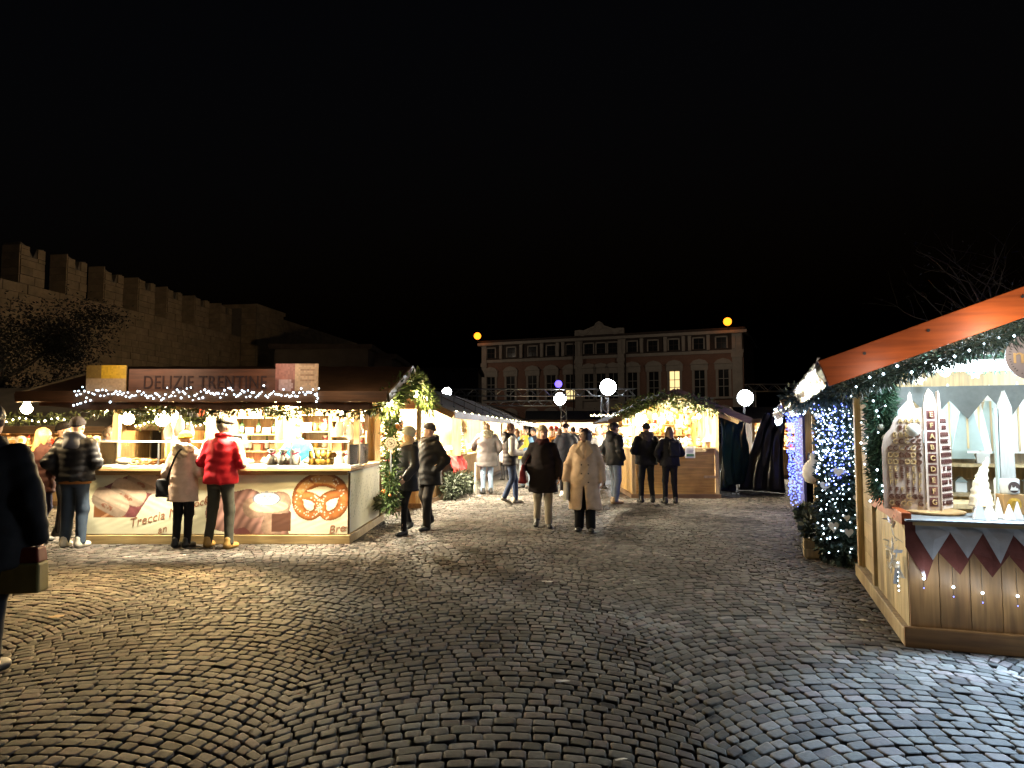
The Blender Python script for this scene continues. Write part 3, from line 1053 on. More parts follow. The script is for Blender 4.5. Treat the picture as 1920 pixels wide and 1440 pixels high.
def hut(F, w, dp, label, eave=2.1, ridge=2.65, gable=False, opens=('front',), over=.45, overf=.5, ctop=1.0, roofm=None, wallm=None, planks=8,
        lamp=(WARM2, 120), apex=.5, name="market_stall", backz=None, trim=None, group=None, cloth=None, lampz=None, lamps=2, lampy=.35, lampdown=False):
    root = thing(name, label, "market stall", F.o, F.rot, group)
    roofm = roofm or M_GREYROOF; wallm = wallm or M_PINE; trim = trim or M_TRIM
    m = MB(); m.b2(-.03, w + .03, -.03, dp + .03, 0, .1); m.build("plinth", M_TRIM, root)
    m = MB(); m.b2(.03, w - .03, .03, dp - .03, .1, .13); m.build("floor_boards", M_TRIM, root)
    for px, py in ((0, 0), (w - .09, 0), (0, dp - .09), (w - .09, dp - .09)):
        m = MB(); m.b2(px, px + .09, py, py + .09, .1, eave); m.build("post", M_PALE, root)
    sides = {'front': ('x', .1, w - .1, 0.02, .045), 'back': ('x', .1, w - .1, dp - .045, dp - .02),
             'left': ('y', .02, .045, .1, dp - .1), 'right': ('y', w - .045, w - .02, .1, dp - .1)}
    for s_, (ax, a, b, c, d) in sides.items():
        top = ctop - .04 if s_ in opens else eave
        if ax == 'x':
            planks_v(root, a, b, c, d, .1, top, planks, wallm, axis='x')
        else:
            planks_v(root, a, b, c, d, .1, top, max(3, int(planks * dp / w)), wallm, axis='y')
        if s_ in opens:
            m = MB()
            if s_ == 'front': m.b2(.092, w - .092, -.14, .45, ctop - .038, ctop)
            elif s_ == 'left': m.b2(-.14, .45, .46, dp - .092, ctop - .038, ctop)
            elif s_ == 'right': m.b2(w - .45, w + .14, .46, dp - .092, ctop - .038, ctop)
            m.build("countertop", cloth or M_PALE, root)
    # roof
    t = .05
    if gable:      # ridge runs front to back
        ax_ = w * apex
        for x0, x1 in ((-over, ax_), (w + over, ax_)):
            sl = (ridge - eave) / (abs(ax_ - x0) - over)
            z0 = ridge - sl * abs(ax_ - x0)
            m = MB()
            for y in (-overf, dp + .3):
                pass
            m.v += [(x0, -overf, z0), (x1, -overf, ridge), (x1, dp + .3, ridge), (x0, dp + .3, z0),
                    (x0, -overf, z0 + t), (x1, -overf, ridge + t), (x1, dp + .3, ridge + t), (x0, dp + .3, z0 + t)]
            for q in ((0, 1, 2, 3), (7, 6, 5, 4), (0, 4, 5, 1), (1, 5, 6, 2), (2, 6, 7, 3), (3, 7, 4, 0)):
                m.face(list(q))
            m.build("roof_slope", roofm, root)
            m = MB(); m.beam((x0, -overf - .022, z0 + .0), (x1, -overf - .022, ridge + .0), .04, .15); m.build("barge_board", trim, root)
            for k in range(3):
                yy = .2 + k * (dp - .4) / 2
                m = MB(); m.beam((x0 + (x1 - x0) * .04, yy, z0 + sl * abs(x1 - x0) * .04 - .05), (x1, yy, ridge - .05), .06, .09); m.build("rafter", M_PALE, root)
        # gable infill at the back
        m = MB(); m.prism([(0.02, eave), (w - .02, eave), (ax_, ridge - .01)], dp - .04, dp - .015); m.build("gable_wall", wallm, root)
    else:
        ym = dp * .5
        sl = (ridge - eave) / ym
        for y0, sg in ((-overf, 1), (dp + .35, -1)):
            z0 = ridge - sl * abs(ym - y0)
            m = MB()
            m.v += [(-over, y0, z0), (w + over, y0, z0), (w + over, ym, ridge), (-over, ym, ridge), (-over, y0, z0 + t), (w + over, y0, z0 + t), (w + over, ym, ridge + t), (-over, ym, ridge + t)]
            for q in ((0, 1, 2, 3), (7, 6, 5, 4), (0, 4, 5, 1), (1, 5, 6, 2), (2, 6, 7, 3), (3, 7, 4, 0)):
                m.face(list(q))
            m.build("roof_slope", roofm, root)
            m = MB(); m.b2(-over, w + over, y0 - .03 if sg > 0 else y0 + .001, y0 - .001 if sg > 0 else y0 + .03, z0 - .06, z0 + .09); m.build("fascia", trim, root)
            for xx in (-over - .02, w + over + .02):
                m = MB(); m.beam((xx, y0, z0), (xx, ym, ridge), .036, .13); m.build("barge_board", trim, root)
        for xx in (.03, w - .03):
            m = MB(); m.prism([(0, eave), (1, eave), (.5, ridge)], 0, .02)
            m.v = [(xx + y, x * dp, z) for x, y, z in m.v]; m.build("gable_wall", wallm, root)
    lz = lampz or eave - .12
    for k in range(lamps):
        p = F.p(w * (k + .5) / lamps, lampy, lz if lampy > 0 else lz - .06)
        if lamp:
            bulb("bare bulb hanging inside the " + label.split(" ", 1)[1] if False else "round bulb glowing under a hut roof", p, .055, lamp[1] / lamps, lamp[0], aim=(p + Vector((0, 0, -1))) if lampy < 0 and lampdown else None, cone_=math.radians(124), group="bulbs glowing under the hut roofs")
    return root


# ------------------------------------------------------------------ bakery stall with the printed banners
FL = Frame(-6.2, 10.4, 0)
WL, DL = 3.82, 2.6


def lp(px, py):
    p = at(px, py, 10.38)
    return p.x + 6.2, p.z


def wrinkle(x, z):
    return .36 * (.008 * np.sin(7 * x + 5 * z + 1.3 * np.sin(3 * x)) + .006 * np.sin(13 * x - 9 * z + 2) + .014 * np.maximum(0, np.sin(2.3 * x + 3 * z + 2 * np.sin(1.7 * x))) ** 3
            + .0015 * np.sin(31 * x + 7 * np.sin(11 * z))) * np.clip((z - .12) * 4, 0, 1)


def seg_dist(P, pts):
    d = np.full(P.shape[0], 1e9); tt = np.zeros(P.shape[0])
    for i in range(len(pts) - 1):
        a = np.array(pts[i]); b = np.array(pts[i + 1]); ab = b - a
        t = np.clip(((P - a) @ ab) / (ab @ ab), 0, 1)
        q = np.linalg.norm(P - (a + t[:, None] * ab), axis=1)
        k = q < d
        d[k] = q[k]; tt[k] = i + t[k]
    return d, tt


def smooth_curve(pts, n=6):
    out = []
    P = [Vector((*p, 0)) if len(p) == 2 else Vector(p) for p in pts]
    for i in range(len(P) - 1):
        p0 = P[max(i - 1, 0)]; p1 = P[i]; p2 = P[i + 1]; p3 = P[min(i + 2, len(P) - 1)]
        for k in range(n):
            t = k / n
            out.append(0.5 * ((2 * p1) + (-p0 + p2) * t + (2 * p0 - 5 * p1 + 4 * p2 - p3) * t * t + (-p0 + 3 * p1 - 3 * p2 + p3) * t ** 3))
    out.append(P[-1])
    return out


def in_poly(P, poly):
    x, y = P[:, 0], P[:, 1]
    r = np.zeros(len(x), bool)
    n = len(poly)
    for i in range(n):
        x1, y1 = poly[i]; x2, y2 = poly[(i + 1) % n]
        c = ((y1 > y) != (y2 > y)) & (x < (x2 - x1) * (y - y1) / (y2 - y1 + 1e-9) + x1)
        r ^= c
    return r


PRETZEL = [(395, 985), (450, 1000), (500, 1045), (510, 1090), (545, 1115), (610, 1088), (640, 1020), (620, 940), (560, 895), (490, 885), (420, 908), (365, 960), (350, 1030), (375, 1090), (430, 1115), (475, 1090), (488, 1040), (540, 992), (605, 975)]
PRETZEL = [(460 + x / 3.43, 640 + y / 3.43) for x, y in PRETZEL]


def hashn(P, s):
    """cheap smooth noise for print mottling"""
    tab = np.random.default_rng(17).uniform(-1, 1, (64, 64))
    out = np.zeros(len(P))
    for f, a in ((.45, .6), (1.1, .45), (2.3, .3)):
        u = P * s * f; i = np.floor(u).astype(int); t = u - i; t = t * t * (3 - 2 * t)
        g_ = lambda dx, dy: tab[(i[:, 0] + dx) % 64, (i[:, 1] + dy) % 64]
        out += a * ((g_(0, 0) * (1 - t[:, 0]) + g_(1, 0) * t[:, 0]) * (1 - t[:, 1]) + (g_(0, 1) * (1 - t[:, 0]) + g_(1, 1) * t[:, 0]) * t[:, 1])
    return out


def front_banner(root):
    nx, nz = 440, 98
    xs = np.linspace(0.02, WL + .005, nx); zs = np.linspace(.14, 1.0, nz)
    X, Z = np.meshgrid(xs, zs, indexing='ij')
    Wr = wrinkle(X, Z)
    V = np.stack([X, -0.022 - Wr, Z], -1).reshape(-1, 3)
    # photo coordinates of the print
    PX = 960 + (X - 6.2) / 10.38 * FPX
    PY = 811 - (Z - 1.6) / 10.38 * FPX
    P = np.stack([PX, PY], -1).reshape(-1, 2)
    N = len(P)
    base = np.array([0.70, 0.68, 0.50])
    C = np.tile(base, (N, 1)) * (1 + .05 * hashn(P, .05))[:, None]
    # plaited loaf slices on a board
    k = in_poly(P, [(184, 920), (240, 893), (312, 872), (330, 880), (316, 905), (285, 930), (262, 968), (184, 968)])
    C[k] = np.array([.17, .055, .06]) * (1 + .3 * hashn(P[k], .35))[:, None]
    k = in_poly(P, [(184, 946), (225, 958), (245, 968), (184, 968)])
    C[k] = np.array([.25, .10, .04])
    k = in_poly(P, [(196, 968), (218, 955), (222, 958), (204, 968)])
    C[k] = np.array([.55, .30, .16])
    for (cx, cy, a, b, ang) in ((302, 884, 34, 17, 20), (276, 901, 33, 18, 24), (247, 922, 34, 20, 27), (214, 940, 36, 21, 27)):
        t = math.radians(ang); c_, s_ = math.cos(t), math.sin(t)
        u = ((P[:, 0] - cx) * c_ + (P[:, 1] - cy) * s_) / a; v = (-(P[:, 0] - cx) * s_ + (P[:, 1] - cy) * c_) / b
        q = (np.abs(u) ** 3 + np.abs(v) ** 3)
        k = q < 1
        tone = np.where(v[k] < .15, 1.0, .62)[:, None] * (1 - .25 * q[k])[:, None] * (1 + .18 * hashn(P[k], .22))[:, None]
        C[k] = np.array([.62, .47, .36]) * tone
        k2 = k & (np.hypot(u * 1.4, (v - .5) * 2.6) < .55) & (hashn(P, .3) > .05)
        C[k2] = np.array([.26, .11, .07])
    # dark nut cake with white oval label
    k = in_poly(P, [(405, 940), (420, 930), (470, 925), (520, 928), (543, 935), (545, 955), (550, 958), (550, 993), (500, 1003), (440, 998), (410, 985)])
    C[k] = np.array([.13, .045, .045])
    d, tt = seg_dist(P, [(425, 960), (470, 950), (500, 970), (512, 998)])
    k = d < 34
    C[k] = np.array([.36, .20, .17]) * (1 - .5 * (d[k] / 34) ** 2)[:, None] * (1 + .35 * np.sin(P[k, 0] * .38 + P[k, 1] * .22))[:, None]
    d, tt = seg_dist(P, [(480, 950), (530, 940), (515, 985)])
    k = d < 20
    C[k] = np.array([.40, .27, .20]) * (1 - .4 * (d[k] / 20) ** 2)[:, None] * (1 + .25 * hashn(P[k], .3))[:, None]
    k = in_poly(P, [(514, 962), (550, 960), (550, 993), (514, 995)])
    C[k] = np.array([.10, .045, .03])
    q = ((P[:, 0] - 508) / 36) ** 2 + ((P[:, 1] - 948) / 11) ** 2
    k = q < 1; C[k] = np.array([.55, .52, .35])
    q = ((P[:, 0] - 504) / 26) ** 2 + ((P[:, 1] - 934) / 13) ** 2
    k = q < 1; C[k] = np.array([.70, .72, .72]); k = (q < 1) & (q > .8); C[k] = np.array([.12, .14, .2])
    k = (q < .45) & (np.abs(P[:, 1] - 932 - 3 * np.sin(P[:, 0] * .6)) < 1.2); C[k] = np.array([.2, .2, .3])
    # pretzel
    cv = [(p.x, p.y) for p in smooth_curve(PRETZEL, 5)]
    d, tt = seg_dist(P, cv)
    f = tt / (len(cv) - 1)
    wd = 8.0 + 5.2 * np.exp(-((f - .5) / .22) ** 2)
    k = d < wd
    e = (d[k] / wd[k])
    tone = np.array([.36, .125, .035]) * (1.15 - .8 * e ** 2)[:, None] * (1 + .3 * hashn(P[k], .16))[:, None]
    C[k] = tone
    kk = k & (np.abs(f - .5) < .12) & (d < wd * .55) & (hashn(P, .09) > -.2)
    C[kk] = np.array([.60, .34, .14])
    r2 = np.random.default_rng(3)
    for _ in range(90):
        t = r2.uniform(.05, .95); c0 = np.array(cv[int(t * (len(cv) - 1))]) + r2.uniform(-6, 6, 2)
        k = np.hypot(P[:, 0] - c0[0], P[:, 1] - c0[1]) < r2.uniform(.9, 1.5)
        C[k] = np.array([.75, .70, .6])
    C = np.clip(C, 0, 1)
    idx = np.arange(nx * nz).reshape(nx, nz)
    F_ = np.stack([idx[:-1, :-1], idx[1:, :-1], idx[1:, 1:], idx[:-1, 1:]], -1).reshape(-1, 4)
    me = bpy.data.meshes.new("banner")
    me.from_pydata(V.tolist(), [], F_.tolist())
    ca = me.color_attributes.new("col", 'FLOAT_COLOR', 'POINT')
    ca.data.foreach_set("color", np.concatenate([C, np.ones((N, 1))], 1).astype(np.float32).ravel())
    me.materials.append(vcol("printed_banner", .45, .05, 12))
    me.polygons.foreach_set("use_smooth", [True] * len(me.polygons))
    o = link("banner", me, root); o["label"] = "cream banner printed with a plaited loaf and a big salted pretzel"
    # lettering
    mt = mat("banner_ink", (0.30, 0.13, 0.07), rough=.6, bump=0)
    for body, px, py, size, rot in (("Treccia Mo", 243, 989, .175, 14), ("oco", 363, 951, .15, 12), ("an", 296, 1001, .15, 14), ("C", 381, 945, .2, 5), ("Bre", 616, 1001, .165, 10), ("z", 643, 996, .13, 10)):
        t = text_mesh("lettering", body, size, .0006, .35)
        x0, z0 = lp(px, py)
        a = math.radians(rot); ca_, sa_ = math.cos(a), math.sin(a)
        for v in t.vertices:
            x = x0 + v.co.x * ca_ - v.co.y * sa_; z = z0 + v.co.x * sa_ + v.co.y * ca_
            v.co = (x, -0.0245 - float(wrinkle(x, z)) - v.co.z, z)
        t.materials.append(mt)
        link("lettering", t, o)


def bakery():
    root = thing("bakery_stall", "wooden bakery stall with printed pretzel banner under a brown felt roof", "market stall", FL.o, 0)
    m = MB(); m.b2(-.05, WL + .05, -.06, DL + .05, 0, .125); m.build("plinth", wood("plinth_beam", (.33, .24, .11), 'x'), root, bevel=.006)
    front_banner(root)
    planks_v(root, .02, WL - .02, 0.0, .03, .126, 1.04, 14, M_PINE)
    # side banner, greenish cloth with reeds
    nb = 60; nz = 40
    b = MB(); rr = random.Random(4)
    ys = np.linspace(.03, DL - .28, nb); zs = np.linspace(.14, 1.02, nz)
    for y in ys:
        for z in zs:
            b.v.append((WL + .024 + float(wrinkle(np.array(y * 1.3 + 2), np.array(z))), y, z))
    for i in range(nb - 1):
        for j in range(nz - 1):
            u, v = ys[i], zs[j]
            k = 1 + .08 * math.sin(u * 9) + rr.uniform(-.03, .03)
            reed = abs(math.sin(u * 11 + v * 7)) < .10 or abs(math.sin(u * 8 - v * 9 + 1)) < .09
            c = (.36, .38, .30) if (reed and .3 < v < .9) else (.58, .58, .47)
            b.face([i * nz + j, (i + 1) * nz + j, (i + 1) * nz + j + 1, i * nz + j + 1], tuple(x * k for x in c))
    o = b.build("side_banner", vcol("printed_banner", .45, .05, 12), root, smooth=True); o["label"] = "pale green cloth with grey reeds on the end of the counter"
    planks_v(root, WL - .03, WL, .03, DL, .126, 1.04, 8, M_PINE, axis='y')
    m = MB(); m.b2(WL - .02, WL + .06, DL - .24, DL, .126, 1.04); m.build("corner_board", M_PINE, root)
    planks_v(root, 0, .03, .03, DL, .126, 1.04, 8, M_PINE, axis='y')
    # counter
    m = MB(); m.b2(-.06, WL + .06, -.10, .75, 1.045, 1.085); m.build("countertop", M_PINEX, root, bevel=.004)
    m = MB(); m.b2(WL - .6, WL + .062, .752, DL, 1.045, 1.085); m.build("countertop", M_PINEX, root)
    m = MB(); m.b2(.0, WL, -.062, -.034, .985, 1.043); m.build("counter_apron", M_PINEX, root)
    m = MB(); m.b2(.0, WL + .04, -.05, .7, 1.087, 1.115); m.build("counter_cloth", M_CLOTHW, root)
    m = MB()
    for k in range(9):
        x = .25 + k * .4
        m.b2(x, x + .16, -.054, -.051, 1.088, 1.112)
    m.build("cloth_checks", mat("pale_red_check", (.6, .22, .15), bump=0), root)
    # glass case
    gl = []
    xs = [.12, 1.0, 1.95, 2.95, WL - .03]
    for a, c in zip(xs[:-1], xs[1:]):
        m = MB(); m.b2(a + .012, c - .012, .1, .106, 1.118, 1.46); m.build("glass_pane", M_GLASS, root)
    for a in xs:
        m = MB(); m.b2(a - .01, a + .01, .095, .115, 1.116, 1.46); m.build("glass_post", M_ALU, root)
    m = MB(); m.b2(xs[0] - .02, xs[-1] + .02, .085, .42, 1.462, 1.475); m.build("glass_shelf", M_GLASS, root)
    m = MB(); m.b2(xs[0] - .02, xs[-1] + .02, .078, .098, 1.457, 1.48); m.build("case_rail", M_FRAMEW, root)
    m = MB(); m.b2(xs[-1] + .011, xs[-1] + .017, .13, 1.5, 1.09, 1.42); m.build("glass_pane", M_GLASS, root)
    m = MB(); m.b2(.10, .106, .13, .7, 1.118, 1.46); m.build("glass_pane", M_GLASS, root)
    # posts
    for x, y in ((.02, .62), (WL - .1, .75), (.02, DL - .1), (WL - .1, DL - .1), (1.25, DL - .12), (2.3, DL - .12)):
        m = MB(); m.b2(x, x + .09, y, y + .09, .126 if y > 1 else 1.116, 2.16); m.build("post", M_PALE, root)
    # back wall
    planks_v(root, .62, WL - .1, DL - .02, DL + .02, .126, 2.15, 18, M_PINE)
    m = MB(); m.b2(.03, WL - .03, .1, DL - .03, .1255, .15); m.build("floor_boards", M_TRIM, root)
    # shelves on the back wall
    for (x0, x1, zs_) in ((1.3, 2.0, (1.25, 1.55, 1.85)), (2.45, 2.95, (1.3, 1.6, 1.9)), (3.0, 3.6, (1.25, 1.52, 1.8))):
        m = MB()
        for z in zs_:
            m.b2(x0, x1, DL - .38, DL - .025, z, z + .025)
        m.b2(x0 - .03, x0 - .001, DL - .38, DL - .025, 1.1, 2.1); m.b2(x1 + .001, x1 + .03, DL - .38, DL - .025, 1.1, 2.1)
        m.build("shelf_unit", M_PINEX, root)
    # roof, ridge parallel to the front
    yf, zf = -.72, 2.07; ym, zm = 1.6, 2.67; yb = DL + 1.3; zb = 2.07
    x0, x1 = -.55, 4.5
    for ya, za, sg in ((yf, zf, 1), (yb, zb, -1)):
        m = MB(); t = .045
        nx = 24; ny = 8
        for i in range(nx + 1):
            for j in range(ny + 1):
                x = x0 + (x1 - x0) * i / nx; f = j / ny
                m.v.append((x, ya + (ym - ya) * f, za + (zm - za) * f + t - .018 * math.sin(math.pi * f) * abs(math.sin(i * .9)) + .006 * math.sin(i * 2.3 + j)))
        for i in range(nx):
            for j in range(ny):
                q = [i * (ny + 1) + j, (i + 1) * (ny + 1) + j, (i + 1) * (ny + 1) + j + 1, i * (ny + 1) + j + 1]
                m.face(q if sg > 0 else q[::-1])
        m.build("roof_felt", M_DKROOF, root, smooth=True)
        m = MB()
        for k in range(8):
            f0, f1 = k / 8, (k + 1) / 8 - .01
            m = MB()
            ya0, ya1 = ya + (ym - ya) * f0, ya + (ym - ya) * f1
            z0, z1 = za + (zm - za) * f0, za + (zm - za) * f1
            m.poly([(x0 + .02, ya0, z0), (x1 - .02, ya0, z0), (x1 - .02, ya1, z1), (x0 + .02, ya1, z1)])
            m.poly([(x0 + .02, ya0, z0 + .02), (x0 + .02, ya1, z1 + .02), (x1 - .02, ya1, z1 + .02), (x1 - .02, ya0, z0 + .02)])
            m.build("roof_board", M_PINEX, root)
        for xx in (x0 - .015, x1 + .015):
            m = MB(); m.beam((xx, ya, za + .0), (xx, ym, zm + .0), .03, .13); m.build("barge_board", M_PALE, root)
    m = MB(); m.b2(x0, x1, yf - .035, yf - .002, zf - .055, zf + .09); m.build("fascia", wood("fascia_brown", (.16, .075, .035), 'x'), root)
    # drooping brown cloth under the eave
    m = MB(); n = 120
    for i in range(n + 1):
        x = x0 + .3 + (x1 - x0 - .5) * i / n
        dr = .05 + .06 * abs(math.sin(x * 1.9 + .4)) ** 1.5
        for j in range(4):
            m.v.append((x, yf + .01 + .012 * math.sin(x * 25) * j / 3, zf - .056 - dr * j / 3))
    for i in range(n):
        for j in range(3):
            m.face([i * 4 + j, i * 4 + j + 1, (i + 1) * 4 + j + 1, (i + 1) * 4 + j])
    m.build("valance", mat("brown_cloth", (.09, .04, .02), rough=.8, var=.2), root, smooth=True)
    # signs on the roof
    def sx(px): return (px - 960) / FPX * 9.72 + 6.2
    def sz(py): return 1.6 + (811 - py) / FPX * 9.72
    ys = -.70
    m = MB(); m.b2(sx(241), sx(516), ys, ys + .03, sz(735), sz(692)); sb = m.build("name_board", wood("name_board_wood", (.15, .055, .03), 'x'), root)
    me = text_mesh("lettering", "DELIZIE TRENTINE", .245, .004, 0, 1.08)
    wtxt = max(v.co.x for v in me.vertices)
    k = (sx(500) - sx(268)) / wtxt
    for v in me.vertices:
        x, y, z = v.co
        v.co = (sx(268) + x * k, ys - .006 - z, sz(729) + y * 1.05)
    me.materials.append(mat("burnt_letters", (.035, .012, .01), rough=.8, bump=0)); link("lettering", me, sb)
    # photo boards each side of the name board
    pb = MB()
    x0_, x1_, z0_, z1_ = sx(161), sx(236), sz(735), sz(685)
    for i in range(24):
        for j in range(16):
            u, v = i / 24, j / 16
            c = (.40, .26, .15) if v < .45 else ((.20, .12, .03) if u < .35 else (.52, .30, .02))
            kk = random.uniform(.85, 1.15) * (1 if v > .45 else 1.0)
            a = (x0_ + (x1_ - x0_) * u, x0_ + (x1_ - x0_) * (u + 1 / 24)); b_ = (z0_ + (z1_ - z0_) * v, z0_ + (z1_ - z0_) * (v + 1 / 16))
            pb.poly([(a[0], ys - .002, b_[0]), (a[1], ys - .002, b_[0]), (a[1], ys - .002, b_[1]), (a[0], ys - .002, b_[1])], tuple(q * kk for q in c))
    bd = MB(); bd.b2(x0_, x1_, ys, ys + .025, z0_, z1_); bo = bd.build("photo_board", M_PINEX, root); bo["label"] = "small board with yellow and tan pictures above the eave"
    pb.build("print", vcol("printed_banner", .45, .05, 12), bo)
    pb = MB(); x0_, x1_, z0_, z1_ = sx(516), sx(596), sz(735), sz(682)
    for i in range(24):
        for j in range(16):
            u, v = i / 24, j / 16
            c = (.30, .11, .09) if u < .45 and v > .4 else ((.40, .26, .26) if u < .45 and math.hypot((u - .22) * 2.2, v - .2) < .35 else ((.17, .06, .05) if u < .45 else (.45, .29, .18)))
            if u > .5 and v > .3 and j % 3 == 0 and .55 < u < .9: c = (.30, .17, .1)
            kk = random.uniform(.8, 1.2)
            a = (x0_ + (x1_ - x0_) * u, x0_ + (x1_ - x0_) * (u + 1 / 24)); b_ = (z0_ + (z1_ - z0_) * v, z0_ + (z1_ - z0_) * (v + 1 / 16))
            pb.poly([(a[0], ys - .002, b_[0]), (a[1], ys - .002, b_[0]), (a[1], ys - .002, b_[1]), (a[0], ys - .002, b_[1])], tuple(q * kk for q in c))
    bd = MB(); bd.b2(x0_, x1_, ys, ys + .025, z0_, z1_); bo = bd.build("photo_board", M_PINEX, root); bo["label"] = "board with reddish pictures and brown handwriting above the eave"
    pb.build("print", vcol("printed_banner", .45, .05, 12), bo)
    m = MB(); m.prism([(0.05, 2.16), (DL - .05, 2.16), (1.6, 2.62)], 0, .025)
    m.v = [(WL - .06 + y, x, z) for x, y, z in m.v]; m.build("gable_wall", M_PINE, root)
    return root


bakery()
W0 = FL.p
# fairy lights along the eave of the bakery stall
pts = []
r_ = random.Random(11)
for i in range(125):
    px = 140 + (598 - 140) * i / 124
    pts.append(at(px, 739 + r_.gauss(0, 4.5) - (8 if r_.random() < .12 else 0), 9.63))
for py in (752, 757, 763):
    pts.append(at(596 + r_.uniform(-3, 3), py - 10, 9.63))
for px in (152, 145, 138, 150, 160):
    pts.insert(0, at(px, 760 - (px - 138) * .3, 9.63))
string_lights("string of white fairy lights along the eave of the bakery stall", pts, M_LEDW, .0125)
for px_ in (200, 290, 510, 640):
    light("sign_roof_fill", at(px_, 672, 9.2), 9, (1, .80, .55), .3)  # added warm fill for sign boards and roof, separate from the string

garland("thin pine garland hanging below the eave of the bakery stall", [at(x, 766 + 6 * math.sin(x * .05), 9.8) for x in range(170, 720, 14)], .10, 2600, (.07, .09, .03), .06, baubles=14, bcol=(.6, .42, .12))
garland("leafy garland climbing the gable post of the bakery stall", [at(733, y, 10.9) for y in range(745, 960, 15)], .13, 1900, (.07, .12, .035), .07, baubles=8, bcol=(.5, .2, .06))
garland("thick lit garland along the gable of the bakery stall", [at(720, 765, 9.9), at(745, 735, 10.8), at(775, 712, 12.0), at(792, 738, 13.2), at(805, 760, 14.2)], .2, 2800, (.09, .14, .035), .085, baubles=10, bcol=(.75, .6, .2))
bl = [("bare bulb hanging alone beyond the corner of the bakery roof", 50, 766, 9.9, 70), ("bulb among the garland near the puffer jacket man", 196, 768, 10.1, 32),
      ("bulb under the bakery eave above the serving hatch", 562, 757, 9.95, 60), ("bulb under the eave at the corner of the bakery stall", 732, 757, 10.0, 30),
      ("bulb under the bakery eave above the cake picture", 515, 760, 9.95, 25)]
for lab, px, py, Y, pw in bl:
    bulb(lab, at(px, py, Y), .05 if px > 100 else .075, pw, WARM, group="bulbs of the bakery stall", cord=.12)
for lab_, px, pw in (("a", 478, 1250), ("b", 562, 1250), ("c", 300, 750)):
    q_ = at(px, 758, 9.95) + Vector((.02, -.16, -.06))
    light("bulb_and_added_light", q_, pw * 1.1, (1.0, .66, .26), .05, kind='SPOT', spot=math.radians(74), aim=(q_.x - 1.1, 5.9, 0))  # added spot without a bulb, throws the warm pool on the ground
for px in (250, 345, 440, 535, 620):
    q_ = at(px, 762, 10.08)
    light("bulb_and_added_light", q_, 330, WARM2, .05, kind='SPOT', spot=math.radians(100), aim=(q_.x, 10.42, .55))  # added spot without a bulb, washes the banner
for i, (px, py, Y) in enumerate(((776, 724, 12.0), (797, 748, 13.4), (779, 740, 12.2))):
    bulb(("upper", "rear", "lower")[i] + " bulb shining in the gable garland of the bakery stall", at(px, py, Y), .05, 20, WARM, cord=.05, group="bulbs in the bakery gable")
# lamps deep inside the stall
for i, (px, py, Y, r0) in enumerate(((240, 785, 11.6, .10), (305, 786, 11.8, .12), (480, 775, 11.6, .06), (640, 770, 11.7, .08), (540, 765, 11.2, .05))):
    bulb(("wide", "largest", "small", "tall", "low")[i] + " round lamp over the " + ("bread trays", "hanging bags", "back shelves", "jars", "cashier")[i] + " inside the bakery", at(px, py, Y), r0, 330, WARM2, cord=.3, group="lamps inside the bakery", aim=at(px, py, Y) + Vector((0, .05, -2)), cone_=math.radians(140))
for x_ in (.5, 1.4, 2.4, 3.4):
    light("case_fill", FL.p(x_, .14, 1.44), 45, WARM2, .05)  # added fill to brighten the goods in the glass case
    light("shelf_fill", FL.p(x_, DL - .55, 2.0), 330, (1, .85, .58), .06)  # added fill close to the back wall, no lamp modelled
# ------------------------------------------------------------------ other huts
e_row = 83.7
FROW = Frame(-1.95, 15.2, math.radians(e_row))
LROW = []
labs = ["warm lit stall with red cloth just behind the bakery stall", "bright stall with striped toys where the grey parka shopper stands", "third stall of the row behind the bakery, past the grey parka",
        "fourth stall of the row, hidden behind the crowd", "farthest stall of the row behind the bakery"]
for i in range(5):
    p = FROW.p(i * 4.7, 0)
    f = Frame(p.x, p.y, FROW.rot)
    LROW.append(f)
    hut(f, 4.3, 2.4, labs[i], opens=('front', 'left') if i == 0 else ('front',), eave=2.3, ridge=2.85, overf=.75, over=.2, planks=10 if i < 2 else 5, lamp=(WARM2, (2000, 900, 500, 500, 500)[i]), cloth=M_CLOTHR if i == 0 else None, lamps=3, lampy=-.3 if i < 2 else .3, lampdown=True)
    if i < 3:
        for xx_ in (1.0, 3.2):
            light("inner_fill", f.p(xx_, 1.3, 2.1), (900, 600, 350)[i], WARM2, .1)  # added fill to brighten the stall interior
    # valance strip of white fairy light under the eave
    pts = [f.p(x, -.72, 2.0 + .05 * math.sin(x * 6)) for x in np.linspace(0, 4.3, 46)]
    string_lights("white lights along the eave of stall number %s behind the bakery" % ("two", "three", "four", "five", "six")[i], pts, M_BULBW, .02)

FC = Frame(2.94, 17.5, math.radians(-1.0))
hut(FC, 2.12, 3.2, "gabled wooden hut selling ornaments with a couple at its counter", eave=2.12, ridge=2.58, gable=True, opens=('front', 'left'), over=.62, overf=.55, ctop=1.24, planks=1, apex=.46, lamp=(WARM2, 330), lamps=2, lampy=-.22, wallm=wood("honey_board", (.48, .29, .08), 'x'), lampz=2.05)
for k, yy in enumerate((1.1, 2.3)):
    bulb("bulb lighting the %s side shelves of the gabled hut" % ("front", "rear")[k], FC.p(.5, yy, 2.0), .05, 640, WARM2, group="side bulbs of the gabled hut")
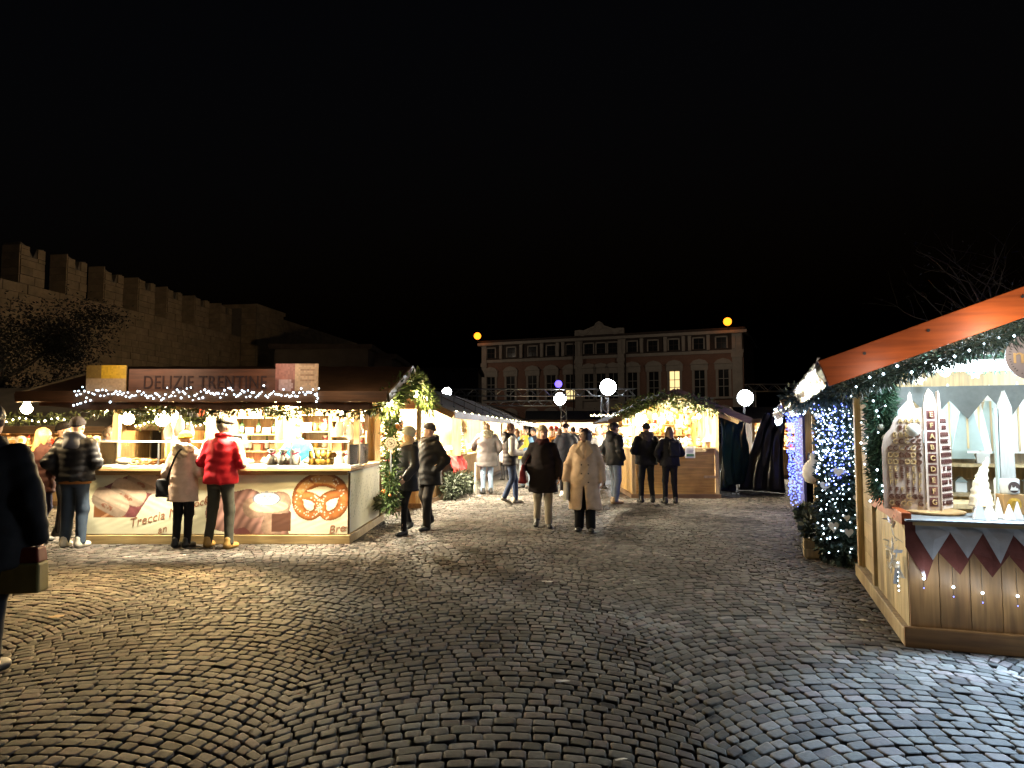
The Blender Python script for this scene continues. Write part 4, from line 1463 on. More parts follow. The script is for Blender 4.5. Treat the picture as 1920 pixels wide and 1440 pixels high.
# white corner post and notices on the gabled hut
t = thing("notice", "white paper notice with a green strip pinned below the hut counter", "notice", at(1294, 848, 17.3))
m = MB(); m.b2(-.12, .12, -.004, .004, -.14, .14); m.build("sheet", mat("paper", (.75, .75, .72), bump=0), t)
m = MB(); m.b2(-.09, .09, -.007, -.005, -.10, -.04); m.build("green_strip", mat("green_ink", (.05, .15, .1), bump=0), t)
m = MB()
for k in range(5): m.b2(-.085, .085 - .02 * (k % 2), -.0065, -.005, .09 - k * .022, .097 - k * .022)
m.build("printed_lines", mat("grey_ink", (.3, .3, .3), bump=0), t)
t = tag(MB().b2(-.16, .16, -.02, .02, -.03, .03).build("wooden_batten", M_PALE), "short pale batten nailed low on the gabled hut front", "batten"); t.location = at(1332, 894, 17.48)
t = tag(MB().b2(-.24, .24, -.03, .03, -.03, .03).build("wooden_batten", M_PALE), "longer pale batten under the gabled hut counter beside the notice", "batten"); t.location = at(1305, 845, 17.34)
garland("garland of fir hung inside the gable of the ornament hut", [at(1165, 775, 16.9), at(1200, 758, 16.9), at(1255, 748, 16.9), at(1300, 754, 16.9), at(1340, 768, 16.9)], .2, 1700, (.11, .15, .04), .09)
string_lights("white bulbs strung along the open side of the ornament hut", [at(1108 + i * 3.2, 779 + 1.5 * math.sin(i * 2.3), 17.1) for i in range(24)], M_BULBW, .010)
# green tarp hanging on the hut's closed side
def drape(name, label, cat, corners, m, n=24, fold=.05, freq=9, thick=True):
    a, b, c, d = [Vector(p) for p in corners]  # bottom-left, bottom-right, top-right, top-left
    mb = MB(); nrm = (b - a).cross(d - a).normalized()
    for i in range(n + 1):
        for j in range(n + 1):
            u, v = i / n, j / n
            p = a.lerp(b, u).lerp(d.lerp(c, u), v)
            p = p + nrm * (fold * math.sin(u * freq * 6.28 / 3 + 1.5 * math.sin(v * 4)) * (1.1 - v * .5) + fold * .4 * math.sin(u * 23 + v * 9))
            mb.v.append(tuple(p - a))
    for i in range(n):
        for j in range(n):
            mb.face([i * (n + 1) + j, (i + 1) * (n + 1) + j, (i + 1) * (n + 1) + j + 1, i * (n + 1) + j + 1])
    o = mb.build(name, m, None, smooth=True)
    md = o.modifiers.new("solid", 'SOLIDIFY'); md.thickness = .006
    o.location = a
    return tag(o, label, cat)


drape("tarpaulin", "dark green plastic tarpaulin hanging beside the gabled hut", "tarpaulin", (at(1352, 915, 18), at(1398, 905, 19.5), at(1400, 775, 19.5), at(1350, 770, 18)), M_TARP, fold=.07)
drape("tarpaulin", "big black tarpaulin slung over goods between the hut and the blue lights", "tarpaulin", (gp(1384, 919) + Vector((0, 0, .02)), gp(1472, 926) + Vector((0, 0, .02)), at(1470, 765, 18.8), at(1432, 775, 19.2)), M_TARPB, fold=.06)
for k, px in enumerate((1359, 1372)):
    q = gp(px, 920)
    t = thing("gas_bottle", "dark blue gas bottle %s the tarpaulin" % ("standing by the hut corner in front of", "beside the first one under")[k], "gas bottle", q)
    m = MB(); m.lathe([(.11, 0), (.12, .03), (.12, .5), (.08, .6), (.04, .63)], (0, 0, 0), 14); m.build("body", mat("blue_steel", (.03, .05, .09), rough=.35), t, smooth=True)
    m = MB(); m.lathe([(.05, .63), (.05, .7), (.08, .7), (.08, .72)], (0, 0, 0), 10); m.build("valve_collar", M_ALU, t)

# stall glimpsed between tarpaulins
FT = Frame(8.6, 25.5, math.radians(-4))
hut(FT, 3.5, 2.2, "stall hung with trinkets glimpsed between the two tarpaulins", eave=2.15, ridge=2.5, planks=4, lamp=(WARM2, 500), lamps=1)
# white lit stall closing the alley
FE = Frame(1.2, 38.5, math.radians(-3))
hut(FE, 4.3, 2.5, "white lit stall facing down the alley with a red heart inside", eave=2.35, ridge=2.75, planks=4, lamp=((1, .95, .85), 1500), lamps=2, roofm=mat("pale_awning", (.35, .35, .36), rough=.6))
t = thing("heart_decoration", "red heart hanging in the white stall at the end of the alley", "decoration", at(1038, 806, 38.2))
m = MB(); hp = [(0.16 * 16 * math.sin(a) ** 3 / 16 * 1.6, .16 * (13 * math.cos(a) - 5 * math.cos(2 * a) - 2 * math.cos(3 * a) - math.cos(4 * a)) / 13 * 1.5) for a in np.linspace(0, 6.283, 28)[:-1]]
m.prism(hp[::-1], -.05, .05); m.build("heart", M_CLOTHR, t)
# stalls beyond the open end of the bakery
FB1 = Frame(-13.2, 15.5, math.radians(4))
hut(FB1, 4.2, 2.4, "yellow lit stall behind the puffer jacket man with a dark awning", eave=2.05, ridge=2.6, planks=5, lamp=(WARM, 700), lamps=2, overf=.9)
FB2 = Frame(-8.6, 17.5, math.radians(-2))
hut(FB2, 3.8, 2.4, "green and yellow lit stall seen through the end of the bakery", eave=2.0, ridge=2.5, planks=5, lamp=(WARM, 800), lamps=2, overf=.7)
garland("fir garland under the awning of the yellow lit stall", [FB1.p(x, -.85, 1.88) for x in np.linspace(0, 4.2, 12)], .12, 900, (.10, .11, .03), .08)
garland("fir garland with pale glints over the stall seen through the bakery", [FB2.p(x, -.7, 1.85) for x in np.linspace(-.2, 3.8, 12)], .16, 1300, (.12, .14, .03), .09)
string_lights("pale lights under the awning of the stall seen through the bakery", [FB2.p(x, -.8, 1.8 + .05 * math.sin(9 * x)) for x in np.linspace(-.2, 3.8, 40)], M_BULBW, .022)
string_lights("small yellow lights under the awning of the yellow lit stall", [FB1.p(x, -.95, 1.86 + .04 * math.sin(9 * x)) for x in np.linspace(0, 4.2, 34)], M_BULBW, .018)

# ------------------------------------------------------------------ gift stall with the letter rack
AR = math.radians(-19.0)
FR = Frame(3.0, 5.46, AR)


def gift_stall():
    root = thing("gift_stall", "wooden gift stall with red gable beam and zigzag felt along its counter", "market stall", FR.o, AR)
    W, D = 3.4, 2.75
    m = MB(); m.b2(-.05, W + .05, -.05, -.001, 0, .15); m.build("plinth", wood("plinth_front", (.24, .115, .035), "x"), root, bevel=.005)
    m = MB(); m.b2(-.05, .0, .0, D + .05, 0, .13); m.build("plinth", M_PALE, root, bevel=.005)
    m = MB(); m.b2(.001, W, .001, D, .08, .12); m.build("floor_boards", M_PALE, root)
    # counter front and end, upright boards
    n = 17
    for i in range(n):
        a = W * i / n
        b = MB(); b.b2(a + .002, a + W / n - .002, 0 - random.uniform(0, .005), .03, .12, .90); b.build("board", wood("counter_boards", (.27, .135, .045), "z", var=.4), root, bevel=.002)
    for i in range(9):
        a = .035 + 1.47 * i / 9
        b = MB(); b.b2(0 - random.uniform(0, .003), .028, a + .002, a + 1.47 / 9 - .002, .12, .90); b.build("end_board", wood("yellow_spruce", (.55, .44, .24), 'z'), root, bevel=.002)  # end boards paler and yellower than the counter front
    m = MB(); m.b2(-.035, .032, .0, 1.55, .9, .99); m.build("end_rail", M_RED, root, bevel=.003)
    m = MB(); m.b2(.034, W, -.05, .62, .905, .93); m.build("countertop", M_PINEX, root)
    m = MB(); m.b2(-.02, W + .02, -.065, .60, .932, .945); m.build("counter_cloth", mat("pale_grey_cloth", (.13, .135, .14), rough=.8, var=.08, scale=15), root)
    m = MB(); m.b2(.034, .5, .62, 1.5, .93, .945); m.build("side_counter", M_PALE, root)
    # posts
    for x, y, z0 in ((-.03, 1.55, .12), (-.03, D - .12, .12), (W - .1, D - .12, .12), (W - .1, .0, .94)):
        m = MB(); m.b2(x, x + .11, y, y + .11, z0, 2.18); m.build("post", M_PALE, root, bevel=.004)
    # level boards on the rear part of the aisle side
    for k in range(12):
        z = .14 + k * .165
        b = MB(); b.b2(0.03, .055, 1.67, D - .13, z, z + .16); b.build("side_board", M_PALE, root)
    # back wall
    for k in range(13):
        z = .12 + k * .165
        b = MB(); b.b2(.1, W - .1, D - .05, D - .02, z, z + .16); b.build("back_board", M_PALE, root)
    # roof: ridge runs away from the camera
    xl, zl = -.58, 2.04
    ax, az = 1.75, 2.88
    xr = 4.05; zr = 2.04
    for x0, z0 in ((xl, zl), (xr, zr)):
        nb = 7
        for k in range(nb):
            f0, f1 = k / nb, (k + 1) / nb
            xa, za = x0 + (ax - x0) * f0, z0 + (az - z0) * f0; xb, zb = x0 + (ax - x0) * f1, z0 + (az - z0) * f1
            m = MB()
            m.v += [(xa, -.3, za + .05), (xb, -.3, zb + .05), (xb, D + .3, zb + .05), (xa, D + .3, za + .05), (xa, -.3, za + .075), (xb, -.3, zb + .075), (xb, D + .3, zb + .075), (xa, D + .3, za + .075)]
            for q in ((0, 3, 2, 1), (4, 5, 6, 7), (0, 1, 5, 4), (2, 3, 7, 6)): m.face(list(q))
            m.build("roof_board", wood("roof_lining", (.55, .42, .2), 'y'), root)
        m = MB(); m.poly([(x0 - .03 * (1 if x0 < 0 else -1), -.32, z0 + .082), (ax, -.32, az + .082), (ax, D + .32, az + .082), (x0, D + .32, z0 + .082)]); m.build("roof_felt", M_DKROOF, root)
        m = MB()
        d0 = Vector((x0, -.345, z0 + .0)); d1 = Vector((ax, -.345, az + .0))
        mid = d0.lerp(d1, .70)
        m.beam(d0, mid, .05, .205); m.build("barge_board", M_RED, root, bevel=.006)
        m = MB(); m.beam(mid + (d1 - d0).normalized() * .006, d1, .05, .205); m.build("barge_board", M_RED, root, bevel=.006)
        for f in (.12, .3, .55):
            q = d0.lerp(d1, f); m = MB(); m.lathe([(.012, 0), (.012, .004)], (q.x, -.371, q.z + .04), 8, Matrix.Rotation(math.radians(90), 3, 'X')); m.build("nail_head", M_BLACKM, root)
    # rolled plastic sheet along the aisle eave
    m = MB(); nn = 40
    for i in range(nn + 1):
        y = -.33 + (D + .6) * i / nn
        for j in range(5):
            m.v.append((xl - .02 - .03 * math.sin(j * 1.2) - .012 * math.sin(i * 1.9 + j), y, zl + .12 - j * .055 + .01 * math.sin(i * 1.3 + j * 2)))
    for i in range(nn):
        for j in range(4):
            m.face([i * 5 + j, (i + 1) * 5 + j, (i + 1) * 5 + j + 1, i * 5 + j + 1])
    m.build("eave_plastic", M_PLASTIC, root, smooth=True)
    # zigzag grey felt, two layers, along the counter front
    for lay, (dz, amp, off, mm) in enumerate(((.40, .22, 0.0, mat("clear_zigzag", (.11, .035, .028), rough=.22, var=.4, scale=5, bump=.5, bdist=.02)), (.24, .19, .07, mat("grey_zigzag", (.26, .25, .26), rough=.5, var=.2, scale=8, bump=.4, bdist=.02)))):
        m = MB(); x = 0.0; i = 0; pitch = .205
        top = .93
        yb = -.018 - lay * .014
        rr = random.Random(5 + lay)
        xx = -.02 + off
        while xx < W:
            w_ = pitch * rr.uniform(.85, 1.15); tip = top - dz - rr.uniform(-.03, .05)
            root_z = top - dz + amp * rr.uniform(.7, 1.0)
            c = xx + w_ / 2
            m.v += [(xx, yb, top), (c, yb, top), (xx + w_, yb, top), (xx + w_, yb - .004, root_z), (c + rr.uniform(-.02, .02), yb - .03 - .015 * rr.random(), tip), (xx, yb - .004, root_z), (c, yb - .022, (root_z + tip) / 2 + .05)]
            b0 = len(m.v) - 7
            m.face([b0, b0 + 5, b0 + 6, b0 + 1]); m.face([b0 + 1, b0 + 6, b0 + 3, b0 + 2]); m.face([b0 + 5, b0 + 4, b0 + 6]); m.face([b0 + 6, b0 + 4, b0 + 3])
            xx += w_
        o = m.build("zigzag_trim", mm, root)
        md = o.modifiers.new("solid", 'SOLIDIFY'); md.thickness = .003
    # inside: grey felt pelmet with pointed edge, shelves
    m = MB(); xx = .1
    while xx < W - .1:
        w_ = random.uniform(.26, .4)
        m.poly([(xx, 1.25, 2.02), (xx, 1.25, 1.72), (xx + w_ / 2, 1.25, 1.72 + random.uniform(.14, .24)), (xx + w_, 1.25, 1.72), (xx + w_, 1.25, 2.02)])
        xx += w_
    o = m.build("pointed_pelmet", M_FELT, root); md = o.modifiers.new("solid", 'SOLIDIFY'); md.thickness = .01
    for z in (.95, 1.25, 1.55):
        m = MB(); m.b2(.15, W - .15, D - .5, D - .06, z, z + .03); m.build("shelf", M_PALE, root)
    m = MB(); m.b2(.5, W, .9, 1.35, .95, .99); m.build("inner_table", M_PALE, root)
    return root


gift_stall()
R = FR.p
# cool light tube above the counter
t = thing("light_tube", "long cool white light tube over the gift stall counter", "lamp", R(1.35, .2, 2.1), AR)
m = MB(); m.tube([(-1.1, 0, 0), (1.6, 0, 0)], .026, 10); m.build("tube", M_TUBE, t, smooth=True)
m = MB(); m.b2(-1.12, 1.62, -.03, .03, .03, .06); m.build("batten_housing", M_FRAMEW, t)
for a in (.45, 1.2, 2.0):
    light("tube_and_fill_light", R(a, .05, 2.06), 480, (.46, .70, 1.0), .15, kind='SPOT', spot=math.radians(86), aim=R(a + .35, -1.45, 0))  # added spot beside the tube, lights the ground outside
    light("tube_and_fill_light", R(a, .15, 2.06), 62, COOL, .2)
light("tube_and_fill_light", R(.35, 1.3, 2.0), 42, COOL, .2)  # added interior fill, away from the tube
light("tube_and_fill_light", R(1.8, 1.6, 2.0), 60, COOL, .2)  # second added fill, deeper in the stall

garland("thick fir garland hanging down the open corner of the gift stall", [R(-.04, .74, 2.08), R(-.05, .72, 1.7), R(-.04, .71, 1.35), R(-.03, .72, 1.08)], .12, 10000, (.035, .085, .05), .055, wide=.11, baubles=7, bcol=(.6, .6, .55))
garland("fir garland slung below the red gable beam of the gift stall", [R(-.45, -.22, 1.93), R(0, -.24, 2.07), R(.5, -.24, 2.24), R(1.0, -.24, 2.42), R(1.5, -.24, 2.58), R(2.0, -.24, 2.55)], .085, 7000, (.02, .04, .032), .055, wide=.11, baubles=3, bcol=(.6, .6, .55))
garland("straight fir swag lit from below by the tube of the gift stall", [R(.2, .42, 2.17), R(.7, .42, 2.16), R(1.3, .42, 2.17), R(2.0, .42, 2.18)], .07, 4000, (.04, .095, .06), .05, wide=.11)
pts = []
rr = random.Random(2)
for k in range(26):
    a = -.45 + 2.3 * k / 25
    pts.append(R(a, -.33, 1.93 + .34 * (a + .45) + rr.gauss(0, .035)))
string_lights("cold blue white lights in the garland under the red gable beam", pts, M_LEDW, .010)
for a, w_ in ((-.2, 3), (.5, 7), (1.2, 5), (1.9, 5)):
    light("beam_fill", R(a, -.62, 1.94 + .34 * (a + .45)), w_, (1, .86, .7), .1)  # added warm fill in front of the red beam, not the bulbs' own light
string_lights("white lights wound into the thick corner garland of the gift stall", [R(-.1 + rr.gauss(0, .05), .66 + rr.gauss(0, .08), 2.05 - k * .045) for k in range(24)], M_LEDW, .010)
# spots on the counter front
for k, (px, py) in enumerate(((1718, 1085), (1772, 1101), (1825, 1112), (1889, 1118))):
    # counter front plane
    ratio = (px - 960) / FPX
    a = (ratio * 5.46 - 3.0) / (.9455 + ratio * .3256)
    p = R(a, -.03, 0); z = at(px, py, p.y).z
    lab = ("nearest the counter corner", "second from the counter corner", "third from the counter corner", "farthest along the counter")[k]
    t = thing("led_spot", "tiny white light on the counter boards, " + lab, "light", R(a, -.02, z), AR, "lights on the gift stall counter")
    m = MB(); m.sphere((0, -.008, 0), .0095, 8, 6); m.build("lens", M_LEDW, t, smooth=True)
    m = MB(); m.sphere((0, -.004, -.07), .0045, 6, 5); m.build("lower_led", M_LEDB, t)
    m = MB(); m.tube([(0, 0, .2), (0, -.003, 0), (0, -.003, -.07)], .0015, 4); m.build("wire", M_WIRE, t)
    light("led_light", R(a, -.16, z + .03), .7, COOL, .01)
# white ribbon and stars at the corner
t = thing("ribbon_bow", "crumpled white ribbon and stars hanging at the counter corner", "ribbon", R(-.03, .04, .94), AR)
m = MB(); rr = random.Random(9)
for k in range(26):
    x = rr.gauss(0, .02); y = rr.uniform(-.05, .35); z = -rr.uniform(0, .42)
    a = Vector((rr.gauss(0, .025), rr.gauss(0, .03), rr.gauss(0, .06)))
    b = Vector((rr.gauss(0, .02), rr.gauss(0, .04), rr.gauss(0, .03)))
    c = Vector((-.03 - abs(x), y, z)); m.poly([c, c + a, c + a + b, c + b])
m.build("ribbon", mat("white_ribbon", (.7, .72, .76), rough=.35, bump=.1), t)
for k in range(3):
    m = MB(); sp = []
    for i in range(10):
        rad = .05 if i % 2 == 0 else .02
        an = math.pi / 2 + i * math.pi / 5; sp.append((rad * math.cos(an), rad * math.sin(an)))
    m.prism(sp, -.004, .004)
    m.v = [(-.06 + y, .05 + k * .05 + x, -.2 - k * .1 + z) for x, y, z in m.v]
    m.build("star", mat("white_felt", (.75, .75, .78)), t)
string_lights("white drops of light trailing from the ribbon at the counter corner", [R(-.06, .08 + .02 * math.sin(k * 2), .6 - k * .035) for k in range(7)], M_LEDW, .006)

# rows of stalls beyond the gift stall
p = R(-.05, 3.5); F2 = Frame(p.x, p.y, AR)
hut(F2, 3.2, 2.9, "stall covered in blue and white fairy lights behind the gift stall", eave=2.15, ridge=2.7, gable=True, opens=('front', 'left'), over=.5, overf=.35, planks=8, lamp=(COOL, 60), lamps=2, roofm=M_TARPB)
p = R(-.15, 7.4); F3 = Frame(p.x, p.y, AR)
hut(F3, 3.2, 4.2, "stall with a dense blue light curtain at its open side", eave=2.25, ridge=2.8, gable=True, opens=('front', 'left'), over=.5, overf=.35, planks=6, lamp=(COOL, 60), lamps=2, roofm=M_TARPB)
for f, D_, nm in ((F2, 2.9, "behind the gift stall"), (F3, 4.2, "above the blue light curtain")):
    m = MB(); nn = 50
    for i in range(nn + 1):
        y = -.4 + (D_ + .8) * i / nn
        for j in range(5):
            m.v.append((-.52 - .04 * math.sin(j * 1.2) - .02 * math.sin(i * 1.7 + j), y, 2.08 - j * .05 + .02 * math.sin(i * 1.1 + j * 2)))
    for i in range(nn):
        for j in range(4):
            m.face([i * 5 + j, (i + 1) * 5 + j, (i + 1) * 5 + j + 1, i * 5 + j + 1])
    o = m.build("plastic_sheet", M_PLASTIC, None, smooth=True); o.location = f.o; o.rotation_euler = (0, 0, AR)
    tag(o, "rolled clear plastic sheet along the eave " + nm, "plastic sheet")


def curtain(label, f, x0, x1, y0, y1, zt, zb, n, drop, m, r):
    rr = random.Random(n)
    b = []
    for k in range(n):
        u = (k + .5) / n
        x = x0 + (x1 - x0) * u + rr.gauss(0, .03); y = y0 + (y1 - y0) * u + rr.gauss(0, .05)
        zz = zt
        end = zb + rr.uniform(0, .4) * (zt - zb) * .6
        while zz > end:
            b.append(f.p(x + rr.gauss(0, .02), y + rr.gauss(0, .02), zz)); zz -= drop * rr.uniform(.6, 1.4)
    return string_lights(label, b, m, r, wire=False)


curtain("long deep blue curtain of lights on the far stall", F3, -.2, -.25, .3, 3.3, 2.1, .05, 26, .11, M_LEDB, .017)
curtain("ball of white lights at the eave end above the blue curtain", F3, -.5, -.4, 3.4, 4.4, 2.12, 1.75, 26, .07, M_LEDW, .02)
curtain("icy white curtain of lights over the greenery behind the gift stall", F2, -.34, .06, -.36, -.3, 2.1, 1.05, 24, .085, M_LEDW, .009)
curtain("icy blue lights mixed into the white curtain over the greenery", F2, -.34, .06, -.38, -.3, 2.1, .9, 16, .09, M_LEDB, .010)
curtain("loose white lights trailing down the greenery behind the gift stall", F2, -.33, .08, -.36, -.28, 1.5, .12, 18, .15, M_LEDW, .009)
curtain("white lights under the eave of the blue lit stall", F2, -.45, -.5, -.3, 2.6, 2.05, 1.8, 22, .08, M_LEDW, .012)
light("curtain_and_added_glow", F2.p(-.3, -.7, 1.6), 7, (.55, .7, 1), .3)
light("curtain_and_added_glow", F2.p(-.4, 1.2, 1.8), 6, (.35, .45, 1), .3)
light("curtain_and_added_glow", F3.p(-.6, 1.5, 1.3), 12, (.15, .18, 1), .4)
light("curtain_and_added_glow", F3.p(1.5, 2.0, 3.4), 60, (.12, .14, 1), .4)  # added blue light above the roof to tint the tree
tag(MB().b2(-.02, .02, 0, 3.0, .1, 2.1).build("blue_cloth", mat("blue_cloth", (.03, .04, .22), rough=.8)), "dark blue cloth behind the blue light curtain", "cloth").location = F3.p(-.12, .3, 0)
bpy.data.objects["blue_cloth"].rotation_euler = (0, 0, AR)
garland("tall greenery wall with pale hearts beside the gift stall", [F2.p(-.2, -.1, .15), F2.p(-.18, -.12, .8), F2.p(-.16, -.15, 1.4), F2.p(-.16, -.15, 2.0)], .15, 4200, (.035, .055, .045), .075, wide=.4, cat="greenery")
garland("second greenery column closer to the gift stall post", [F2.p(-.05, -.2, .1), F2.p(-.02, -.22, 1.0), F2.p(0, -.2, 2.0)], .14, 3000, (.03, .055, .04), .07, wide=.4, cat="greenery")
garland("dark greenery along the aisle side of the blue lit stall", [F2.p(-.35, .4, .3), F2.p(-.35, 1.4, .45), F2.p(-.3, 2.6, .3)], .13, 1600, (.03, .045, .03), .08, wide=.4, cat="greenery")
garland("greenery over the eave corner of the blue lit stall", [F2.p(-.6, -.35, 2.0), F2.p(-.3, -.4, 2.05), F2.p(.2, -.42, 2.05)], .16, 1800, (.03, .05, .05), .07, cat="greenery")
mh = mat("pale_wood_heart", (.60, .55, .48), rough=.6)
rr = random.Random(21)
hm = MB(); hm.prism([(x * .24, z * .24) for x, z in hp][::-1], -.006, .006); hme = hm.mesh("heart_ornament", mh)
for k in range(11):
    o = link("heart_ornament", hme); o.scale = (rr.uniform(.55, 1),) * 3; o.location = F2.p(rr.uniform(-.34, .1), -.34 + rr.gauss(0, .05), rr.uniform(.2, 2.05)); o.rotation_euler = (0, 0, AR + rr.uniform(-.6, .6))
    tag(o, "small pale heart hanging in the greenery behind the gift stall", "ornament", "hearts in the greenery")
# low wooden box and white cloth sack
t = thing("wooden_crate", "low wooden crate on the cobbles beside the greenery", "crate", gp(1541, 1050) + Vector((0, .15, 0)), AR)
for z in (.02, .13):
    m = MB(); m.b2(-.14, .14, -.115, -.1, z, z + .1); m.build("slat", M_PALE, t); m = MB(); m.b2(-.14, .14, .1, .115, z, z + .1); m.build("slat", M_PALE, t)
    m = MB(); m.b2(-.155, -.141, -.115, .115, z, z + .1); m.build("slat", M_PALE, t); m = MB(); m.b2(.141, .155, -.115, .115, z, z + .1); m.build("slat", M_PALE, t)
m = MB(); m.b2(-.139, .139, -.099, .099, .0, .02); m.build("base", M_PALE, t)
t = thing("cloth_sack", "pale bulging sack hanging beside the blue lit stall", "sack", at(1525, 880, 11.4))
m = MB(); m.lathe([(.03, .26), (.06, .2), (.05, .17), (.15, .05), (.17, -.08), (.12, -.2), (.04, -.23)], (0, 0, 0), 14); m.build("sack", mat("sackcloth", (.55, .53, .5), rough=.9, bump=.5, scale=12), t, smooth=True)
# ------------------------------------------------------------------ goods on the gift stall
M_RACK = mat("taupe_board", (.52, .42, .36), rough=.7, var=.08, scale=9)
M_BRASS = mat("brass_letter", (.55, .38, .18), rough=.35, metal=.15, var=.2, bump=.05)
M_BRONZE_SHADE = mat("bronze_and_shaded_brass", (.10, .035, .03), rough=.35, metal=.3, var=.3, bump=.05)
rk = at(1751, 962, 5.78); rk.z = .975
rack = thing("letter_rack", "arched brown display rack of little brass letters on the gift counter", "display rack", rk, math.radians(-8))
m = MB(); m.lathe([(.21, -.028), (.23, -.02), (.23, -.008), (.2, 0)], (.02, .06, 0), 28); m.build("turntable", M_PINEX, rack, smooth=False)
outl = [(0, 0), (.30, 0), (.305, .5), (.285, .60), (.235, .66), (.205, .74), (.14, .80), (.11, .83), (.10, .93), (.085, .96), (.07, .93), (.065, .82), (0, .83)]
lets = {}
for ch in "ABCDEFG":
    me = text_mesh("letter", ch, .056, .008); me.materials.append(M_BRASS); me.materials.append(M_BRONZE_SHADE)
    cx = (max(v.co.x for v in me.vertices) + min(v.co.x for v in me.vertices)) / 2
    for v in me.vertices:
        v.co = (v.co.x - cx, -v.co.z, v.co.y)
    lets[ch] = me
lets_shade = {}
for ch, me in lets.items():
    d = me.copy(); d.materials.clear(); d.materials.append(M_BRONZE_SHADE); lets_shade[ch] = d  # darker copies: shade of the turned wing put into the letter colour
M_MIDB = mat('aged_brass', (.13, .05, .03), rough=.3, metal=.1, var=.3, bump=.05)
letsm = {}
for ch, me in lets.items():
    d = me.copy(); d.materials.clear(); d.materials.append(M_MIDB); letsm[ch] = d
RK = Frame(rk.x, rk.y, math.radians(-8), rk.z)
for side, ang, sx in (("left", math.radians(14), -1), ("right", math.radians(-48), 1)):
    m = MB(); m.prism([(sx * u, z) for u, z in (outl if sx < 0 else outl[::-1])] if sx > 0 else [(sx * u, z) for u, z in outl[::-1]][::-1], -.006, .006)
    o = m.build("panel", M_RACK, rack)
    off = Vector((sx * .05, .02 if sx < 0 else .03, 0))
    o.location = off
    aa = -ang if sx < 0 else -ang
    o.rotation_euler = (0, 0, aa)
    rr = random.Random(6)
    rows = 13
    for i in range(rows):
        z = .03 + i * .056
        ch = "GGFFEEDDCCBBA"[i]
        wmax = .29 if z < .5 else (.25 if z < .62 else .2)
        for k in range(6):
            u = .035 + k * .042
            if u > wmax - .02 or (rr.random() < .03):
                continue
            q = Matrix.Rotation(aa, 3, 'Z') @ Vector((sx * u, -.014, z)) + off
            l = link("letter", (lets[ch] if rr.random() < .55 else letsm[ch]) if sx < 0 else lets_shade[ch])
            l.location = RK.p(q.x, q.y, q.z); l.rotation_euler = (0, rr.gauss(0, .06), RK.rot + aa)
            tag(l, "little brass letter in the lit rows of the letter rack" if sx < 0 else "little brass letter coloured dark for the shaded wing of the letter rack", "letter", "brass letters on the lit wing" if sx < 0 else "darkened brass letters on the shaded wing")
m = MB(); m.prism([(-.05, 0), (.05, 0), (.05, .86), (.02, .95), (-.01, .98), (-.035, .93), (-.05, .84)], -.008, .008)
sp = m.build("spine_panel", M_RACK, rack)
for k in range(9):
    b = MB(); z = .06 + k * .088
    b.b2(-.032, .032, -.012, -.009, z - .03, z + .042); b.build("frame", M_BRONZE_SHADE, sp)
    l = link("letter", lets["GFEDCBAFE"[k]]); l.location = RK.p(0, -.02, z - .012); l.rotation_euler = (0, 0, RK.rot)
    tag(l, "framed brass letter in the column on the rack spine", "letter", "brass letters on the rack spine")
m = MB(); m.b2(.051, .056, -.03, .01, 0, .96); m.build("spine_edge", M_RACK, rack)

M_WHITE = mat("matt_white_ceramic", (.6, .6, .57), rough=.4, var=.05)
M_SAGE = mat("sage_glass_board", (.33, .40, .38), rough=.3, var=.1)
M_GREY = mat("weathered_grey_wood", (.28, .28, .26), rough=.7, var=.2, scale=8, stretch=(8, 8, 1))


def stand(name, label, cat, px, py, Y, z=None, rot=0):
    p = at(px, py, Y)
    if z is not None: p.z = z
    return thing(name, label, cat, p, rot)


# decorative tree boards inside
for k, (px, pt, pb, w, Y, mm, lab) in enumerate(((1702, 728, 830, .34, 6.8, M_SAGE, "pale glass tree beside the corner garland"), (1782, 720, 860, .42, 6.9, M_SAGE, "widest pale glass tree behind the letter rack"),
                                               (1815, 727, 845, .26, 6.5, M_SAGE, "slim sage tree with a centre rib"), (1837, 733, 850, .2, 6.7, M_WHITE, "narrow white tree between the sage trees"),
                                               (1860, 722, 850, .3, 6.9, M_SAGE, "pale tree behind the grey obelisk"), (1912, 716, 850, .34, 6.7, M_WHITE, "white tree at the edge of the picture"))):
    base = at(px, pb, Y); top = at(px, pt, Y); h = top.z - base.z
    base.z = max(.99 + .0, base.z)
    t = thing("wooden_tree", lab, "decoration", (base.x, base.y, base.z), AR)
    h = top.z - base.z
    m = MB(); m.prism([(-w / 2, 0), (w / 2, 0), (w * .13, h * .78), (0, h), (-w * .13, h * .78)], -.012, .012); m.build("board", mm, t)
    m = MB(); m.prism([(-w * .14, h * .77), (w * .14, h * .77), (0, h * 1.005)], -.02, .02); m.build("snow_cap", M_WHITE, t)
    m = MB(); m.b2(-.008, .008, -.02, -.012, .02, h * .76); m.build("rib", M_PALE, t)
p0 = at(1886, 850, 6.0)
t = thing("obelisk", "tall weathered grey wooden obelisk on the gift stall table", "decoration", (p0.x, p0.y, .992), AR)
hh = at(1886, 732, 6.0).z - .992
m = MB(); m.prism([(-.055, 0), (.055, 0), (.048, hh * .85), (0, hh), (-.048, hh * .85)], -.04, .04); m.build("body", M_GREY, t, bevel=.004)
m = MB(); m.b2(-.075, -.056, -.03, .03, 0, hh * .84); m.build("side_strip", M_SAGE, t)

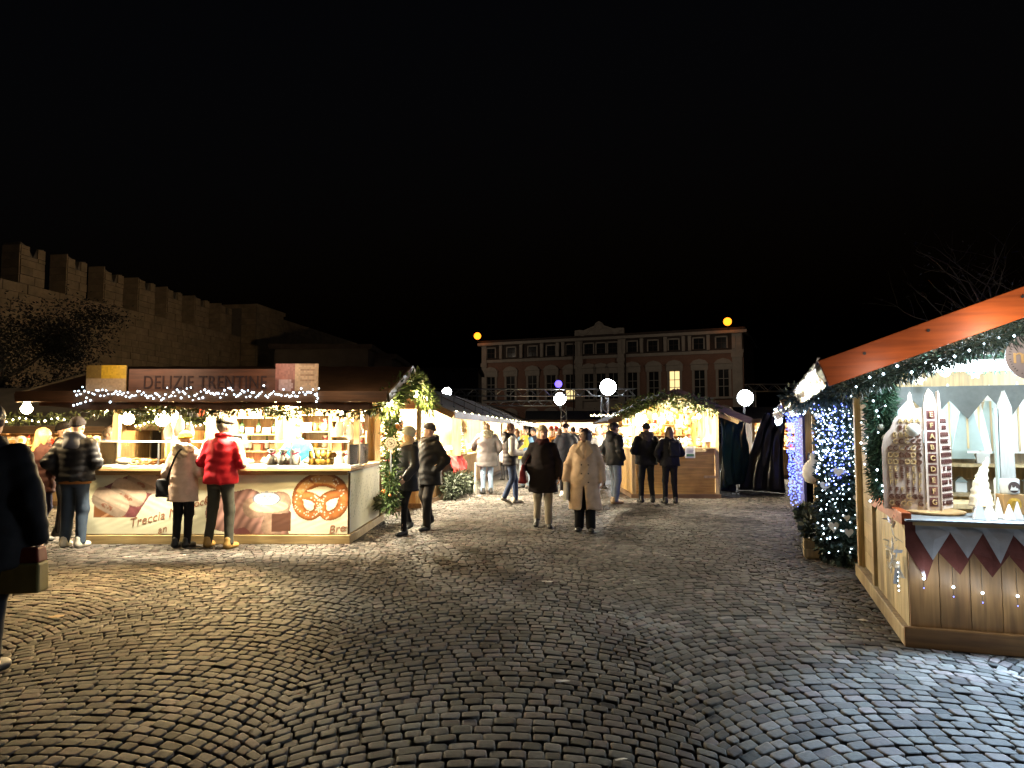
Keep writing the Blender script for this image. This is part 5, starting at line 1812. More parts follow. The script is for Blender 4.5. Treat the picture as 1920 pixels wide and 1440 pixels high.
# curved lit felt tree
p0 = at(1838, 912, 5.55)
t = thing("lit_gnome_tree", "curled cream cone tree with warm lights inside beside the letter rack", "decoration", (p0.x, p0.y, .975), 0)
m = MB()
prev = None; N = 12
cs = smooth_curve([(0, 0.06), (0, .14), (.004, .22), (.02, .30), (.05, .38), (.065, .43)], 4)
rad = [max(.008, .085 * (1 - (i / (len(cs) - 1)) ** 1.15) + .006 * math.sin(i * 2.4)) for i in range(len(cs))]
m.tube([(p.x, 0, p.y) for p in cs], rad, 16); m.build("cone", mat("cream_felt", (.72, .62, .45), rough=.9, bump=.4, scale=25), t, smooth=True)
m = MB(); m.lathe([(.06, 0), (.065, .01), (.05, .05), (.035, .07)], (0, 0, 0), 16); m.build("foot", M_WHITE, t, smooth=True)
m = MB(); rr = random.Random(3)
for k in range(10):
    a = rr.uniform(3.3, 6.1); z = rr.uniform(.09, .3); rd = .085 * (1 - z / .46)
    m.octa((rd * math.cos(a), rd * math.sin(a) * 1.05, z), .006)
m.build("lights", M_BULBW, t)
light("tree_glow", (p0.x - .05, p0.y - .15, 1.12), 1.2, WARM2, .05)
# candle tins
p0 = at(1891, 880, 5.55)
t = thing("candle_box", "brown box with a round golden window under the deer tin", "candle", (p0.x, p0.y, .975), -.15)
m = MB(); m.b2(-.075, .075, -.06, .06, 0, .15); m.build("box", mat("kraft", (.30, .17, .06), rough=.7), t, bevel=.004)
m = MB(); m.lathe([(.05, 0), (.05, .004), (.03, .012)], (0, -.06, .075), 20, Matrix.Rotation(math.radians(90), 3, 'X')); m.build("window", mat("gold_foil", (.75, .45, .08), rough=.25, metal=.7, bump=.3, scale=30), t)
t = thing("candle_tin", "grey candle jar with a round deer picture on top of the brown box", "candle", (p0.x, p0.y, 1.127), -.15)
m = MB(); m.lathe([(.062, 0), (.066, .01), (.066, .105), (.06, .115), (.055, .115)], (0, 0, 0), 20); m.build("jar", mat("grey_jar", (.45, .46, .45), rough=.3), t, smooth=True)
m = MB(); m.lathe([(.042, 0), (.042, .003)], (0, -.0655, .055), 20, Matrix.Rotation(math.radians(90), 3, 'X')); m.build("label_disc", mat("dark_label", (.06, .035, .03)), t)
m = MB(); m.prism([(-.03, .03), (.03, .03), (.026, .045), (.012, .05), (.01, .062), (-.002, .05), (-.015, .055), (-.017, .07), (-.022, .05)], -.0715, -.0695); m.build("deer_print", M_WHITE, t)
# white pyramids, bowls on the counter
rr = random.Random(8)
for k, (px, py, h, r0, lab) in enumerate(((1836, 966, .16, .055, "tall white cone candle next to the letter rack"), (1856, 968, .13, .05, "white cone candle second from the letter rack"), (1872, 958, .15, .05, "white cone candle behind the others"),
                                       (1893, 972, .11, .04, "small cream cone at the counter edge"), (1908, 962, .13, .05, "white cone candle at the edge of the picture"))):
    p0 = at(px, py, 5.4 + (.12 if k == 2 else 0)); p0.z = .947
    t = thing("cone_candle", lab, "candle", p0, rr.uniform(0, 2), "white cone candles on the gift counter")
    m = MB(); m.lathe([(r0, 0), (r0 * .98, .006), (.006, h), (.002, h + .004)], (0, 0, 0), 4 if k % 2 == 0 else 18); m.build("cone", M_WHITE, t)
    m = MB(); m.tube([(0, 0, h), (.002, 0, h + .012)], .0015, 4); m.build("wick", M_BLACKM, t)
p0 = at(1905, 935, 5.7); t = thing("plate", "round white plate standing behind the cone candles", "plate", (p0.x, p0.y, .945), 0)
m = MB(); m.lathe([(.03, 0), (.06, .006), (.085, .016), (.083, .02), (.05, .012), (.02, .008)], (0, 0, .085), 22, Matrix.Rotation(math.radians(78), 3, 'X')); m.build("dish", M_WHITE, t, smooth=True)
m = MB(); m.beam((-.03, .0, .002), (-.03, .05, .06), .008, .008); m.beam((.03, 0, .002), (.03, .05, .06), .008, .008); m.build("stand", M_PALE, t)
for k in range(9):
    p0 = R(.9 + k * .25, 1.1 + rr.uniform(-.12, .12), .992); h = rr.uniform(.1, .2)
    t = thing("candle_jar", "frosted jar standing on the inner table of the gift stall", "candle", p0, 0, "frosted jars in the gift stall")
    m = MB(); m.lathe([(.04, 0), (.045, .01), (.045, h), (.035, h + .02)], (0, 0, 0), 12); m.build("jar", (M_WHITE, M_SAGE, M_GREY)[k % 3], t, smooth=True)
for k in range(14):
    p0 = R(.3 + k * .21, 2.45, .982 + .3 * (k % 3)); s_ = rr.uniform(.08, .14)
    t = thing("ceramic_house", "little white ceramic house on the back shelves of the gift stall", "decoration", p0, AR, "ceramic houses on the shelves")
    m = MB(); m.b2(-s_ * .5, s_ * .5, -.04, .04, 0, s_); m.build("walls", M_WHITE, t)
    m = MB(); m.prism([(-s_ * .6, s_ * 1.001), (s_ * .6, s_ * 1.001), (0, s_ * 1.6)], -.05, .05); m.build("roof", M_SAGE, t)
# star ornament and baubles hanging from the tube
for k, (px, py, kind) in enumerate(((1722, 712, 1), (1772, 698, 0), (1712, 806, 0), (1828, 700, 1))):
    p0 = at(px, py, 5.75)
    t = thing("hanging_ornament", ("pale gold star hanging near the corner garland", "white bauble hanging from the light tube", "large white bauble at the shoulder of the letter rack", "white star hanging in the middle of the light tube")[k], "ornament", p0, AR)
    m = MB()
    if kind:
        m.prism([((.05 if i % 2 == 0 else .03) * math.cos(i * math.pi / 6), (.05 if i % 2 == 0 else .03) * math.sin(i * math.pi / 6)) for i in range(12)][::-1], -.006, .006); m.build("star", mat("cream_felt", (.72, .62, .45), rough=.9), t)
    else:
        m.sphere((0, 0, 0), .04 if k == 1 else .055, 14, 10); m.build("ball", M_WHITE, t, smooth=True)
    m = MB(); m.tube([(0, 0, .04), (0, 0, 2.12 - p0.z)], .0015, 4); m.build("thread", M_WIRE, t)
# round sign
p0 = at(1936, 668, 4.95)
t = thing("round_sign", "round grey hanging sign with pale lettering under the red beam", "sign", p0, AR)
m = MB(); m.lathe([(.165, 0), (.165, .012)], (0, .006, 0), 40, Matrix.Rotation(math.radians(90), 3, 'X')); m.build("disc", mat("grey_sign", (.26, .23, .24), rough=.6, var=.06), t)
me = text_mesh("lettering", "m", .16, .003)
for v in me.vertices: v.co = (v.co.x - .125, -.0075 - v.co.z, v.co.y - .045)
me.materials.append(M_BRASS); link("lettering", me, t)
m = MB()
for i in range(48):
    a = i * 2 * math.pi / 48
    if i % 7 == 3: continue
    c = Vector((.138 * math.cos(a), -.0072, .138 * math.sin(a))); h = random.uniform(.004, .009)
    m.box(c, (.004, .002, h * 2), Matrix.Rotation(-a + math.pi / 2, 3, 'Y'))
m.build("rim_lettering", M_BLACKM, t)
m = MB(); m.tube([(-.05, 0, .15), (-.05, 0, .42)], .003, 4); m.tube([(.05, 0, .15), (.05, 0, .45)], .003, 4); m.build("cords", M_WIRE, t)

# ------------------------------------------------------------------ goods of the bakery
M_CRUST = mat("golden_crust", (.42, .19, .05), rough=.55, var=.35, scale=14, bump=.4)
M_SUGAR = mat("sugared_bread", (.65, .55, .42), rough=.8, var=.15, scale=20)
M_JAR = mat("honey_jar", (.45, .25, .05), rough=.12, var=.2)
M_LID = mat("brass_lid", (.5, .4, .2), rough=.3, metal=.8, bump=0)
M_CANDY = mat("clear_bag", (.66, .60, .52), rough=.25, var=.25, scale=30, bump=.5)
M_PURPLE = mat("ribbon_crimson", (.42, .02, .08), rough=.4, bump=0)

pz = thing("pretzel", "pretzel", "bread", (0, 0, -50))
cvp = [(p.x, p.y) for p in smooth_curve(PRETZEL, 3)]
mx_ = sum(p[0] for p in cvp) / len(cvp); my_ = sum(p[1] for p in cvp) / len(cvp)
m = MB(); m.tube([((x - mx_) * .0019, (my_ - y) * .0019, .012 * math.sin(i * .3) + .02) for i, (x, y) in enumerate(cvp)], .017, 8); m.build("dough", M_CRUST, pz, smooth=True)
lf = thing("loaf", "loaf", "bread", (0, 0, -50)); m = MB()
m.sphere((0, 0, .05), .1, 14, 9, (1.5, .75, .55)); m.build("crust", M_SUGAR, lf, smooth=True)
m = MB()
for k in range(4): m.tube([(-.1 + k * .06, -.05, .085), (-.08 + k * .06, 0, .107), (-.06 + k * .06, .05, .085)], .008, 6)
m.build("ridges", M_CRUST, lf, smooth=True)
jr = thing("jar", "jar", "jar", (0, 0, -50)); m = MB(); m.lathe([(.035, 0), (.038, .006), (.038, .075), (.03, .088)], (0, 0, 0), 12); m.build("glass_body", M_JAR, jr, smooth=True)
m = MB(); m.lathe([(.032, .088), (.034, .09), (.034, .106), (.03, .108)], (0, 0, 0), 12); m.build("lid", M_LID, jr)
bg = thing("candy_bag", "bag", "bag", (0, 0, -50)); m = MB(); m.lathe([(.04, 0), (.055, .02), (.055, .09), (.02, .13), (.015, .14), (.04, .18), (.042, .185)], (0, 0, 0), 10); m.build("bag", M_CANDY, bg, smooth=True)
m = MB(); m.tube([(-.05, -.02, .16), (-.01, -.02, .135), (.01, -.02, .135), (.05, -.02, .16)], .007, 5); m.tube([(-.03, -.02, .10), (0, -.022, .135), (.03, -.02, .105)], .006, 5); m.build("ribbon", M_PURPLE, bg)
bt = thing("bottle", "bottle", "bottle", (0, 0, -50)); m = MB(); m.lathe([(.034, 0), (.036, .01), (.036, .17), (.013, .22), (.013, .28)], (0, 0, 0), 12); m.build("glass_body", mat("green_bottle", (.03, .07, .03), rough=.1, bump=0), bt, smooth=True)
m = MB(); m.lathe([(.0368, .05), (.0368, .14)], (0, 0, 0), 12); m.build("paper_label", mat("paper", (.75, .75, .72), bump=0), bt)
bxp = thing("gift_box", "box", "box", (0, 0, -50)); m = MB(); m.b2(-.07, .07, -.05, .05, 0, .12); m.build("carton", mat("cream_carton", (.66, .5, .3), rough=.7, var=.2), bxp)
m = MB(); m.b2(-.072, .072, -.012, .012, -.001, .122); m.build("band", mat("red_band", (.5, .05, .03), bump=0), bxp)
PROTOS = [pz, lf, jr, bg, bt, bxp]

rr = random.Random(31)
for k in range(5):
    dup(pz, FL.p(.62 + k * .115, .3 + rr.uniform(-.08, .1), 1.14), rr.uniform(0, 6), 1.0, "salted pretzel piled behind the glass near the yellow hat", "pretzels in the glass case", tilt=(rr.uniform(.3, 1.0), 0))
for k in range(9):
    dup(lf, FL.p(.3 + k * .36 + rr.uniform(-.05, .05), .45 + rr.uniform(-.1, .12), 1.116), rr.uniform(-.4, .4), rr.uniform(.8, 1.05), "sugar dusted loaf on the bakery counter", "loaves on the bakery counter")
for k in range(12):
    dup(jr, FL.p(3.22 + (k % 4) * .09, .2 + (k // 8) * .1, 1.117 + (.11 if 4 <= k < 8 else 0)), 0, 1, "honey jar stacked behind the glass at the bakery corner", "honey jars at the bakery corner")
for k in range(6):
    dup(bg, FL.p(2.62 + (k % 3) * .17, .2 + .12 * (k // 3), 1.117), rr.uniform(-.5, .5), 1.25, "clear sweet bag tied with crimson ribbon behind the glass", "sweet bags with crimson ribbon")
for k in range(10):
    dup(bg, FL.p(WL - .32 + rr.uniform(-.06, .1), .75 + k * .14, 1.088), rr.uniform(0, 6), 1.1, "sweet bag on the end counter of the bakery", "sweet bags on the end counter")
for k in range(14):
    x = (1.35, 1.5, 1.65, 1.8, 1.93)[k % 5]; z = (1.277, 1.577, 1.877)[k // 5]
    dup(bt if k % 2 else bxp, FL.p(x, DL - .2, z), rr.uniform(-.3, .3), .95, "dark bottle on the shelves behind the red jacket man" if k % 2 else "small banded box on the shelves behind the red jacket man", "bottles on the bakery shelves" if k % 2 else "boxes on the bakery shelves")
for k in range(12):
    x = (2.52, 2.68, 2.85)[k % 3] if k < 6 else (3.08, 3.27, 3.48)[k % 3]; z = ((1.327, 1.627) if k < 6 else (1.277, 1.547))[(k // 3) % 2]
    dup((bxp, jr, bg)[k % 3], FL.p(x, DL - .2, z), rr.uniform(-.3, .3), 1.2, ("banded box on the shelves beside the vendor", "honey jar on the shelves beside the vendor", "tied sweet bag on the shelves beside the vendor")[k % 3], ("boxes beside the vendor", "jars beside the vendor", "bags beside the vendor")[k % 3])
# hanging cured things and bags above the counter
for k in range(8):
    p0 = FL.p(.75 + k * .09 + (0 if k < 4 else 2.35), .9 + .15 * (k % 2), 1.62 + .05 * (k % 3))
    t = thing("hanging_bag", "white and pink sweet bag hanging near the " + ("bread end of the bakery" if k < 4 else "gable end of the bakery"), "bag", p0, rr.uniform(0, 3), "bags hanging at the bread end" if k < 4 else "bags hanging at the gable end")
    m = MB(); m.lathe([(.02, -.14), (.06, -.12), (.075, -.02), (.05, .08), (.015, .12), (.03, .15)], (0, 0, 0), 10); m.build("bag", M_CANDY if k % 2 else M_WHITE, t, smooth=True)
    m = MB(); m.tube([(0, 0, .14), (0, 0, 2.1 - p0.z)], .002, 4); m.build("string", M_WIRE, t)
t = thing("weighing_scale", "dark till and scale on the counter behind the red jacket man", "scale", FL.p(1.78, 1.0, 1.09), 0)
m = MB(); m.box((0, 0, .36), (.34, .25, .2), None, .15); m.build("display_head", M_BLACKM, t, bevel=.01); m = MB(); m.b2(-.05, .05, -.05, .05, .0, .26); m.build("stem", M_BLACKM, t); m = MB(); m.b2(-.2, .2, -.16, .16, -.04, .0); m.build("tray", M_ALU, t)
tb_ = thing("work_table", "plain work table inside the bakery under the till", "table", FL.p(1.78, 1.0, .151), 0)
m = MB(); m.b2(-.5, .5, -.25, .25, .82, .895); m.build("top", M_PINEX, tb_)
for sx_ in (-.45, .45):
    for sy_ in (-.2, .2):
        m = MB(); m.b2(sx_ - .025, sx_ + .025, sy_ - .025, sy_ + .025, 0, .82); m.build("leg", M_PINE, tb_)
t = thing("round_sign", "round white sign with a dark emblem on the bakery corner post", "sign", at(733, 831, 10.55), 0)
m = MB(); m.lathe([(.085, 0), (.085, .012)], (0, 0, 0), 24, Matrix.Rotation(math.radians(90), 3, 'X')); m.build("disc", M_WHITE, t)
m = MB()
for a in np.linspace(0, 5.5, 9): m.box((.055 * math.cos(a), -.0125, .055 * math.sin(a)), (.03, .003, .008), Matrix.Rotation(-a + 1.57, 3, 'Y'))
m.box((0, -.0125, .01), (.05, .003, .012), Matrix.Rotation(.5, 3, 'Y')); m.box((.01, -.0125, -.012), (.04, .003, .012), Matrix.Rotation(-.6, 3, 'Y')); m.build("emblem", M_BLACKM, t)
m = MB(); m.tube([(0, .012, -.085), (0, .012, -.42)], .012, 6); m.build("stick", M_ALU, t)
t = thing("hanging_sign", "narrow dark board hanging among the bags at the bakery gable", "sign", at(687, 791, 11.2), 0)
m = MB(); m.b2(-.03, .03, -.008, .008, -.14, .14); m.build("board", M_TRIM, t); m = MB(); m.tube([(0, 0, .14), (0, 0, .4)], .003, 4); m.build("string", M_WIRE, t)
t = thing("price_sign", "red paper price sign hanging at the back of the bakery", "sign", at(374, 768, 12.3), 0)
m = MB(); m.b2(-.1, .1, -.004, .004, -.11, .11); m.build("sheet", mat("red_paper", (.6, .08, .03), bump=0), t); m = MB(); m.tube([(0, 0, .11), (0, 0, .2)], .003, 4); m.build("string", M_WIRE, t)
t = thing("metal_star", "dark star hanging below the eave above the vendor", "ornament", at(533, 776, 10.1), 0)
m = MB(); m.prism([((.07 if i % 2 == 0 else .03) * math.sin(i * math.pi / 5), (.07 if i % 2 == 0 else .03) * math.cos(i * math.pi / 5)) for i in range(10)], -.006, .006); m.build("star", M_BLACKM, t); m = MB(); m.tube([(0, 0, .07), (0, 0, .2)], .002, 4); m.build("thread", M_WIRE, t)
t = thing("cloth_doll", "small dark doll hanging below the eave beside the red price sign", "ornament", at(366, 772, 10.1), 0)
m = MB(); m.sphere((0, 0, .05), .028, 8, 6); m.lathe([(.05, -.08), (.035, .0), (.012, .03)], (0, 0, 0), 8); m.tube([(-.06, 0, -.02), (0, 0, .01), (.06, 0, -.02)], .01, 5); m.build("doll", M_BLACKM, t, smooth=True); m = MB(); m.tube([(0, 0, .08), (0, 0, .25)], .002, 4); m.build("thread", M_WIRE, t)

# ------------------------------------------------------------------ trinkets in the other huts
def toy(name, build):
    t = thing(name, name, "toy", (0, 0, -50)); build(t); PROTOS.append(t); return t


def _ball(t):
    m = MB(); m.sphere((0, 0, 0), .05, 10, 7); m.build("ball", mat("red_bauble", (.5, .03, .02), rough=.2, bump=0), t, smooth=True); m = MB(); m.lathe([(.012, .048), (.012, .062)], (0, 0, 0), 8); m.build("cap", M_LID, t)


def _ballg(t):
    m = MB(); m.sphere((0, 0, 0), .05, 10, 7); m.build("ball", mat("gold_bauble", (.65, .4, .08), rough=.2, metal=.5, bump=0), t, smooth=True); m = MB(); m.lathe([(.012, .048), (.012, .062)], (0, 0, 0), 8); m.build("cap", M_LID, t)


def _fig(t):
    m = MB(); m.lathe([(.05, 0), (.055, .03), (.03, .09), (.02, .1)], (0, 0, 0), 10); m.build("robe", mat("brown_figure", (.35, .16, .06), rough=.6, var=.4), t, smooth=True); m = MB(); m.sphere((0, 0, .125), .028, 8, 6); m.build("head", mat("figure_face", (.6, .42, .3)), t, smooth=True); m = MB(); m.lathe([(.03, .14), (.02, .17), (.004, .21)], (0, 0, 0), 8); m.build("hat", M_CLOTHR, t)


def _house(t):
    m = MB(); m.b2(-.06, .06, -.045, .045, 0, .1); m.build("walls", mat("ginger_wood", (.5, .3, .12), var=.3), t); m = MB(); m.prism([(-.075, .101), (.075, .101), (0, .17)], -.055, .055); m.build("roof", M_WHITE, t); m = MB(); m.b2(-.015, .015, -.05, -.046, 0, .05); m.build("door", M_TRIM, t)


def _plush(t):
    m = MB(); m.sphere((0, 0, .06), .06, 10, 7, (1, .8, 1)); m.sphere((0, -.01, .145), .045, 10, 7); m.sphere((-.035, 0, .185), .018, 6, 5); m.sphere((.035, 0, .185), .018, 6, 5); m.build("body", mat("plush_tan", (.55, .36, .18), rough=.95, bump=.5, scale=50), t, smooth=True); m = MB(); m.lathe([(.047, .1), (.052, .105), (.047, .118)], (0, 0, 0), 10); m.build("scarf", mat("green_scarf", (.1, .3, .06)), t)


def _plate(t):
    m = MB(); m.lathe([(.05, 0), (.1, .012), (.098, .018), (.03, .008)], (0, 0, 0), 16, Matrix.Rotation(math.radians(80), 3, 'X')); m.build("dish", M_WHITE, t, smooth=True); m = MB(); m.lathe([(.045, .012), (.045, .014)], (0, 0, 0), 12, Matrix.Rotation(math.radians(80), 3, 'X')); m.build("painted_rim", mat("orange_paint", (.6, .25, .05), bump=0), t)


TOYS = [toy("bauble", _ball), toy("bauble", _ballg), toy("wooden_figure", _fig), toy("toy_house", _house), toy("plush_bear", _plush), toy("painted_plate", _plate)]
TN = ["red bauble", "gold bauble", "carved wooden figure", "white roofed toy house", "tan plush bear", "painted plate"]


def stock(f, w, dp, z, where, n_counter, n_hang, seed, hangz=(1.5, 1.95), shelf=True, side=None, cats="decoration"):
    rr = random.Random(seed)
    for k in range(n_counter):
        i = rr.choice((2, 3, 4, 5, 2, 3))
        x = .18 + (w - .36) * (k + .5) / n_counter
        dup(TOYS[i], f.p(x, rr.uniform(-.02, .32), z + (.1 if i == 5 else .002)), f.rot + rr.uniform(-.4, .4), rr.uniform(.95, 1.5), TN[i] + " standing on the counter of the " + where, TN[i] + "s on the counter of the " + where)
    for k in range(n_hang):
        i = rr.choice((0, 1, 4, 5, 3, 1))
        x = .15 + (w - .3) * rr.random(); zz = rr.uniform(*hangz)
        dup(TOYS[i], f.p(x, rr.uniform(.5, dp * .8), zz), f.rot + rr.uniform(-.5, .5), rr.uniform(1.0, 1.7), TN[i] + " hanging inside the " + where, TN[i] + "s hanging in the " + where)
    if shelf:
        t = thing("display_shelf", "stepped wooden display shelf inside the " + where, "shelf", f.o, f.rot)
        for j, zz in enumerate((z + .02, z + .3, z + .6)):
            m = MB(); m.b2(.15, w - .15, dp - .75 + j * .12, dp - .1, zz - .03, zz); m.build("shelf_board", M_PINEX, t)
            n = int(w / .19)
            for q in range(n):
                i = rr.choice((2, 3, 4, 5, 0, 1))
                dup(TOYS[i], f.p(.22 + (w - .44) * q / max(1, n - 1), dp - .62 + j * .13, zz + (.1 if i == 5 else (.07 if i < 2 else .003))), f.rot + rr.uniform(-.3, .3), rr.uniform(1.0, 1.4), TN[i] + " on the display shelf of the " + where, TN[i] + "s on the shelf of the " + where)
        m = MB(); m.b2(.15, .2, dp - .7, dp - .1, .13, z - .01); m.b2(w - .2, w - .15, dp - .7, dp - .1, .13, z - .01); m.build("support", M_PINE, t)
    if side:
        for k in range(side):
            i = rr.choice((2, 3, 4, 5, 1))
            dup(TOYS[i], f.p(rr.uniform(-.02, .3), .6 + (dp - .9) * (k + .5) / side, z + (.1 if i == 5 else .002)), f.rot - 1.57 + rr.uniform(-.4, .4), rr.uniform(.9, 1.3), TN[i] + " on the side counter of the " + where, TN[i] + "s on the side counter of the " + where)


stock(LROW[0], 4.3, 2.4, 1.0, "stall behind the bakery", 16, 16, 1)
stock(LROW[1], 4.3, 2.4, 1.0, "striped toy stall", 16, 14, 2)
stock(LROW[2], 4.3, 2.4, 1.0, "third stall of the row", 8, 8, 3)
stock(FC, 2.12, 3.2, 1.24, "gabled hut", 9, 26, 5, (1.55, 2.05), True, 8)
stock(FT, 3.5, 2.2, 1.0, "stall between the tarpaulins", 10, 14, 6)
stock(FE, 4.3, 2.5, 1.0, "white stall at the alley end", 8, 12, 7)
stock(FB1, 4.2, 2.4, 1.0, "yellow lit stall", 8, 8, 8)
stock(FB2, 3.8, 2.4, 1.0, "stall seen through the bakery", 8, 8, 9)
stock(F2, 3.2, 2.9, 1.0, "blue and white lit stall", 6, 8, 10, (1.4, 1.9), False, 7)
stock(F3, 3.2, 4.2, 1.0, "blue curtain stall", 5, 8, 11, (1.4, 1.9), False, 8)
# tiered toy rack at the front of the stall behind the bakery, red cloth and greens below
f = LROW[0]
t = thing("toy_rack", "tiered rack of coloured toys leaning out beside the grey parka shopper", "display rack", f.p(3.9, -.3, 0), f.rot)
cols = [(.6, .2, .03), (.1, .35, .06), (.62, .45, .05), (.55, .05, .03), (.12, .32, .4), (.6, .3, .1)]
for j in range(6):
    z = 1.05 + j * .15
    m = MB(); m.b2(-.45, .45, .05 + j * .03, .12 + j * .03, z - .02, z); m.build("tier", M_PALE, t)
    for k in range(8):
        m = MB(); m.sphere((0, 0, .036), .045, 8, 6, (1, .8, .8)); m.sphere((0, -.01, .085), .022, 6, 5); o = m.build("wooden_toy", mat("toy_paint_%d" % ((j + k) % 6), cols[(j + k) % 6], rough=.4, bump=0), None, smooth=True)
        o.location = f.p(3.9 - .39 + k * .11, -.3 + .085 + j * .03, z); o.rotation_euler = (0, 0, f.rot)
        cn = ("orange", "green", "yellow", "red", "blue", "tan")[(j + k) % 6]
        tag(o, cn + " painted toy on the tiered toy rack", "toy", cn + " toys on the tiered rack")
m = MB(); m.b2(-.47, -.451, .05, .3, 1.001, 2.0); m.build("upright", M_PALE, t); m = MB(); m.b2(.451, .47, .05, .3, 1.001, 2.0); m.build("upright", M_PALE, t)
drape("table_cloth", "red cloth hanging over the counter of the stall behind the bakery", "cloth", (f.p(2.2, -.28, .62), f.p(4.2, -.28, .62), f.p(4.2, -.16, 1.0), f.p(2.2, -.16, 1.0)), M_CLOTHR, fold=.03)
garland("fir branches heaped below the red cloth behind the couple in black", [f.p(x, -.3, .3 + .12 * math.sin(x * 3)) for x in np.linspace(1.8, 4.2, 9)], .28, 2600, (.02, .03, .015), .10, cat="greenery")
garland("fir branches at the foot of the bakery end behind the walking couple", [FL.p(WL + .2, y, .4) for y in np.linspace(1.7, 2.8, 5)], .13, 600, (.05, .06, .02), .1, cat="greenery")
t = thing("guitar_cutout", "pale guitar shaped board leaning on the fir branches", "decoration", f.p(2.6, -.75, 0), f.rot)
m = MB(); m.lathe([(.16, 0), (.16, .03)], (0, 0, .2), 18, Matrix.Rotation(math.radians(90), 3, 'X')); m.lathe([(.12, 0), (.12, .03)], (0, 0, .4), 18, Matrix.Rotation(math.radians(90), 3, 'X')); m.b2(-.03, .03, -.03, 0, .45, .85); m.build("board", mat("pale_guitar", (.6, .6, .55)), t)

# litter
for k, (px, py, s_) in enumerate(((1025, 1093, .07), (1186, 1091, .04), (1617, 1166, .05), (240, 1046, .05), (345, 1043, .04), (104, 1160, .08), (1055, 1282, .05), (1165, 1430, .04))):
    p0 = gp(px, py); p0.z = .012
    m = MB(); n = 7; r2 = random.Random(k)
    ring = [(s_ * r2.uniform(.6, 1.1) * math.cos(i * 6.283 / n), s_ * .6 * r2.uniform(.6, 1.1) * math.sin(i * 6.283 / n), r2.uniform(0, .012)) for i in range(n)]
    for i in range(n):
        m.poly([(0, 0, .008), ring[i], ring[(i + 1) % n]])
    o = m.build("paper_scrap", mat("scrap_paper", (.55, .52, .48), bump=0) if k not in (5,) else mat("dead_leaf", (.3, .2, .1)), None); o.location = p0
    md = o.modifiers.new("solid", 'SOLIDIFY'); md.thickness = .001
    tag(o, ("crumpled paper scrap on the dark cobbles ahead of the walking women", "small paper scrap beside the bright streak on the cobbles", "white paper scrap near the gift stall plinth", "paper scrap on the ground in front of the bakery banner", "tiny scrap near the yellow hat shopper's feet", "dry leaf on the cobbles below the puffer jacket man", "thin straw on the dark cobbles in the middle", "short pale straw at the bottom edge of the picture")[k], "litter")
for o in PROTOS:
    for c in kids(o):
        bpy.data.objects.remove(c)
    bpy.data.objects.remove(o)
# ------------------------------------------------------------------ people: implicit surfaces turned into meshes
def surf_nets(fn, lo, hi, h):
    lo = np.array(lo, float); hi = np.array(hi, float)
    n = np.maximum(4, np.ceil((hi - lo) / h).astype(int) + 1)
    ax = [lo[i] + h * np.arange(n[i]) for i in range(3)]
    X, Y, Z = np.meshgrid(*ax, indexing='ij')
    D = fn(X, Y, Z)
    S = D < 0
    nx, ny, nz = n
    cnt = np.zeros((nx - 1, ny - 1, nz - 1)); acc = np.zeros((nx - 1, ny - 1, nz - 1, 3))
    corner = lambda A, a, b, c: A[a:nx - 1 + a, b:ny - 1 + b, c:nz - 1 + c]
    for axis in range(3):
        for u in (0, 1):
            for v in (0, 1):
                a = [0, 0, 0]; o = [i for i in range(3) if i != axis]
                a[o[0]] = u; a[o[1]] = v
                b = list(a); b[axis] = 1
                d0 = corner(D, *a); d1 = corner(D, *b)
                m = (d0 < 0) != (d1 < 0)
                t = np.where(m, d0 / np.where(np.abs(d0 - d1) < 1e-12, 1, d0 - d1), 0)
                cnt += m
                for i in range(3):
                    acc[..., i] += m * (a[i] if i != axis else t)
    act = cnt > 0
    if not act.any():
        return np.zeros((0, 3)), np.zeros((0, 4), int)
    idx = -np.ones(act.shape, int); idx[act] = np.arange(act.sum())
    ijk = np.argwhere(act)
    V = lo + h * (ijk + acc[act] / cnt[act][:, None])
    Q = []
    for axis in range(3):
        o = [(1, 2), (2, 0), (0, 1)][axis]
        sl0 = [slice(None)] * 3; sl1 = [slice(None)] * 3
        sl0[axis] = slice(0, n[axis] - 1); sl1[axis] = slice(1, n[axis])
        a = S[tuple(sl0)]; b = S[tuple(sl1)]
        ch = a != b
        pos = np.argwhere(ch)
        ok = np.all([(pos[:, k] > 0) & (pos[:, k] < n[k] - 1) for k in o], axis=0)
        pos = pos[ok]
        fl = a[tuple(pos.T)]
        c = []
        for du, dv in ((-1, -1), (0, -1), (0, 0), (-1, 0)):
            q = pos.copy(); q[:, o[0]] += du; q[:, o[1]] += dv
            c.append(idx[tuple(q.T)])
        c = np.stack(c, 1)
        c[~fl] = c[~fl][:, ::-1]
        Q.append(c)
    Q = np.concatenate(Q); Q = Q[(Q >= 0).all(1)]
    return V, Q


def cone(X, Y, Z, a, b, r1, r2, sy=1.0):
    a = np.array(a, float); b = np.array(b, float); ab = b - a
    px, py, pz = X - a[0], (Y - a[1]), Z - a[2]
    t = np.clip((px * ab[0] + py * ab[1] + pz * ab[2]) / max(ab @ ab, 1e-9), 0, 1)
    return np.sqrt((px - t * ab[0]) ** 2 + ((py - t * ab[1]) / sy) ** 2 + (pz - t * ab[2]) ** 2) - (r1 + (r2 - r1) * t)


def ell(X, Y, Z, c, r):
    k0 = np.sqrt(((X - c[0]) / r[0]) ** 2 + ((Y - c[1]) / r[1]) ** 2 + ((Z - c[2]) / r[2]) ** 2)
    return (k0 - 1) * min(r)


def smin(a, b, k):
    h = np.clip(.5 + .5 * (b - a) / k, 0, 1)
    return b + (a - b) * h - k * h * (1 - h)


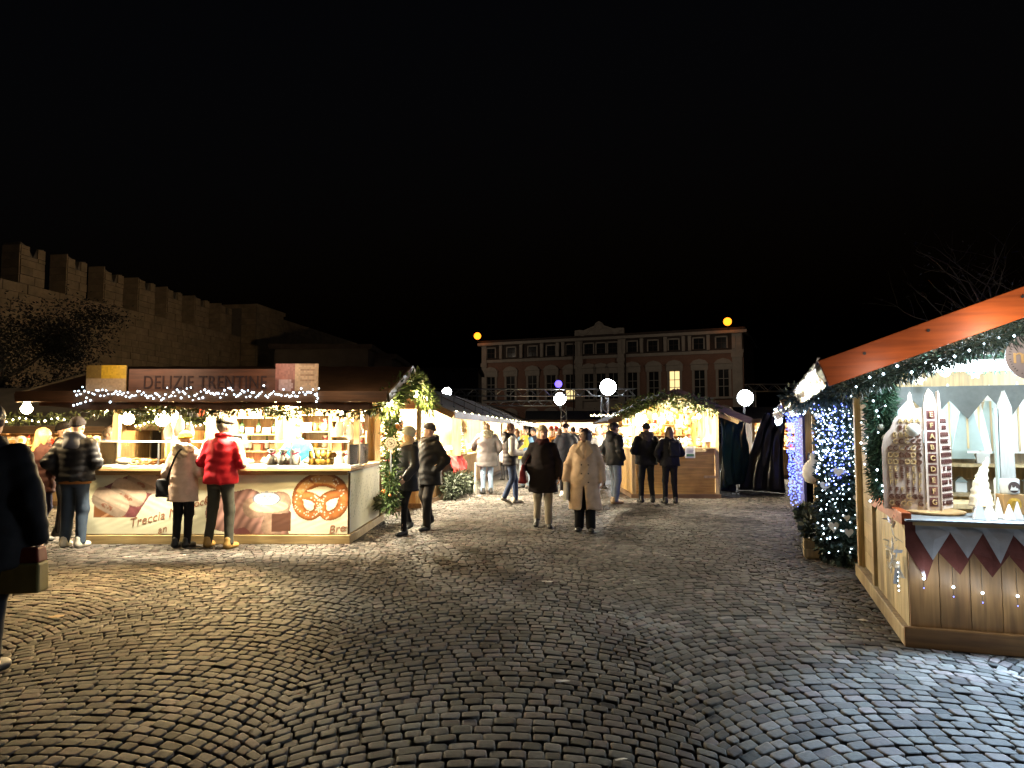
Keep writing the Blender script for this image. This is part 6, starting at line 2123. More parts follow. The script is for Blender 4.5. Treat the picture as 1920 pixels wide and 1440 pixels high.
def stack(X, Y, Z, zs, rx, ry, cy):
    a = np.interp(Z, zs, rx); b = np.interp(Z, zs, ry); c = np.interp(Z, zs, cy)
    k = np.sqrt((X / a) ** 2 + ((Y - c) / b) ** 2)
    d = (k - 1) * np.minimum(a, b)
    return np.maximum(d, np.maximum(zs[0] - Z, Z - zs[-1]))


def to_mesh(name, VQ, mats, mi=None):
    V, Q = VQ
    me = bpy.data.meshes.new(name)
    me.from_pydata(V.tolist(), [], Q.tolist())
    for m in (mats if isinstance(mats, list) else [mats]):
        me.materials.append(m)
    if mi is not None:
        me.polygons.foreach_set("material_index", mi)
    me.polygons.foreach_set("use_smooth", [True] * len(me.polygons))
    me.update()
    return me


def join(parts):
    V = []; Q = []; n = 0
    for v, q in parts:
        V.append(v); Q.append(q + n); n += len(v)
    return np.concatenate(V), np.concatenate(Q)


_hand = None


def hand_template(curl=0.5):
    def fn(X, Y, Z):   # wrist at origin, fingers towards -z, palm facing +x... thumb towards +y
        d = ell(X, Y, Z, (0, 0, -.045), (.017, .042, .052))
        for i, (y, L) in enumerate(((.028, .062), (.010, .072), (-.009, .068), (-.027, .052))):
            k = np.array((0.0, y, -.088)); m_ = k + np.array((.012 * curl * 2, y * .08, -L * .52)); e = m_ + np.array((.03 * curl * 2, 0, -L * .40))
            f = smin(cone(X, Y, Z, k, m_, .0095, .0088), cone(X, Y, Z, m_, e, .0088, .0075), .004)
            d = smin(d, f, .008)
        th = smin(cone(X, Y, Z, (.004, .032, -.03), (.014, .062, -.062), .013, .0105), cone(X, Y, Z, (.014, .062, -.062), (.026, .066, -.092), .0105, .0085), .006)
        d = smin(d, th, .01)
        d = smin(d, cone(X, Y, Z, (0, 0, .03), (0, 0, -.02), .027, .026), .02)
        return d
    return surf_nets(fn, (-.035, -.06, -.2), (.06, .09, .05), .0055)


HAND = hand_template()
SKIN = mat("skin", (.50, .30, .21), rough=.55, var=.1, scale=12, bump=.08)
EYE = mat("eye_dark", (.03, .02, .018), rough=.2, bump=0)
LIP = mat("lip", (.36, .14, .11), rough=.5, bump=0)


def cloth_m(col, rough=.85, sheen=.2):
    n = "cloth_%03d_%03d_%03d_%02d" % (int(col[0] * 999), int(col[1] * 999), int(col[2] * 999), int(rough * 10))
    return mat(n, col, rough=rough, var=.18, scale=7, bump=.35, bdist=.008, spec=.18)


ARMS = {
    'down': ((.255, -.035, 1.13), (.25, .05, .885)),
    'pocket': ((.30, -.09, 1.15), (.215, .05, .985)),
    'front': ((.26, -.02, 1.14), (.10, .26, 1.10)),
    'up': ((.25, .10, 1.16), (.09, .26, 1.33)),
    'reach': ((.25, .20, 1.22), (.22, .44, 1.12)),
    'bag': ((.27, -.03, 1.12), (.275, .02, .87)),
    'swingf': ((.25, .05, 1.13), (.23, .24, .95)),
    'swingb': ((.26, -.14, 1.15), (.27, -.16, .90)),
    'cross': ((.27, .02, 1.14), (.03, .24, 1.13)),
}


def person(label, loc, rot, H=1.75, coat=(.05, .05, .05), hem=.80, thick=.02, puff=0.0, psp=.09, flare=0.0, crough=.8, trousers=(.03, .03, .035), tw=1.0,
           shoes=(.02, .02, .02), hat=None, hatc=(.03, .03, .03), hair=None, hairc=(.05, .03, .02), hood=None, hoodc=None, arms=('down', 'down'), stride=0.0, spread=.0,
           yaw=0.0, nod=0.0, lean=0.0, vox=.021, seed=1, scarf=None, stripe=None, slit=False, boots=False, width=1.0, sleeves=None, waistband=None, group=None, vest=None):
    rr = random.Random(seed); ph = rr.uniform(0, 6)
    s = H / 1.75
    root = thing("person", label, "person", (loc[0], loc[1], 0), math.radians(rot), group)
    L = lean
    hip = [np.array((-.085, 0, .92)), np.array((.085, 0, .92))]
    feet = []; knee = []
    for i, sg in ((0, -1), (1, 1)):
        st = stride * (1 if i == 0 else -1)
        az = .085 + (0.07 if st < -.08 else 0)
        f = np.array((sg * (.10 + spread), st, az)); feet.append(f)
        k = (hip[i] + f) / 2 + np.array((0, .035 + .10 * abs(stride) + (.05 if st < -.08 else 0), .02)); knee.append(k)
    sh = [np.array((-.165 * width, L * .9, 1.395)), np.array((.165 * width, L * .9, 1.395))]
    el, wr = [], []
    for i, sg in ((0, -1), (1, 1)):
        e, w = ARMS[arms[i]]
        if arms[i] in ('down', 'bag', 'swingf', 'swingb'):
            w = (w[0] + flare * .7 + thick * .3, w[1], w[2]); e = (e[0] + flare * .3, e[1], e[2])
        el.append(np.array((sg * e[0] * width, e[1] + L * .6, e[2]))); wr.append(np.array((sg * w[0] * width, w[1] + L * .5, w[2])))
    hc = np.array((0, L * 1.25 + .015, 1.632))
    # ---- bare body
    def bodyf(X, Y, Z):
        d = stack(X, Y, Z, [.84, .95, 1.1, 1.3, 1.42, 1.5], [.13, .15, .13, .155, .14, .05], [.09, .10, .09, .105, .09, .05], [0, 0, L * .3, L * .7, L * .9, L])
        d = smin(d, cone(X, Y, Z, (0, L * .9, 1.42), (0, L * 1.2, 1.56), .058, .05), .03)
        for i in (0, 1):
            d = smin(d, smin(cone(X, Y, Z, hip[i], knee[i], .075, .048), cone(X, Y, Z, knee[i], feet[i], .048, .035), .02), .03)
            d = smin(d, smin(cone(X, Y, Z, sh[i], el[i], .045, .036), cone(X, Y, Z, el[i], wr[i], .036, .027), .02), .03)
        return d
    parts = [surf_nets(bodyf, (-.5, -.45, -.0), (.5, .65, 1.62), .03)]
    # ---- head in its own frame
    def headf(X, Y, Z):
        d = ell(X, Y, Z, (0, -.012, .02), (.076, .096, .098))
        d = smin(d, ell(X, Y, Z, (0, .018, -.045), (.058, .068, .075)), .03)
        d = smin(d, cone(X, Y, Z, (0, .084, .012), (0, .104, -.022), .008, .014), .012)
        for sg in (-1, 1):
            d = smin(d, ell(X, Y, Z, (sg * .078, -.01, -.01), (.012, .022, .032)), .006)
            d = np.maximum(d, -ell(X, Y, Z, (sg * .03, .098, .018), (.018, .016, .012)) * .8)
        d = smin(d, ell(X, Y, Z, (0, .078, -.062), (.026, .012, .010)), .008)
        d = smin(d, cone(X, Y, Z, (0, -.02, -.06), (0, -.03, -.14), .05, .052), .02)
        return d
    hv, hq = surf_nets(headf, (-.11, -.13, -.15), (.11, .14, .14), .0095 if vox < .025 else .013)
    Rh = Matrix.Rotation(math.radians(yaw), 3, 'Z') @ Matrix.Rotation(math.radians(-nod), 3, 'X')
    Rn = np.array(Rh)
    nb = len(parts[0][1])
    cen = hv[hq].mean(1)
    lip = (np.abs(cen[:, 2] + .066) < .011) & (np.abs(cen[:, 0]) < .025) & (cen[:, 1] > .06)
    parts.append((hv @ Rn.T + hc, hq))
    mi = np.zeros(nb, int).tolist() + np.where(lip, 2, 0).tolist()
    for sg in (-1, 1):
        ev, eq = surf_nets(lambda X, Y, Z: ell(X, Y, Z, (sg * .031, .083, .018), (.014, .008, .008)), (sg * .031 - .02, .07, 0), (sg * .031 + .02, .1, .035), .005)
        parts.append((ev @ Rn.T + hc, eq)); mi += [1] * len(eq)
    # ---- hands
    for i, sg in ((0, -1), (1, 1)):
        v, q = HAND
        v = v.copy()
        if sg > 0:
            v[:, 0] *= -1; q = q[:, ::-1]
        dirv = Vector(wr[i] - el[i]).normalized()
        rot_ = Vector((0, 0, -1)).rotation_difference(dirv).to_matrix()
        parts.append((v @ np.array(rot_).T + (wr[i] - np.array(dirv) * (.13 if arms[i] == 'pocket' else .01)), q)); mi += [0] * len(q)
    V, Q = join(parts)
    link("body", to_mesh("body", (V * s, Q), [SKIN, EYE, LIP], mi), root)
    # ---- coat
    T = thick
    hx = .185 + T + flare; hy = .125 + T + flare * .8
    zs = [hem, max(hem + .02, .95), 1.10, 1.28, 1.40, 1.455, 1.50]
    rx = [hx, .172 + T + flare * .55, .158 + T + flare * .3, .168 + T * .9, .150 + T * .9, .105 + T * .8, .072 + T * .5]
    rx = [q * width for q in rx]
    ry = [hy, .125 + T + flare * .5, .118 + T + flare * .25, .130 + T, .115 + T, .095 + T, .075 + T * .6]
    cy = [0, 0, L * .3, L * .65, L * .88, L, L * 1.05]

    def coatf(X, Y, Z, only=None):
        d = None
        if only != 'sleeve':
            d = stack(X, Y, Z, zs, rx, ry, cy)
            d = smin(d, cone(X, Y, Z, (0, L, 1.46), (0, L * 1.1, 1.52), .085 + T * .5, .078 + T * .5), .03)
        if only != 'torso':
            for i in (0, 1):
                e = smin(cone(X, Y, Z, sh[i], el[i], .062 + T * .6, .052 + T * .6), cone(X, Y, Z, el[i], wr[i], .052 + T * .6, .043 + T * .5), .03)
                d = e if d is None else smin(d, e, .03)
        if puff:
            u = (Z + .02 * np.sin(X * 9 + ph)) / psp
            d = d - puff * (np.sqrt(np.abs(np.sin(np.pi * u))) - .55)
        w = np.sin(X * 17 + 6 * np.sin(Z * 7 + ph) + ph) * np.sin(Z * 21 + 3 * np.sin(X * 11) + Y * 8 + ph)
        d = d - (.0085 if not puff else .004) * w - .004 * np.sin(X * 38 + 5 * np.sin(Z * 6 + ph) + Y * 9) * np.clip(1.35 - Z, 0, 1)
        if only != 'sleeve':
            d = np.maximum(d, hem + .006 * np.sin(X * 14 + ph) - Z + (0 if only is None or True else 0)) if only == 'torso' else d
        d = np.maximum(d, Z - 1.535)
        # hollow neck opening
        d = np.maximum(d, -cone(X, Y, Z, (0, L + .02, 1.50), (0, L * 1.3 + .04, 1.7), .055, .09))
        if slit:
            d = np.maximum(d, -np.maximum(np.maximum(np.abs(X - .01) - (.008 + .045 * np.clip((.8 - Z) * 2, 0, 1)), .02 - Y), Z - .86))
        return d
    reach = max(.35, max(abs(w[0]) for w in wr) + .16, max(abs(e[0]) for e in el) + .16, hx * width + .06)
    ymax = max(.3, max(w[1] for w in wr) + .14, L + .25); ymin = min(-.3, min(w[1] for w in wr + el) - .14)
    lo = (-reach, ymin, min(hem, .7) - .08); hi = (reach, ymax, 1.6)
    cm = cloth_m(coat, crough)
    if sleeves is None:
        def whole(X, Y, Z):
            a = coatf(X, Y, Z)
            body_low = np.where(np.abs(X) < .02, a, a)
            return a
        VQ = surf_nets(coatf, lo, hi, vox)
        link("coat", to_mesh("coat", (VQ[0] * s, VQ[1]), cm), root)
    else:
        VQ = surf_nets(lambda X, Y, Z: coatf(X, Y, Z, 'torso'), lo, hi, vox)
        link("coat", to_mesh("coat", (VQ[0] * s, VQ[1]), cm), root)
        VQ = surf_nets(lambda X, Y, Z: coatf(X, Y, Z, 'sleeve') - .003, lo, hi, vox)
        link("sleeves", to_mesh("sleeves", (VQ[0] * s, VQ[1]), cloth_m(sleeves, crough)), root)
    if stripe:   # pale stripes running from the collar along the arms
        def stf(X, Y, Z):
            d = np.full(X.shape, 9.)
            for i, sg in ((0, -1), (1, 1)):
                o = np.array((sg * .012, -.02 if sg < 0 else -.02, .035))
                p0 = np.array((sg * .07, L - .03, 1.485)); p1 = sh[i] + np.array((sg * .06, -.02, .06)); p2 = el[i] + np.array((sg * .075, -.02, .0)); p3 = wr[i] + np.array((sg * .055, -.02, 0))
                e = np.minimum(np.minimum(cone(X, Y, Z, p0, p1, .045, .065), cone(X, Y, Z, p1, p2, .065, .062)), cone(X, Y, Z, p2, p3, .062, .05))
                d = np.minimum(d, e)
            c = coatf(X, Y, Z) - .004
            return np.maximum(d, c)
        VQ = surf_nets(stf, lo, hi, vox)
        link("sleeve_stripe", to_mesh("sleeve_stripe", (VQ[0] * s, VQ[1]), cloth_m(stripe, .7)), root)
    if waistband:
        VQ = surf_nets(lambda X, Y, Z: np.maximum(np.sqrt((X / .172) ** 2 + (Y / .125) ** 2) * .125 - .125 - T * .5, np.abs(Z - hem + .012) - .03), (-.3, -.25, hem - .1), (.3, .25, hem + .08), .015)
        link("shirt_hem", to_mesh("shirt_hem", (VQ[0] * s, VQ[1]), cloth_m(waistband)), root)
    # ---- collar / hood / scarf
    def torus(X, Y, Z, c, R_, r, tilt=0, sy=1.0):
        y = (Y - c[1]) / sy; z = Z - c[2] - tilt * (Y - c[1])
        return np.sqrt((np.sqrt((X - c[0]) ** 2 + y ** 2) - R_) ** 2 + z ** 2) - r
    if hood:
        col = hoodc or coat
        if hood == 'fur':
            def hf(X, Y, Z):
                d = torus(X, Y, Z, (0, L - .035, 1.50), .105, .058, -.35)
                d = smin(d, ell(X, Y, Z, (0, L - .12, 1.44), (.13, .07, .11)), .04)
                return d - .008 * np.sin(X * 90 + ph) * np.sin(Y * 83) * np.sin(Z * 97) - .006 * np.sin(X * 47 + Z * 61)
        else:
            def hf(X, Y, Z):
                d = torus(X, Y, Z, (0, L - .045, 1.485), .10, .042, -.45)
                d = smin(d, ell(X, Y, Z, (0, L - .13, 1.41), (.12, .06, .12)), .05)
                return d - .006 * np.sin(X * 31 + ph) * np.sin(Z * 27)
        VQ = surf_nets(hf, (-.24, L - .30, 1.26), (.24, L + .2, 1.68), .014)
        link("hood", to_mesh("hood", (VQ[0] * s, VQ[1]), cloth_m(col, .95 if hood == 'fur' else crough)), root)
    if scarf:
        VQ = surf_nets(lambda X, Y, Z: smin(torus(X, Y, Z, (0, L * 1.05 + .01, 1.50), .082, .042, -.15), ell(X, Y, Z, (.02, L + .12, 1.42), (.05, .03, .1)), .04) - .006 * np.sin(X * 40 + Z * 55 + ph), (-.2, -.2 + L, 1.28), (.2, .26 + L, 1.62), .014)
        link("scarf", to_mesh("scarf", (VQ[0] * s, VQ[1]), cloth_m(scarf, .95)), root)
    # ---- trousers
    def trf(X, Y, Z):
        d = stack(X, Y, Z, [.82, .92, 1.03], [.165, .17, .155], [.115, .118, .11], [0, 0, 0])
        for i in (0, 1):
            a0 = feet[i] + np.array((0, -.01, -.01))
            e = smin(cone(X, Y, Z, hip[i] + np.array((0, 0, -.02)), knee[i], .098 * (.9 + .1 * tw), .068 * tw), cone(X, Y, Z, knee[i], a0, .068 * tw, .055 * tw), .03)
            e = e - .0055 * np.sin(Z * 46 + 9 * X + ph + i) * (np.clip(.5 - Z, 0, .4) + .25 * np.exp(-((Z - .48) / .09) ** 2) * 1.5) - .003 * np.sin(X * 35 + Z * 15)
            d = smin(d, e, .03)
        return np.maximum(d, (.045 if not boots else .30) - Z)
    wl = (-.32 - spread, -.4 - abs(stride), 0); wh = (.32 + spread, .45 + abs(stride), 1.06)
    VQ = surf_nets(trf, wl, wh, vox)
    link("trousers", to_mesh("trousers", (VQ[0] * s, VQ[1]), cloth_m(trousers, .9)), root)
    # ---- shoes
    for i, sg in ((0, -1), (1, 1)):
        back = stride * (1 if i == 0 else -1) < -.08

        def shf(X, Y, Z):
            d = smin(cone(X, Y, Z, (0, -.05, .04), (0, .13, .028), .044, .040), cone(X, Y, Z, (0, -.045, .05), (0, -.035, .12 if not boots else .33), .046, .044 if not boots else .058), .04)
            d = smin(d, ell(X, Y, Z, (0, .12, .03), (.046, .07, .035)), .02)
            return np.maximum(d, -Z)
        v, q = surf_nets(shf, (-.09, -.13, -.02), (.09, .22, .42 if boots else .19), .0115)
        R_ = np.array(Matrix.Rotation(math.radians(-24 if back else 0), 3, 'X') @ Matrix.Rotation(0, 3, 'Z'))
        Rz = np.array(Matrix.Rotation(math.radians(-sg * 9), 3, 'Z'))
        v = (v @ R_.T) @ Rz.T
        p = feet[i].copy(); p[2] = 0
        v = v + p
        v[:, 2] += (-v[:, 2].min() + .001)
        link("shoe", to_mesh("shoe", (v * s, q), mat("shoe_%02d%02d%02d" % tuple(int(c * 99) for c in shoes), shoes, rough=.5, var=.15, scale=20)), root)
    # ---- hair and hat in the head frame
    def add_head(name, fn, lo_, hi_, h_, m_):
        v, q = surf_nets(fn, lo_, hi_, h_)
        if len(v):
            link(name, to_mesh(name, ((v @ Rn.T + hc) * s, q), m_), root)
    if hair:
        hm_ = mat("hair_%02d%02d%02d" % tuple(int(c * 99) for c in hairc), hairc, rough=.45, var=.4, scale=18, bump=.6, stretch=(5, 5, .8))

        def hairf(X, Y, Z):
            d = ell(X, Y, Z, (0, -.02, .025), (.088, .104, .108))
            if hair == 'long':
                d = smin(d, cone(X, Y, Z, (0, -.05, -.02), (0, -.075, -.24), .085, .075, .8), .05)
                for sg in (-1, 1):
                    d = smin(d, cone(X, Y, Z, (sg * .07, -.01, 0), (sg * .078, .005, -.19), .036, .03), .03)
            elif hair == 'bob':
                d = smin(d, cone(X, Y, Z, (0, -.03, -.02), (0, -.045, -.12), .09, .09, .85), .04)
            elif hair == 'pony':
                d = smin(d, cone(X, Y, Z, (0, -.10, .03), (0, -.13, -.2), .04, .022), .03)
            d = d - .004 * np.sin(X * 75 + Z * 20 + ph) - .003 * np.sin(Y * 60 + Z * 30)
            face = ell(X, Y, Z, (0, .085, -.025), (.066, .09, .085))
            d = np.maximum(d, -face)
            if hair == 'short':
                d = np.maximum(d, -.055 - Z + .5 * np.maximum(Y, 0))
            return d
        add_head("hair", hairf, (-.17, -.23, -.34), (.17, .16, .16), .0125, hm_)
    if hat:
        hm_ = cloth_m(hatc, .95)
        if hat == 'beanie':
            def htf(X, Y, Z):
                d = ell(X, Y, Z, (0, -.022, .045), (.093, .108, .105))
                d = np.maximum(d, .030 - Z + .28 * Y)
                b = torus(X, Y, Z, (0, -.02, .044), .083, .019, .28, 1.15)
                return smin(d, b, .012) - .0022 * np.sin(np.arctan2(X, Y) * 40)
        elif hat == 'bigbeanie':
            def htf(X, Y, Z):
                d = ell(X, Y, Z, (0, -.035, .07), (.112, .125, .10)) - .004 * np.sin(X * 40 + ph) * np.sin(Y * 33)
                b = torus(X, Y, Z, (0, -.02, .03), .085, .022, .28, 1.15)
                return smin(np.maximum(d, .02 - Z + .28 * Y), b, .02)
        elif hat == 'flatcap':
            def htf(X, Y, Z):
                d = ell(X, Y, Z, (0, .0, .07), (.100, .125, .055))
                b = np.maximum(ell(X, Y, Z, (0, -.01, .03), (.088, .104, .075)), .035 - Z + .1 * Y)
                v = np.maximum(ell(X, Y, Z, (0, .10, .05), (.075, .065, .02)), -(Z - .03))
                return smin(smin(d, b, .02), v, .015)
        else:
            def htf(X, Y, Z):
                b = np.maximum(ell(X, Y, Z, (0, -.02, .04), (.088, .104, .09)), .035 - Z + .1 * Y)
                v = np.maximum(ell(X, Y, Z, (0, .12, .045), (.065, .08, .016)), .03 - Z)
                return smin(b, v, .012)
        add_head("hat", htf, (-.15, -.19, -.03), (.15, .22, .2), .0115, hm_)
        if hat == 'pompom':
            pass
    return root


def hand_at(root_loc, rot, H, which, arms, width=1.0, lean=0):
    e, w = ARMS[arms]
    s = H / 1.75
    sg = -1 if which == 0 else 1
    v = Vector((sg * w[0] * width, w[1] + lean * .5, w[2])) * s
    return Vector((root_loc[0], root_loc[1], 0)) + Matrix.Rotation(math.radians(rot), 3, 'Z') @ v


def G(px, py):
    p = gp(px, py); return (p.x, p.y)


BLK = (.014, .014, .017)
NAVY = (.018, .02, .03)
# near shopper cut by the picture edge
c = G(-44, 1262); person("dark figure in a black coat cut off by the picture edge", c, 10, 1.80, BLK, .66, .05, flare=.02, trousers=(.015, .016, .022), hair='short', hairc=(.02, .015, .012), arms=('down', 'bag'), stride=.06, width=1.04, seed=2, hood='down')
# group at the end of the bakery
c = G(136, 1026); person("man in a quilted black puffer jacket and dark beanie with pale sneakers", c, 2, 1.80, (.012, .012, .015), .90, .05, puff=.014, psp=.085, crough=.5, trousers=(.045, .065, .10), tw=1.15, shoes=(.55, .52, .45), hat='beanie', hatc=(.02, .02, .03), hood='down', hoodc=(.12, .13, .17), arms=('pocket', 'front'), spread=.02, stride=.03, width=1.08, seed=3, waistband=(.35, .15, .04))
c = G(73, 1020); person("blonde woman in dark clothes beside the puffer jacket man", c, -25, 1.66, (.05, .02, .02), .78, .04, trousers=(.02, .02, .05), hair='long', hairc=(.48, .30, .12), arms=('front', 'front'), yaw=-20, nod=10, stride=.12, seed=4)
c = (-7.05, 11.2); person("dark capped head of a shopper behind the puffer jacket man", c, -60, 1.74, BLK, .8, .03, hat='beanie', hatc=(.015, .012, .012), arms=('front', 'pocket'), seed=5, vox=.026)
c = (-6.75, 11.95); person("shopper in a blue scarf at the far end of the bakery counter", c, -90, 1.68, (.04, .06, .10), .8, .03, hair='short', hairc=(.12, .09, .07), scarf=(.12, .2, .4), arms=('front', 'front'), seed=6, vox=.026)
# pair at the bakery counter
c = G(340, 1026); person("woman in a cream quilted coat and yellow knitted hat at the bakery counter", c, -4, 1.60, (.60, .44, .35), .70, .04, puff=.005, psp=.07, flare=.015, crough=.6, trousers=(.012, .012, .014), hat='beanie', hatc=(.62, .38, .03), hood='fur', hoodc=(.62, .50, .36), arms=('down', 'front'), spread=-.01, nod=12, yaw=-20, lean=.02, seed=7, width=.98)
c = G(410, 1027); person("man in a red jacket with pale sleeve stripes and a black flat cap", c, -6, 1.80, (.40, .012, .022), .86, .035, crough=.6, trousers=(.055, .055, .045), tw=1.05, shoes=(.40, .24, .07), hat='flatcap', hatc=(.015, .014, .014), hair='short', hairc=(.25, .24, .23), arms=('front', 'front'), stride=.04, spread=.07, yaw=-24, lean=.04, seed=8, stripe=(.72, .62, .5), width=1.12, scarf=(.35, .012, .02))
# walking couple in black
c = G(762, 1001); person("woman in a black quilted coat and pale grey hat walking past the bakery", c, 138, 1.66, (.016, .016, .019), .72, .045, puff=.006, psp=.16, flare=.02, crough=.5, trousers=(.008, .008, .01), tw=.85, hat='bigbeanie', hatc=(.42, .40, .33), hair='long', hairc=(.45, .28, .12), hood='down', arms=('swingf', 'down'), stride=.15, yaw=-58, scarf=(.45, .33, .2), seed=9)
c = G(803, 992); person("man in a long black hooded coat and dark beanie beside the woman in black", c, 140, 1.74, (.016, .015, .016), .74, .05, flare=.02, crough=.6, trousers=(.03, .026, .024), tw=1.15, hat='beanie', hatc=(.05, .045, .05), hood='down', arms=('pocket', 'pocket'), stride=.14, yaw=-38, scarf=(.07, .06, .05), seed=10, width=1.05)
# grey parka and neighbours
c = G(913, 926); person("man in a long grey quilted parka with fur hood and light jeans", c, 12, 1.84, (.10, .095, .10), .68, .05, puff=.010, psp=.2, crough=.55, trousers=(.26, .36, .52), hood='fur', hoodc=(.13, .12, .09), hair='short', hairc=(.12, .09, .06), arms=('reach', 'pocket'), seed=11, width=1.15, nod=15, lean=.05)
c = G(957, 945); person("man in a black quilted vest and dark jeans beside the grey parka", c, -75, 1.80, (.016, .016, .02), .84, .04, puff=.010, psp=.09, crough=.5, trousers=(.03, .045, .09), shoes=(.20, .18, .15), hair='short', hairc=(.16, .08, .04), sleeves=(.55, .52, .48), arms=('up', 'front'), stride=.16, yaw=-15, nod=8, hood='down', seed=12)
# women walking towards the camera
cw = G(1018, 988); person("woman in a wide black coat, pale trousers and beige hat walking towards the camera", cw, 178, 1.70, (.012, .009, .010), .60, .045, flare=.035, crough=.95, trousers=(.27, .24, .19), tw=1.1, hat='beanie', hatc=(.36, .30, .18), hair='bob', hairc=(.30, .20, .10), arms=('down', 'pocket'), stride=.10, yaw=10, seed=13, width=.98, scarf=(.03, .008, .01))
ct = G(1097, 996); person("dark haired woman in an open tan coat over wide black trousers", ct, 172, 1.66, (.52, .38, .27), .38, .05, flare=.055, crough=.9, trousers=(.010, .010, .012), tw=1.45, hair='long', hairc=(.025, .012, .016), arms=('down', 'bag'), stride=.035, yaw=-50, seed=14, slit=True, width=.98)
# people behind them
c = G(1062, 932); person("man in a dark cap and navy jacket walking behind the tan coat", c, 175, 1.82, NAVY, .8, .04, trousers=(.012, .012, .015), hat='cap', hatc=(.04, .035, .05), arms=('pocket', 'pocket'), stride=.16, seed=15, shoes=(.5, .48, .46), vox=.024, nod=8)
c = G(1036, 926); person("figure with ginger hair in an orange scarf between the two women", c, 160, 1.70, (.02, .016, .02), .75, .03, hair='bob', hairc=(.20, .09, .03), scarf=(.35, .14, .03), arms=('down', 'down'), seed=16, vox=.026)
c = G(1153, 944); person("man in a black hooded jacket, blue grey jeans and tan boots", c, -62, 1.82, (.014, .015, .018), .83, .05, crough=.7, trousers=(.16, .20, .27), tw=1.15, shoes=(.30, .19, .09), hood='down', hair='short', hairc=(.03, .02, .02), hat='cap', hatc=(.02, .02, .024), arms=('pocket', 'pocket'), stride=.05, seed=17, width=1.08)
c = G(1213, 942); person("man in a black jacket and hat with his back turned at the gabled hut", c, 4, 1.80, (.013, .013, .014), .84, .05, trousers=(.012, .012, .014), hat='beanie', hatc=(.02, .02, .02), hood='fur', hoodc=(.05, .045, .04), arms=('front', 'front'), spread=.03, seed=18, width=1.12)
c = G(1257, 944); person("woman with long brown hair and a small black backpack at the gabled hut", c, 2, 1.72, (.013, .013, .016), .86, .04, trousers=(.012, .012, .014), hair='long', hairc=(.14, .08, .04), arms=('pocket', 'front'), spread=.02, seed=19, width=1.05)
c = G(985, 915); person("shopper in a yellow and blue jacket deep in the alley crowd", c, 150, 1.74, (.42, .38, .06), .84, .04, trousers=(.2, .25, .33), hair='short', hairc=(.06, .04, .03), sleeves=(.12, .24, .42), arms=('front', 'down'), seed=20, vox=.026)
c = G(1091, 905); person("short dark haired shopper far down the alley behind the tan coat", c, 170, 1.76, (.03, .03, .04), .8, .03, hair='short', hairc=(.02, .015, .012), arms=('down', 'down'), stride=.1, seed=21, vox=.028)
c = G(1123, 915); person("shopper in a white patterned jumper and grey hat behind the tan coat", c, 190, 1.72, (.10, .10, .11), .8, .03, hat='bigbeanie', hatc=(.40, .40, .42), scarf=(.6, .58, .45), arms=('down', 'down'), stride=.14, seed=22, vox=.026)
c = G(969, 905); person("shopper with brown hair far down the alley beside the vest man", c, 30, 1.72, (.10, .07, .06), .8, .03, hair='bob', hairc=(.16, .08, .04), trousers=(.25, .26, .28), arms=('front', 'down'), seed=23, vox=.028)
c = G(948, 900); person("shopper in a white coat half hidden behind the vest man", c, 20, 1.70, (.6, .58, .55), .6, .04, hair='long', hairc=(.22, .12, .06), arms=('front', 'front'), seed=24, vox=.028)
c = G(1008, 893); person("hooded shopper in a grey coat far down the alley", c, 20, 1.75, (.12, .12, .13), .7, .04, hat='beanie', hatc=(.15, .14, .14), arms=('down', 'front'), seed=25, vox=.028)
c = (6.55, 14.6); person("shopper in a red jacket half hidden by the blue light curtain", c, -100, 1.65, (.42, .02, .025), .8, .04, trousers=(.05, .05, .06), hair='short', hairc=(.3, .25, .2), arms=('front', 'front'), seed=26, vox=.026)
for q_, (px_, py_, r_, H_, c_, h_, hc_, hat_) in enumerate(((1000, 908, 170, 1.72, (.03, .03, .05), 'short', (.05, .03, .02), 'beanie'), (1049, 897, 20, 1.74, (.10, .03, .03), 'bob', (.10, .05, .03), None), (1075, 890, 15, 1.80, (.05, .055, .05), 'short', (.03, .02, .02), None), (978, 893, 10, 1.7, (.22, .18, .14), 'long', (.25, .15, .07), None), (1106, 900, 30, 1.68, (.04, .05, .08), 'long', (.06, .03, .02), None))):
    person("%s shopper deep in the alley crowd" % ("navy coated, dark hatted", "dark red coated", "tall grey green coated", "beige coated long haired", "blue coated dark haired")[q_], G(px_, py_), r_, H_, c_, .72, .035, hair=h_, hairc=hc_, hat=hat_, hatc=(.05, .05, .07), arms=('front', 'down'), stride=.08, seed=40 + q_, vox=.03)
p0 = at(560, 800, 11.85); person("blonde vendor in a turquoise top bending over the bakery counter", (p0.x, p0.y), 185, 1.72, (.03, .30, .36), .85, .015, hair='short', hairc=(.6, .42, .2), trousers=(.05, .05, .06), arms=('front', 'reach'), lean=.06, nod=22, seed=27, vox=.02)

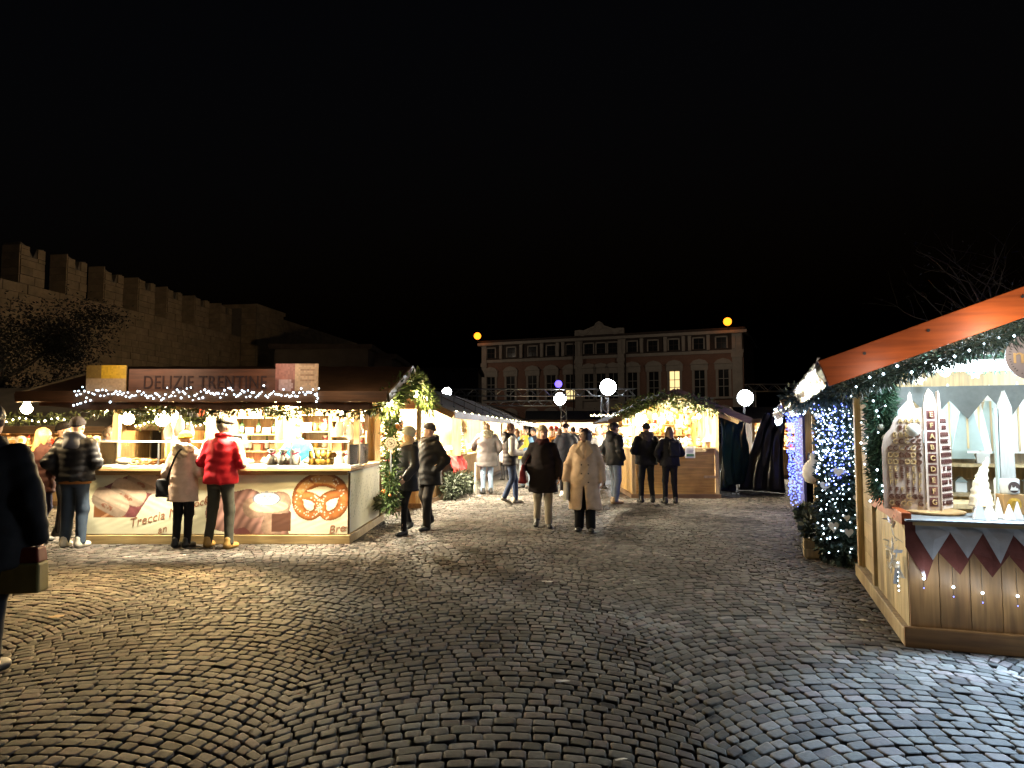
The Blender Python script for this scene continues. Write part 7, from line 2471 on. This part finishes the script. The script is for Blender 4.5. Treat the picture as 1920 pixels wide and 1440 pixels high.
# ------------------------------------------------------------------ bags carried by people
def shoulder_bag(label, loc, rot, col, w=.3, h=.24, d=.1, strap=None, name="handbag"):
    t = thing(name, label, "bag", loc, math.radians(rot))
    v, q = surf_nets(lambda X, Y, Z: np.sqrt(np.maximum(np.abs(X) - w / 2 + .04, 0) ** 2 + np.maximum(np.abs(Y) - d / 2 * (1.1 - .9 * Z / h) + .02, 0) ** 2 + np.maximum(np.abs(Z - h / 2) - h / 2 + .03, 0) ** 2) - .03 - .004 * np.sin(X * 40 + Z * 33), (-w, -d - .05, -.06), (w, d + .05, h + .08), .014)
    link("bag_body", to_mesh("bag_body", (v, q), cloth_m(col, .5)), t)
    if strap:
        m = MB(); pts = smooth_curve(strap, 5)
        for i in range(len(pts) - 1):
            m.beam(pts[i], pts[i + 1] + (pts[i + 1] - pts[i]) * .05, .028, .006, (0, 1, .2))
        m.build("strap", cloth_m(col, .5), t)
    return t


c = G(340, 1026)
bx, by = c[0] - .235, c[1] - .06
shoulder_bag("black shoulder bag with a long strap at the cream coat woman's hip", (bx, by, .70), 12, (.016, .016, .018), .24, .26, .1,
             [(.04, -.03, .24), (.12, -.13, .45), (.2, -.16, .62), (.3, -.1, .74)])
c = G(1257, 944)
t = shoulder_bag("small black backpack on the long haired woman at the hut", (c[0] + .06, c[1] - .22, 1.06), 2, (.012, .012, .013), .26, .34, .13, [(.1, .03, .32), (.14, .06, .42), (.12, .14, .46)])
hb = hand_at(ct, 172, 1.66, 1, 'bag', 1.05)
t = thing("carrier_bag", "flat white paper carrier bag in the tan coat woman's hand", "bag", (hb.x - .01, hb.y + .0, .50), math.radians(60))
m = MB(); m.box((0, 0, .15), (.20, .07, .30), None, .12); m.build("bag_body", mat("paper_bag", (.68, .66, .6), rough=.6, bump=.3), t, bevel=.006)
m = MB(); m.tube([(-.05, 0, .29), (-.04, 0, .35), (.04, 0, .35), (.05, 0, .29)], .004, 5); m.build("handle", M_PALE, t)
t = shoulder_bag("dark red shoulder bag on the wide black coat woman", (cw[0] - .33, cw[1] - .02, .74), 80, (.12, .012, .016), .30, .32, .12, [(0, -.0, .3), (.02, -.12, .5), (0, -.22, .72)])
c = G(-44, 1262)
hb = hand_at(c, 10, 1.80, 1, 'bag', 1.1)
t = thing("shopping_bag", "red and mustard shopping bag carried by the dark figure at the edge", "bag", (hb.x - .07, hb.y - .02, .52), math.radians(8))
m = MB(); m.box((0, 0, .10), (.29, .15, .20), None, .05); m.build("lower_bag", cloth_m((.16, .13, .045), .7), t, bevel=.015)
m = MB(); m.box((0, 0, .251), (.27, .135, .10), None, .1); m.build("upper_band", cloth_m((.11, .016, .012), .7), t, bevel=.012)
m = MB(); m.tube([(-.1, 0, .3), (-.06, 0, .37), (0, 0, .385), (.06, 0, .37), (.1, 0, .3)], .01, 6); m.build("handle", cloth_m((.11, .016, .012), .7), t)

# collar and buttons of the tan coat
ptan = [o for o in bpy.data.objects if o.get("label", "").startswith("dark haired woman in an open tan coat")][0]
m = MB()
for sg in (-1, 1):
    m.poly([(sg * .03, .105, 1.47), (sg * .10, .06, 1.46), (sg * .145, .155, 1.28), (sg * .02, .19, 1.17)])
o = m.build("lapels", cloth_m((.50, .36, .24), .9), ptan); md = o.modifiers.new("solid", 'SOLIDIFY'); md.thickness = .016
m = MB()
for k in range(3):
    for sg in (-1, 1):
        m.sphere((sg * .055 - .01, .195 - .004 * k, 1.08 - k * .14), .012, 8, 6, (1, .5, 1))
m.build("buttons", EYE, ptan)
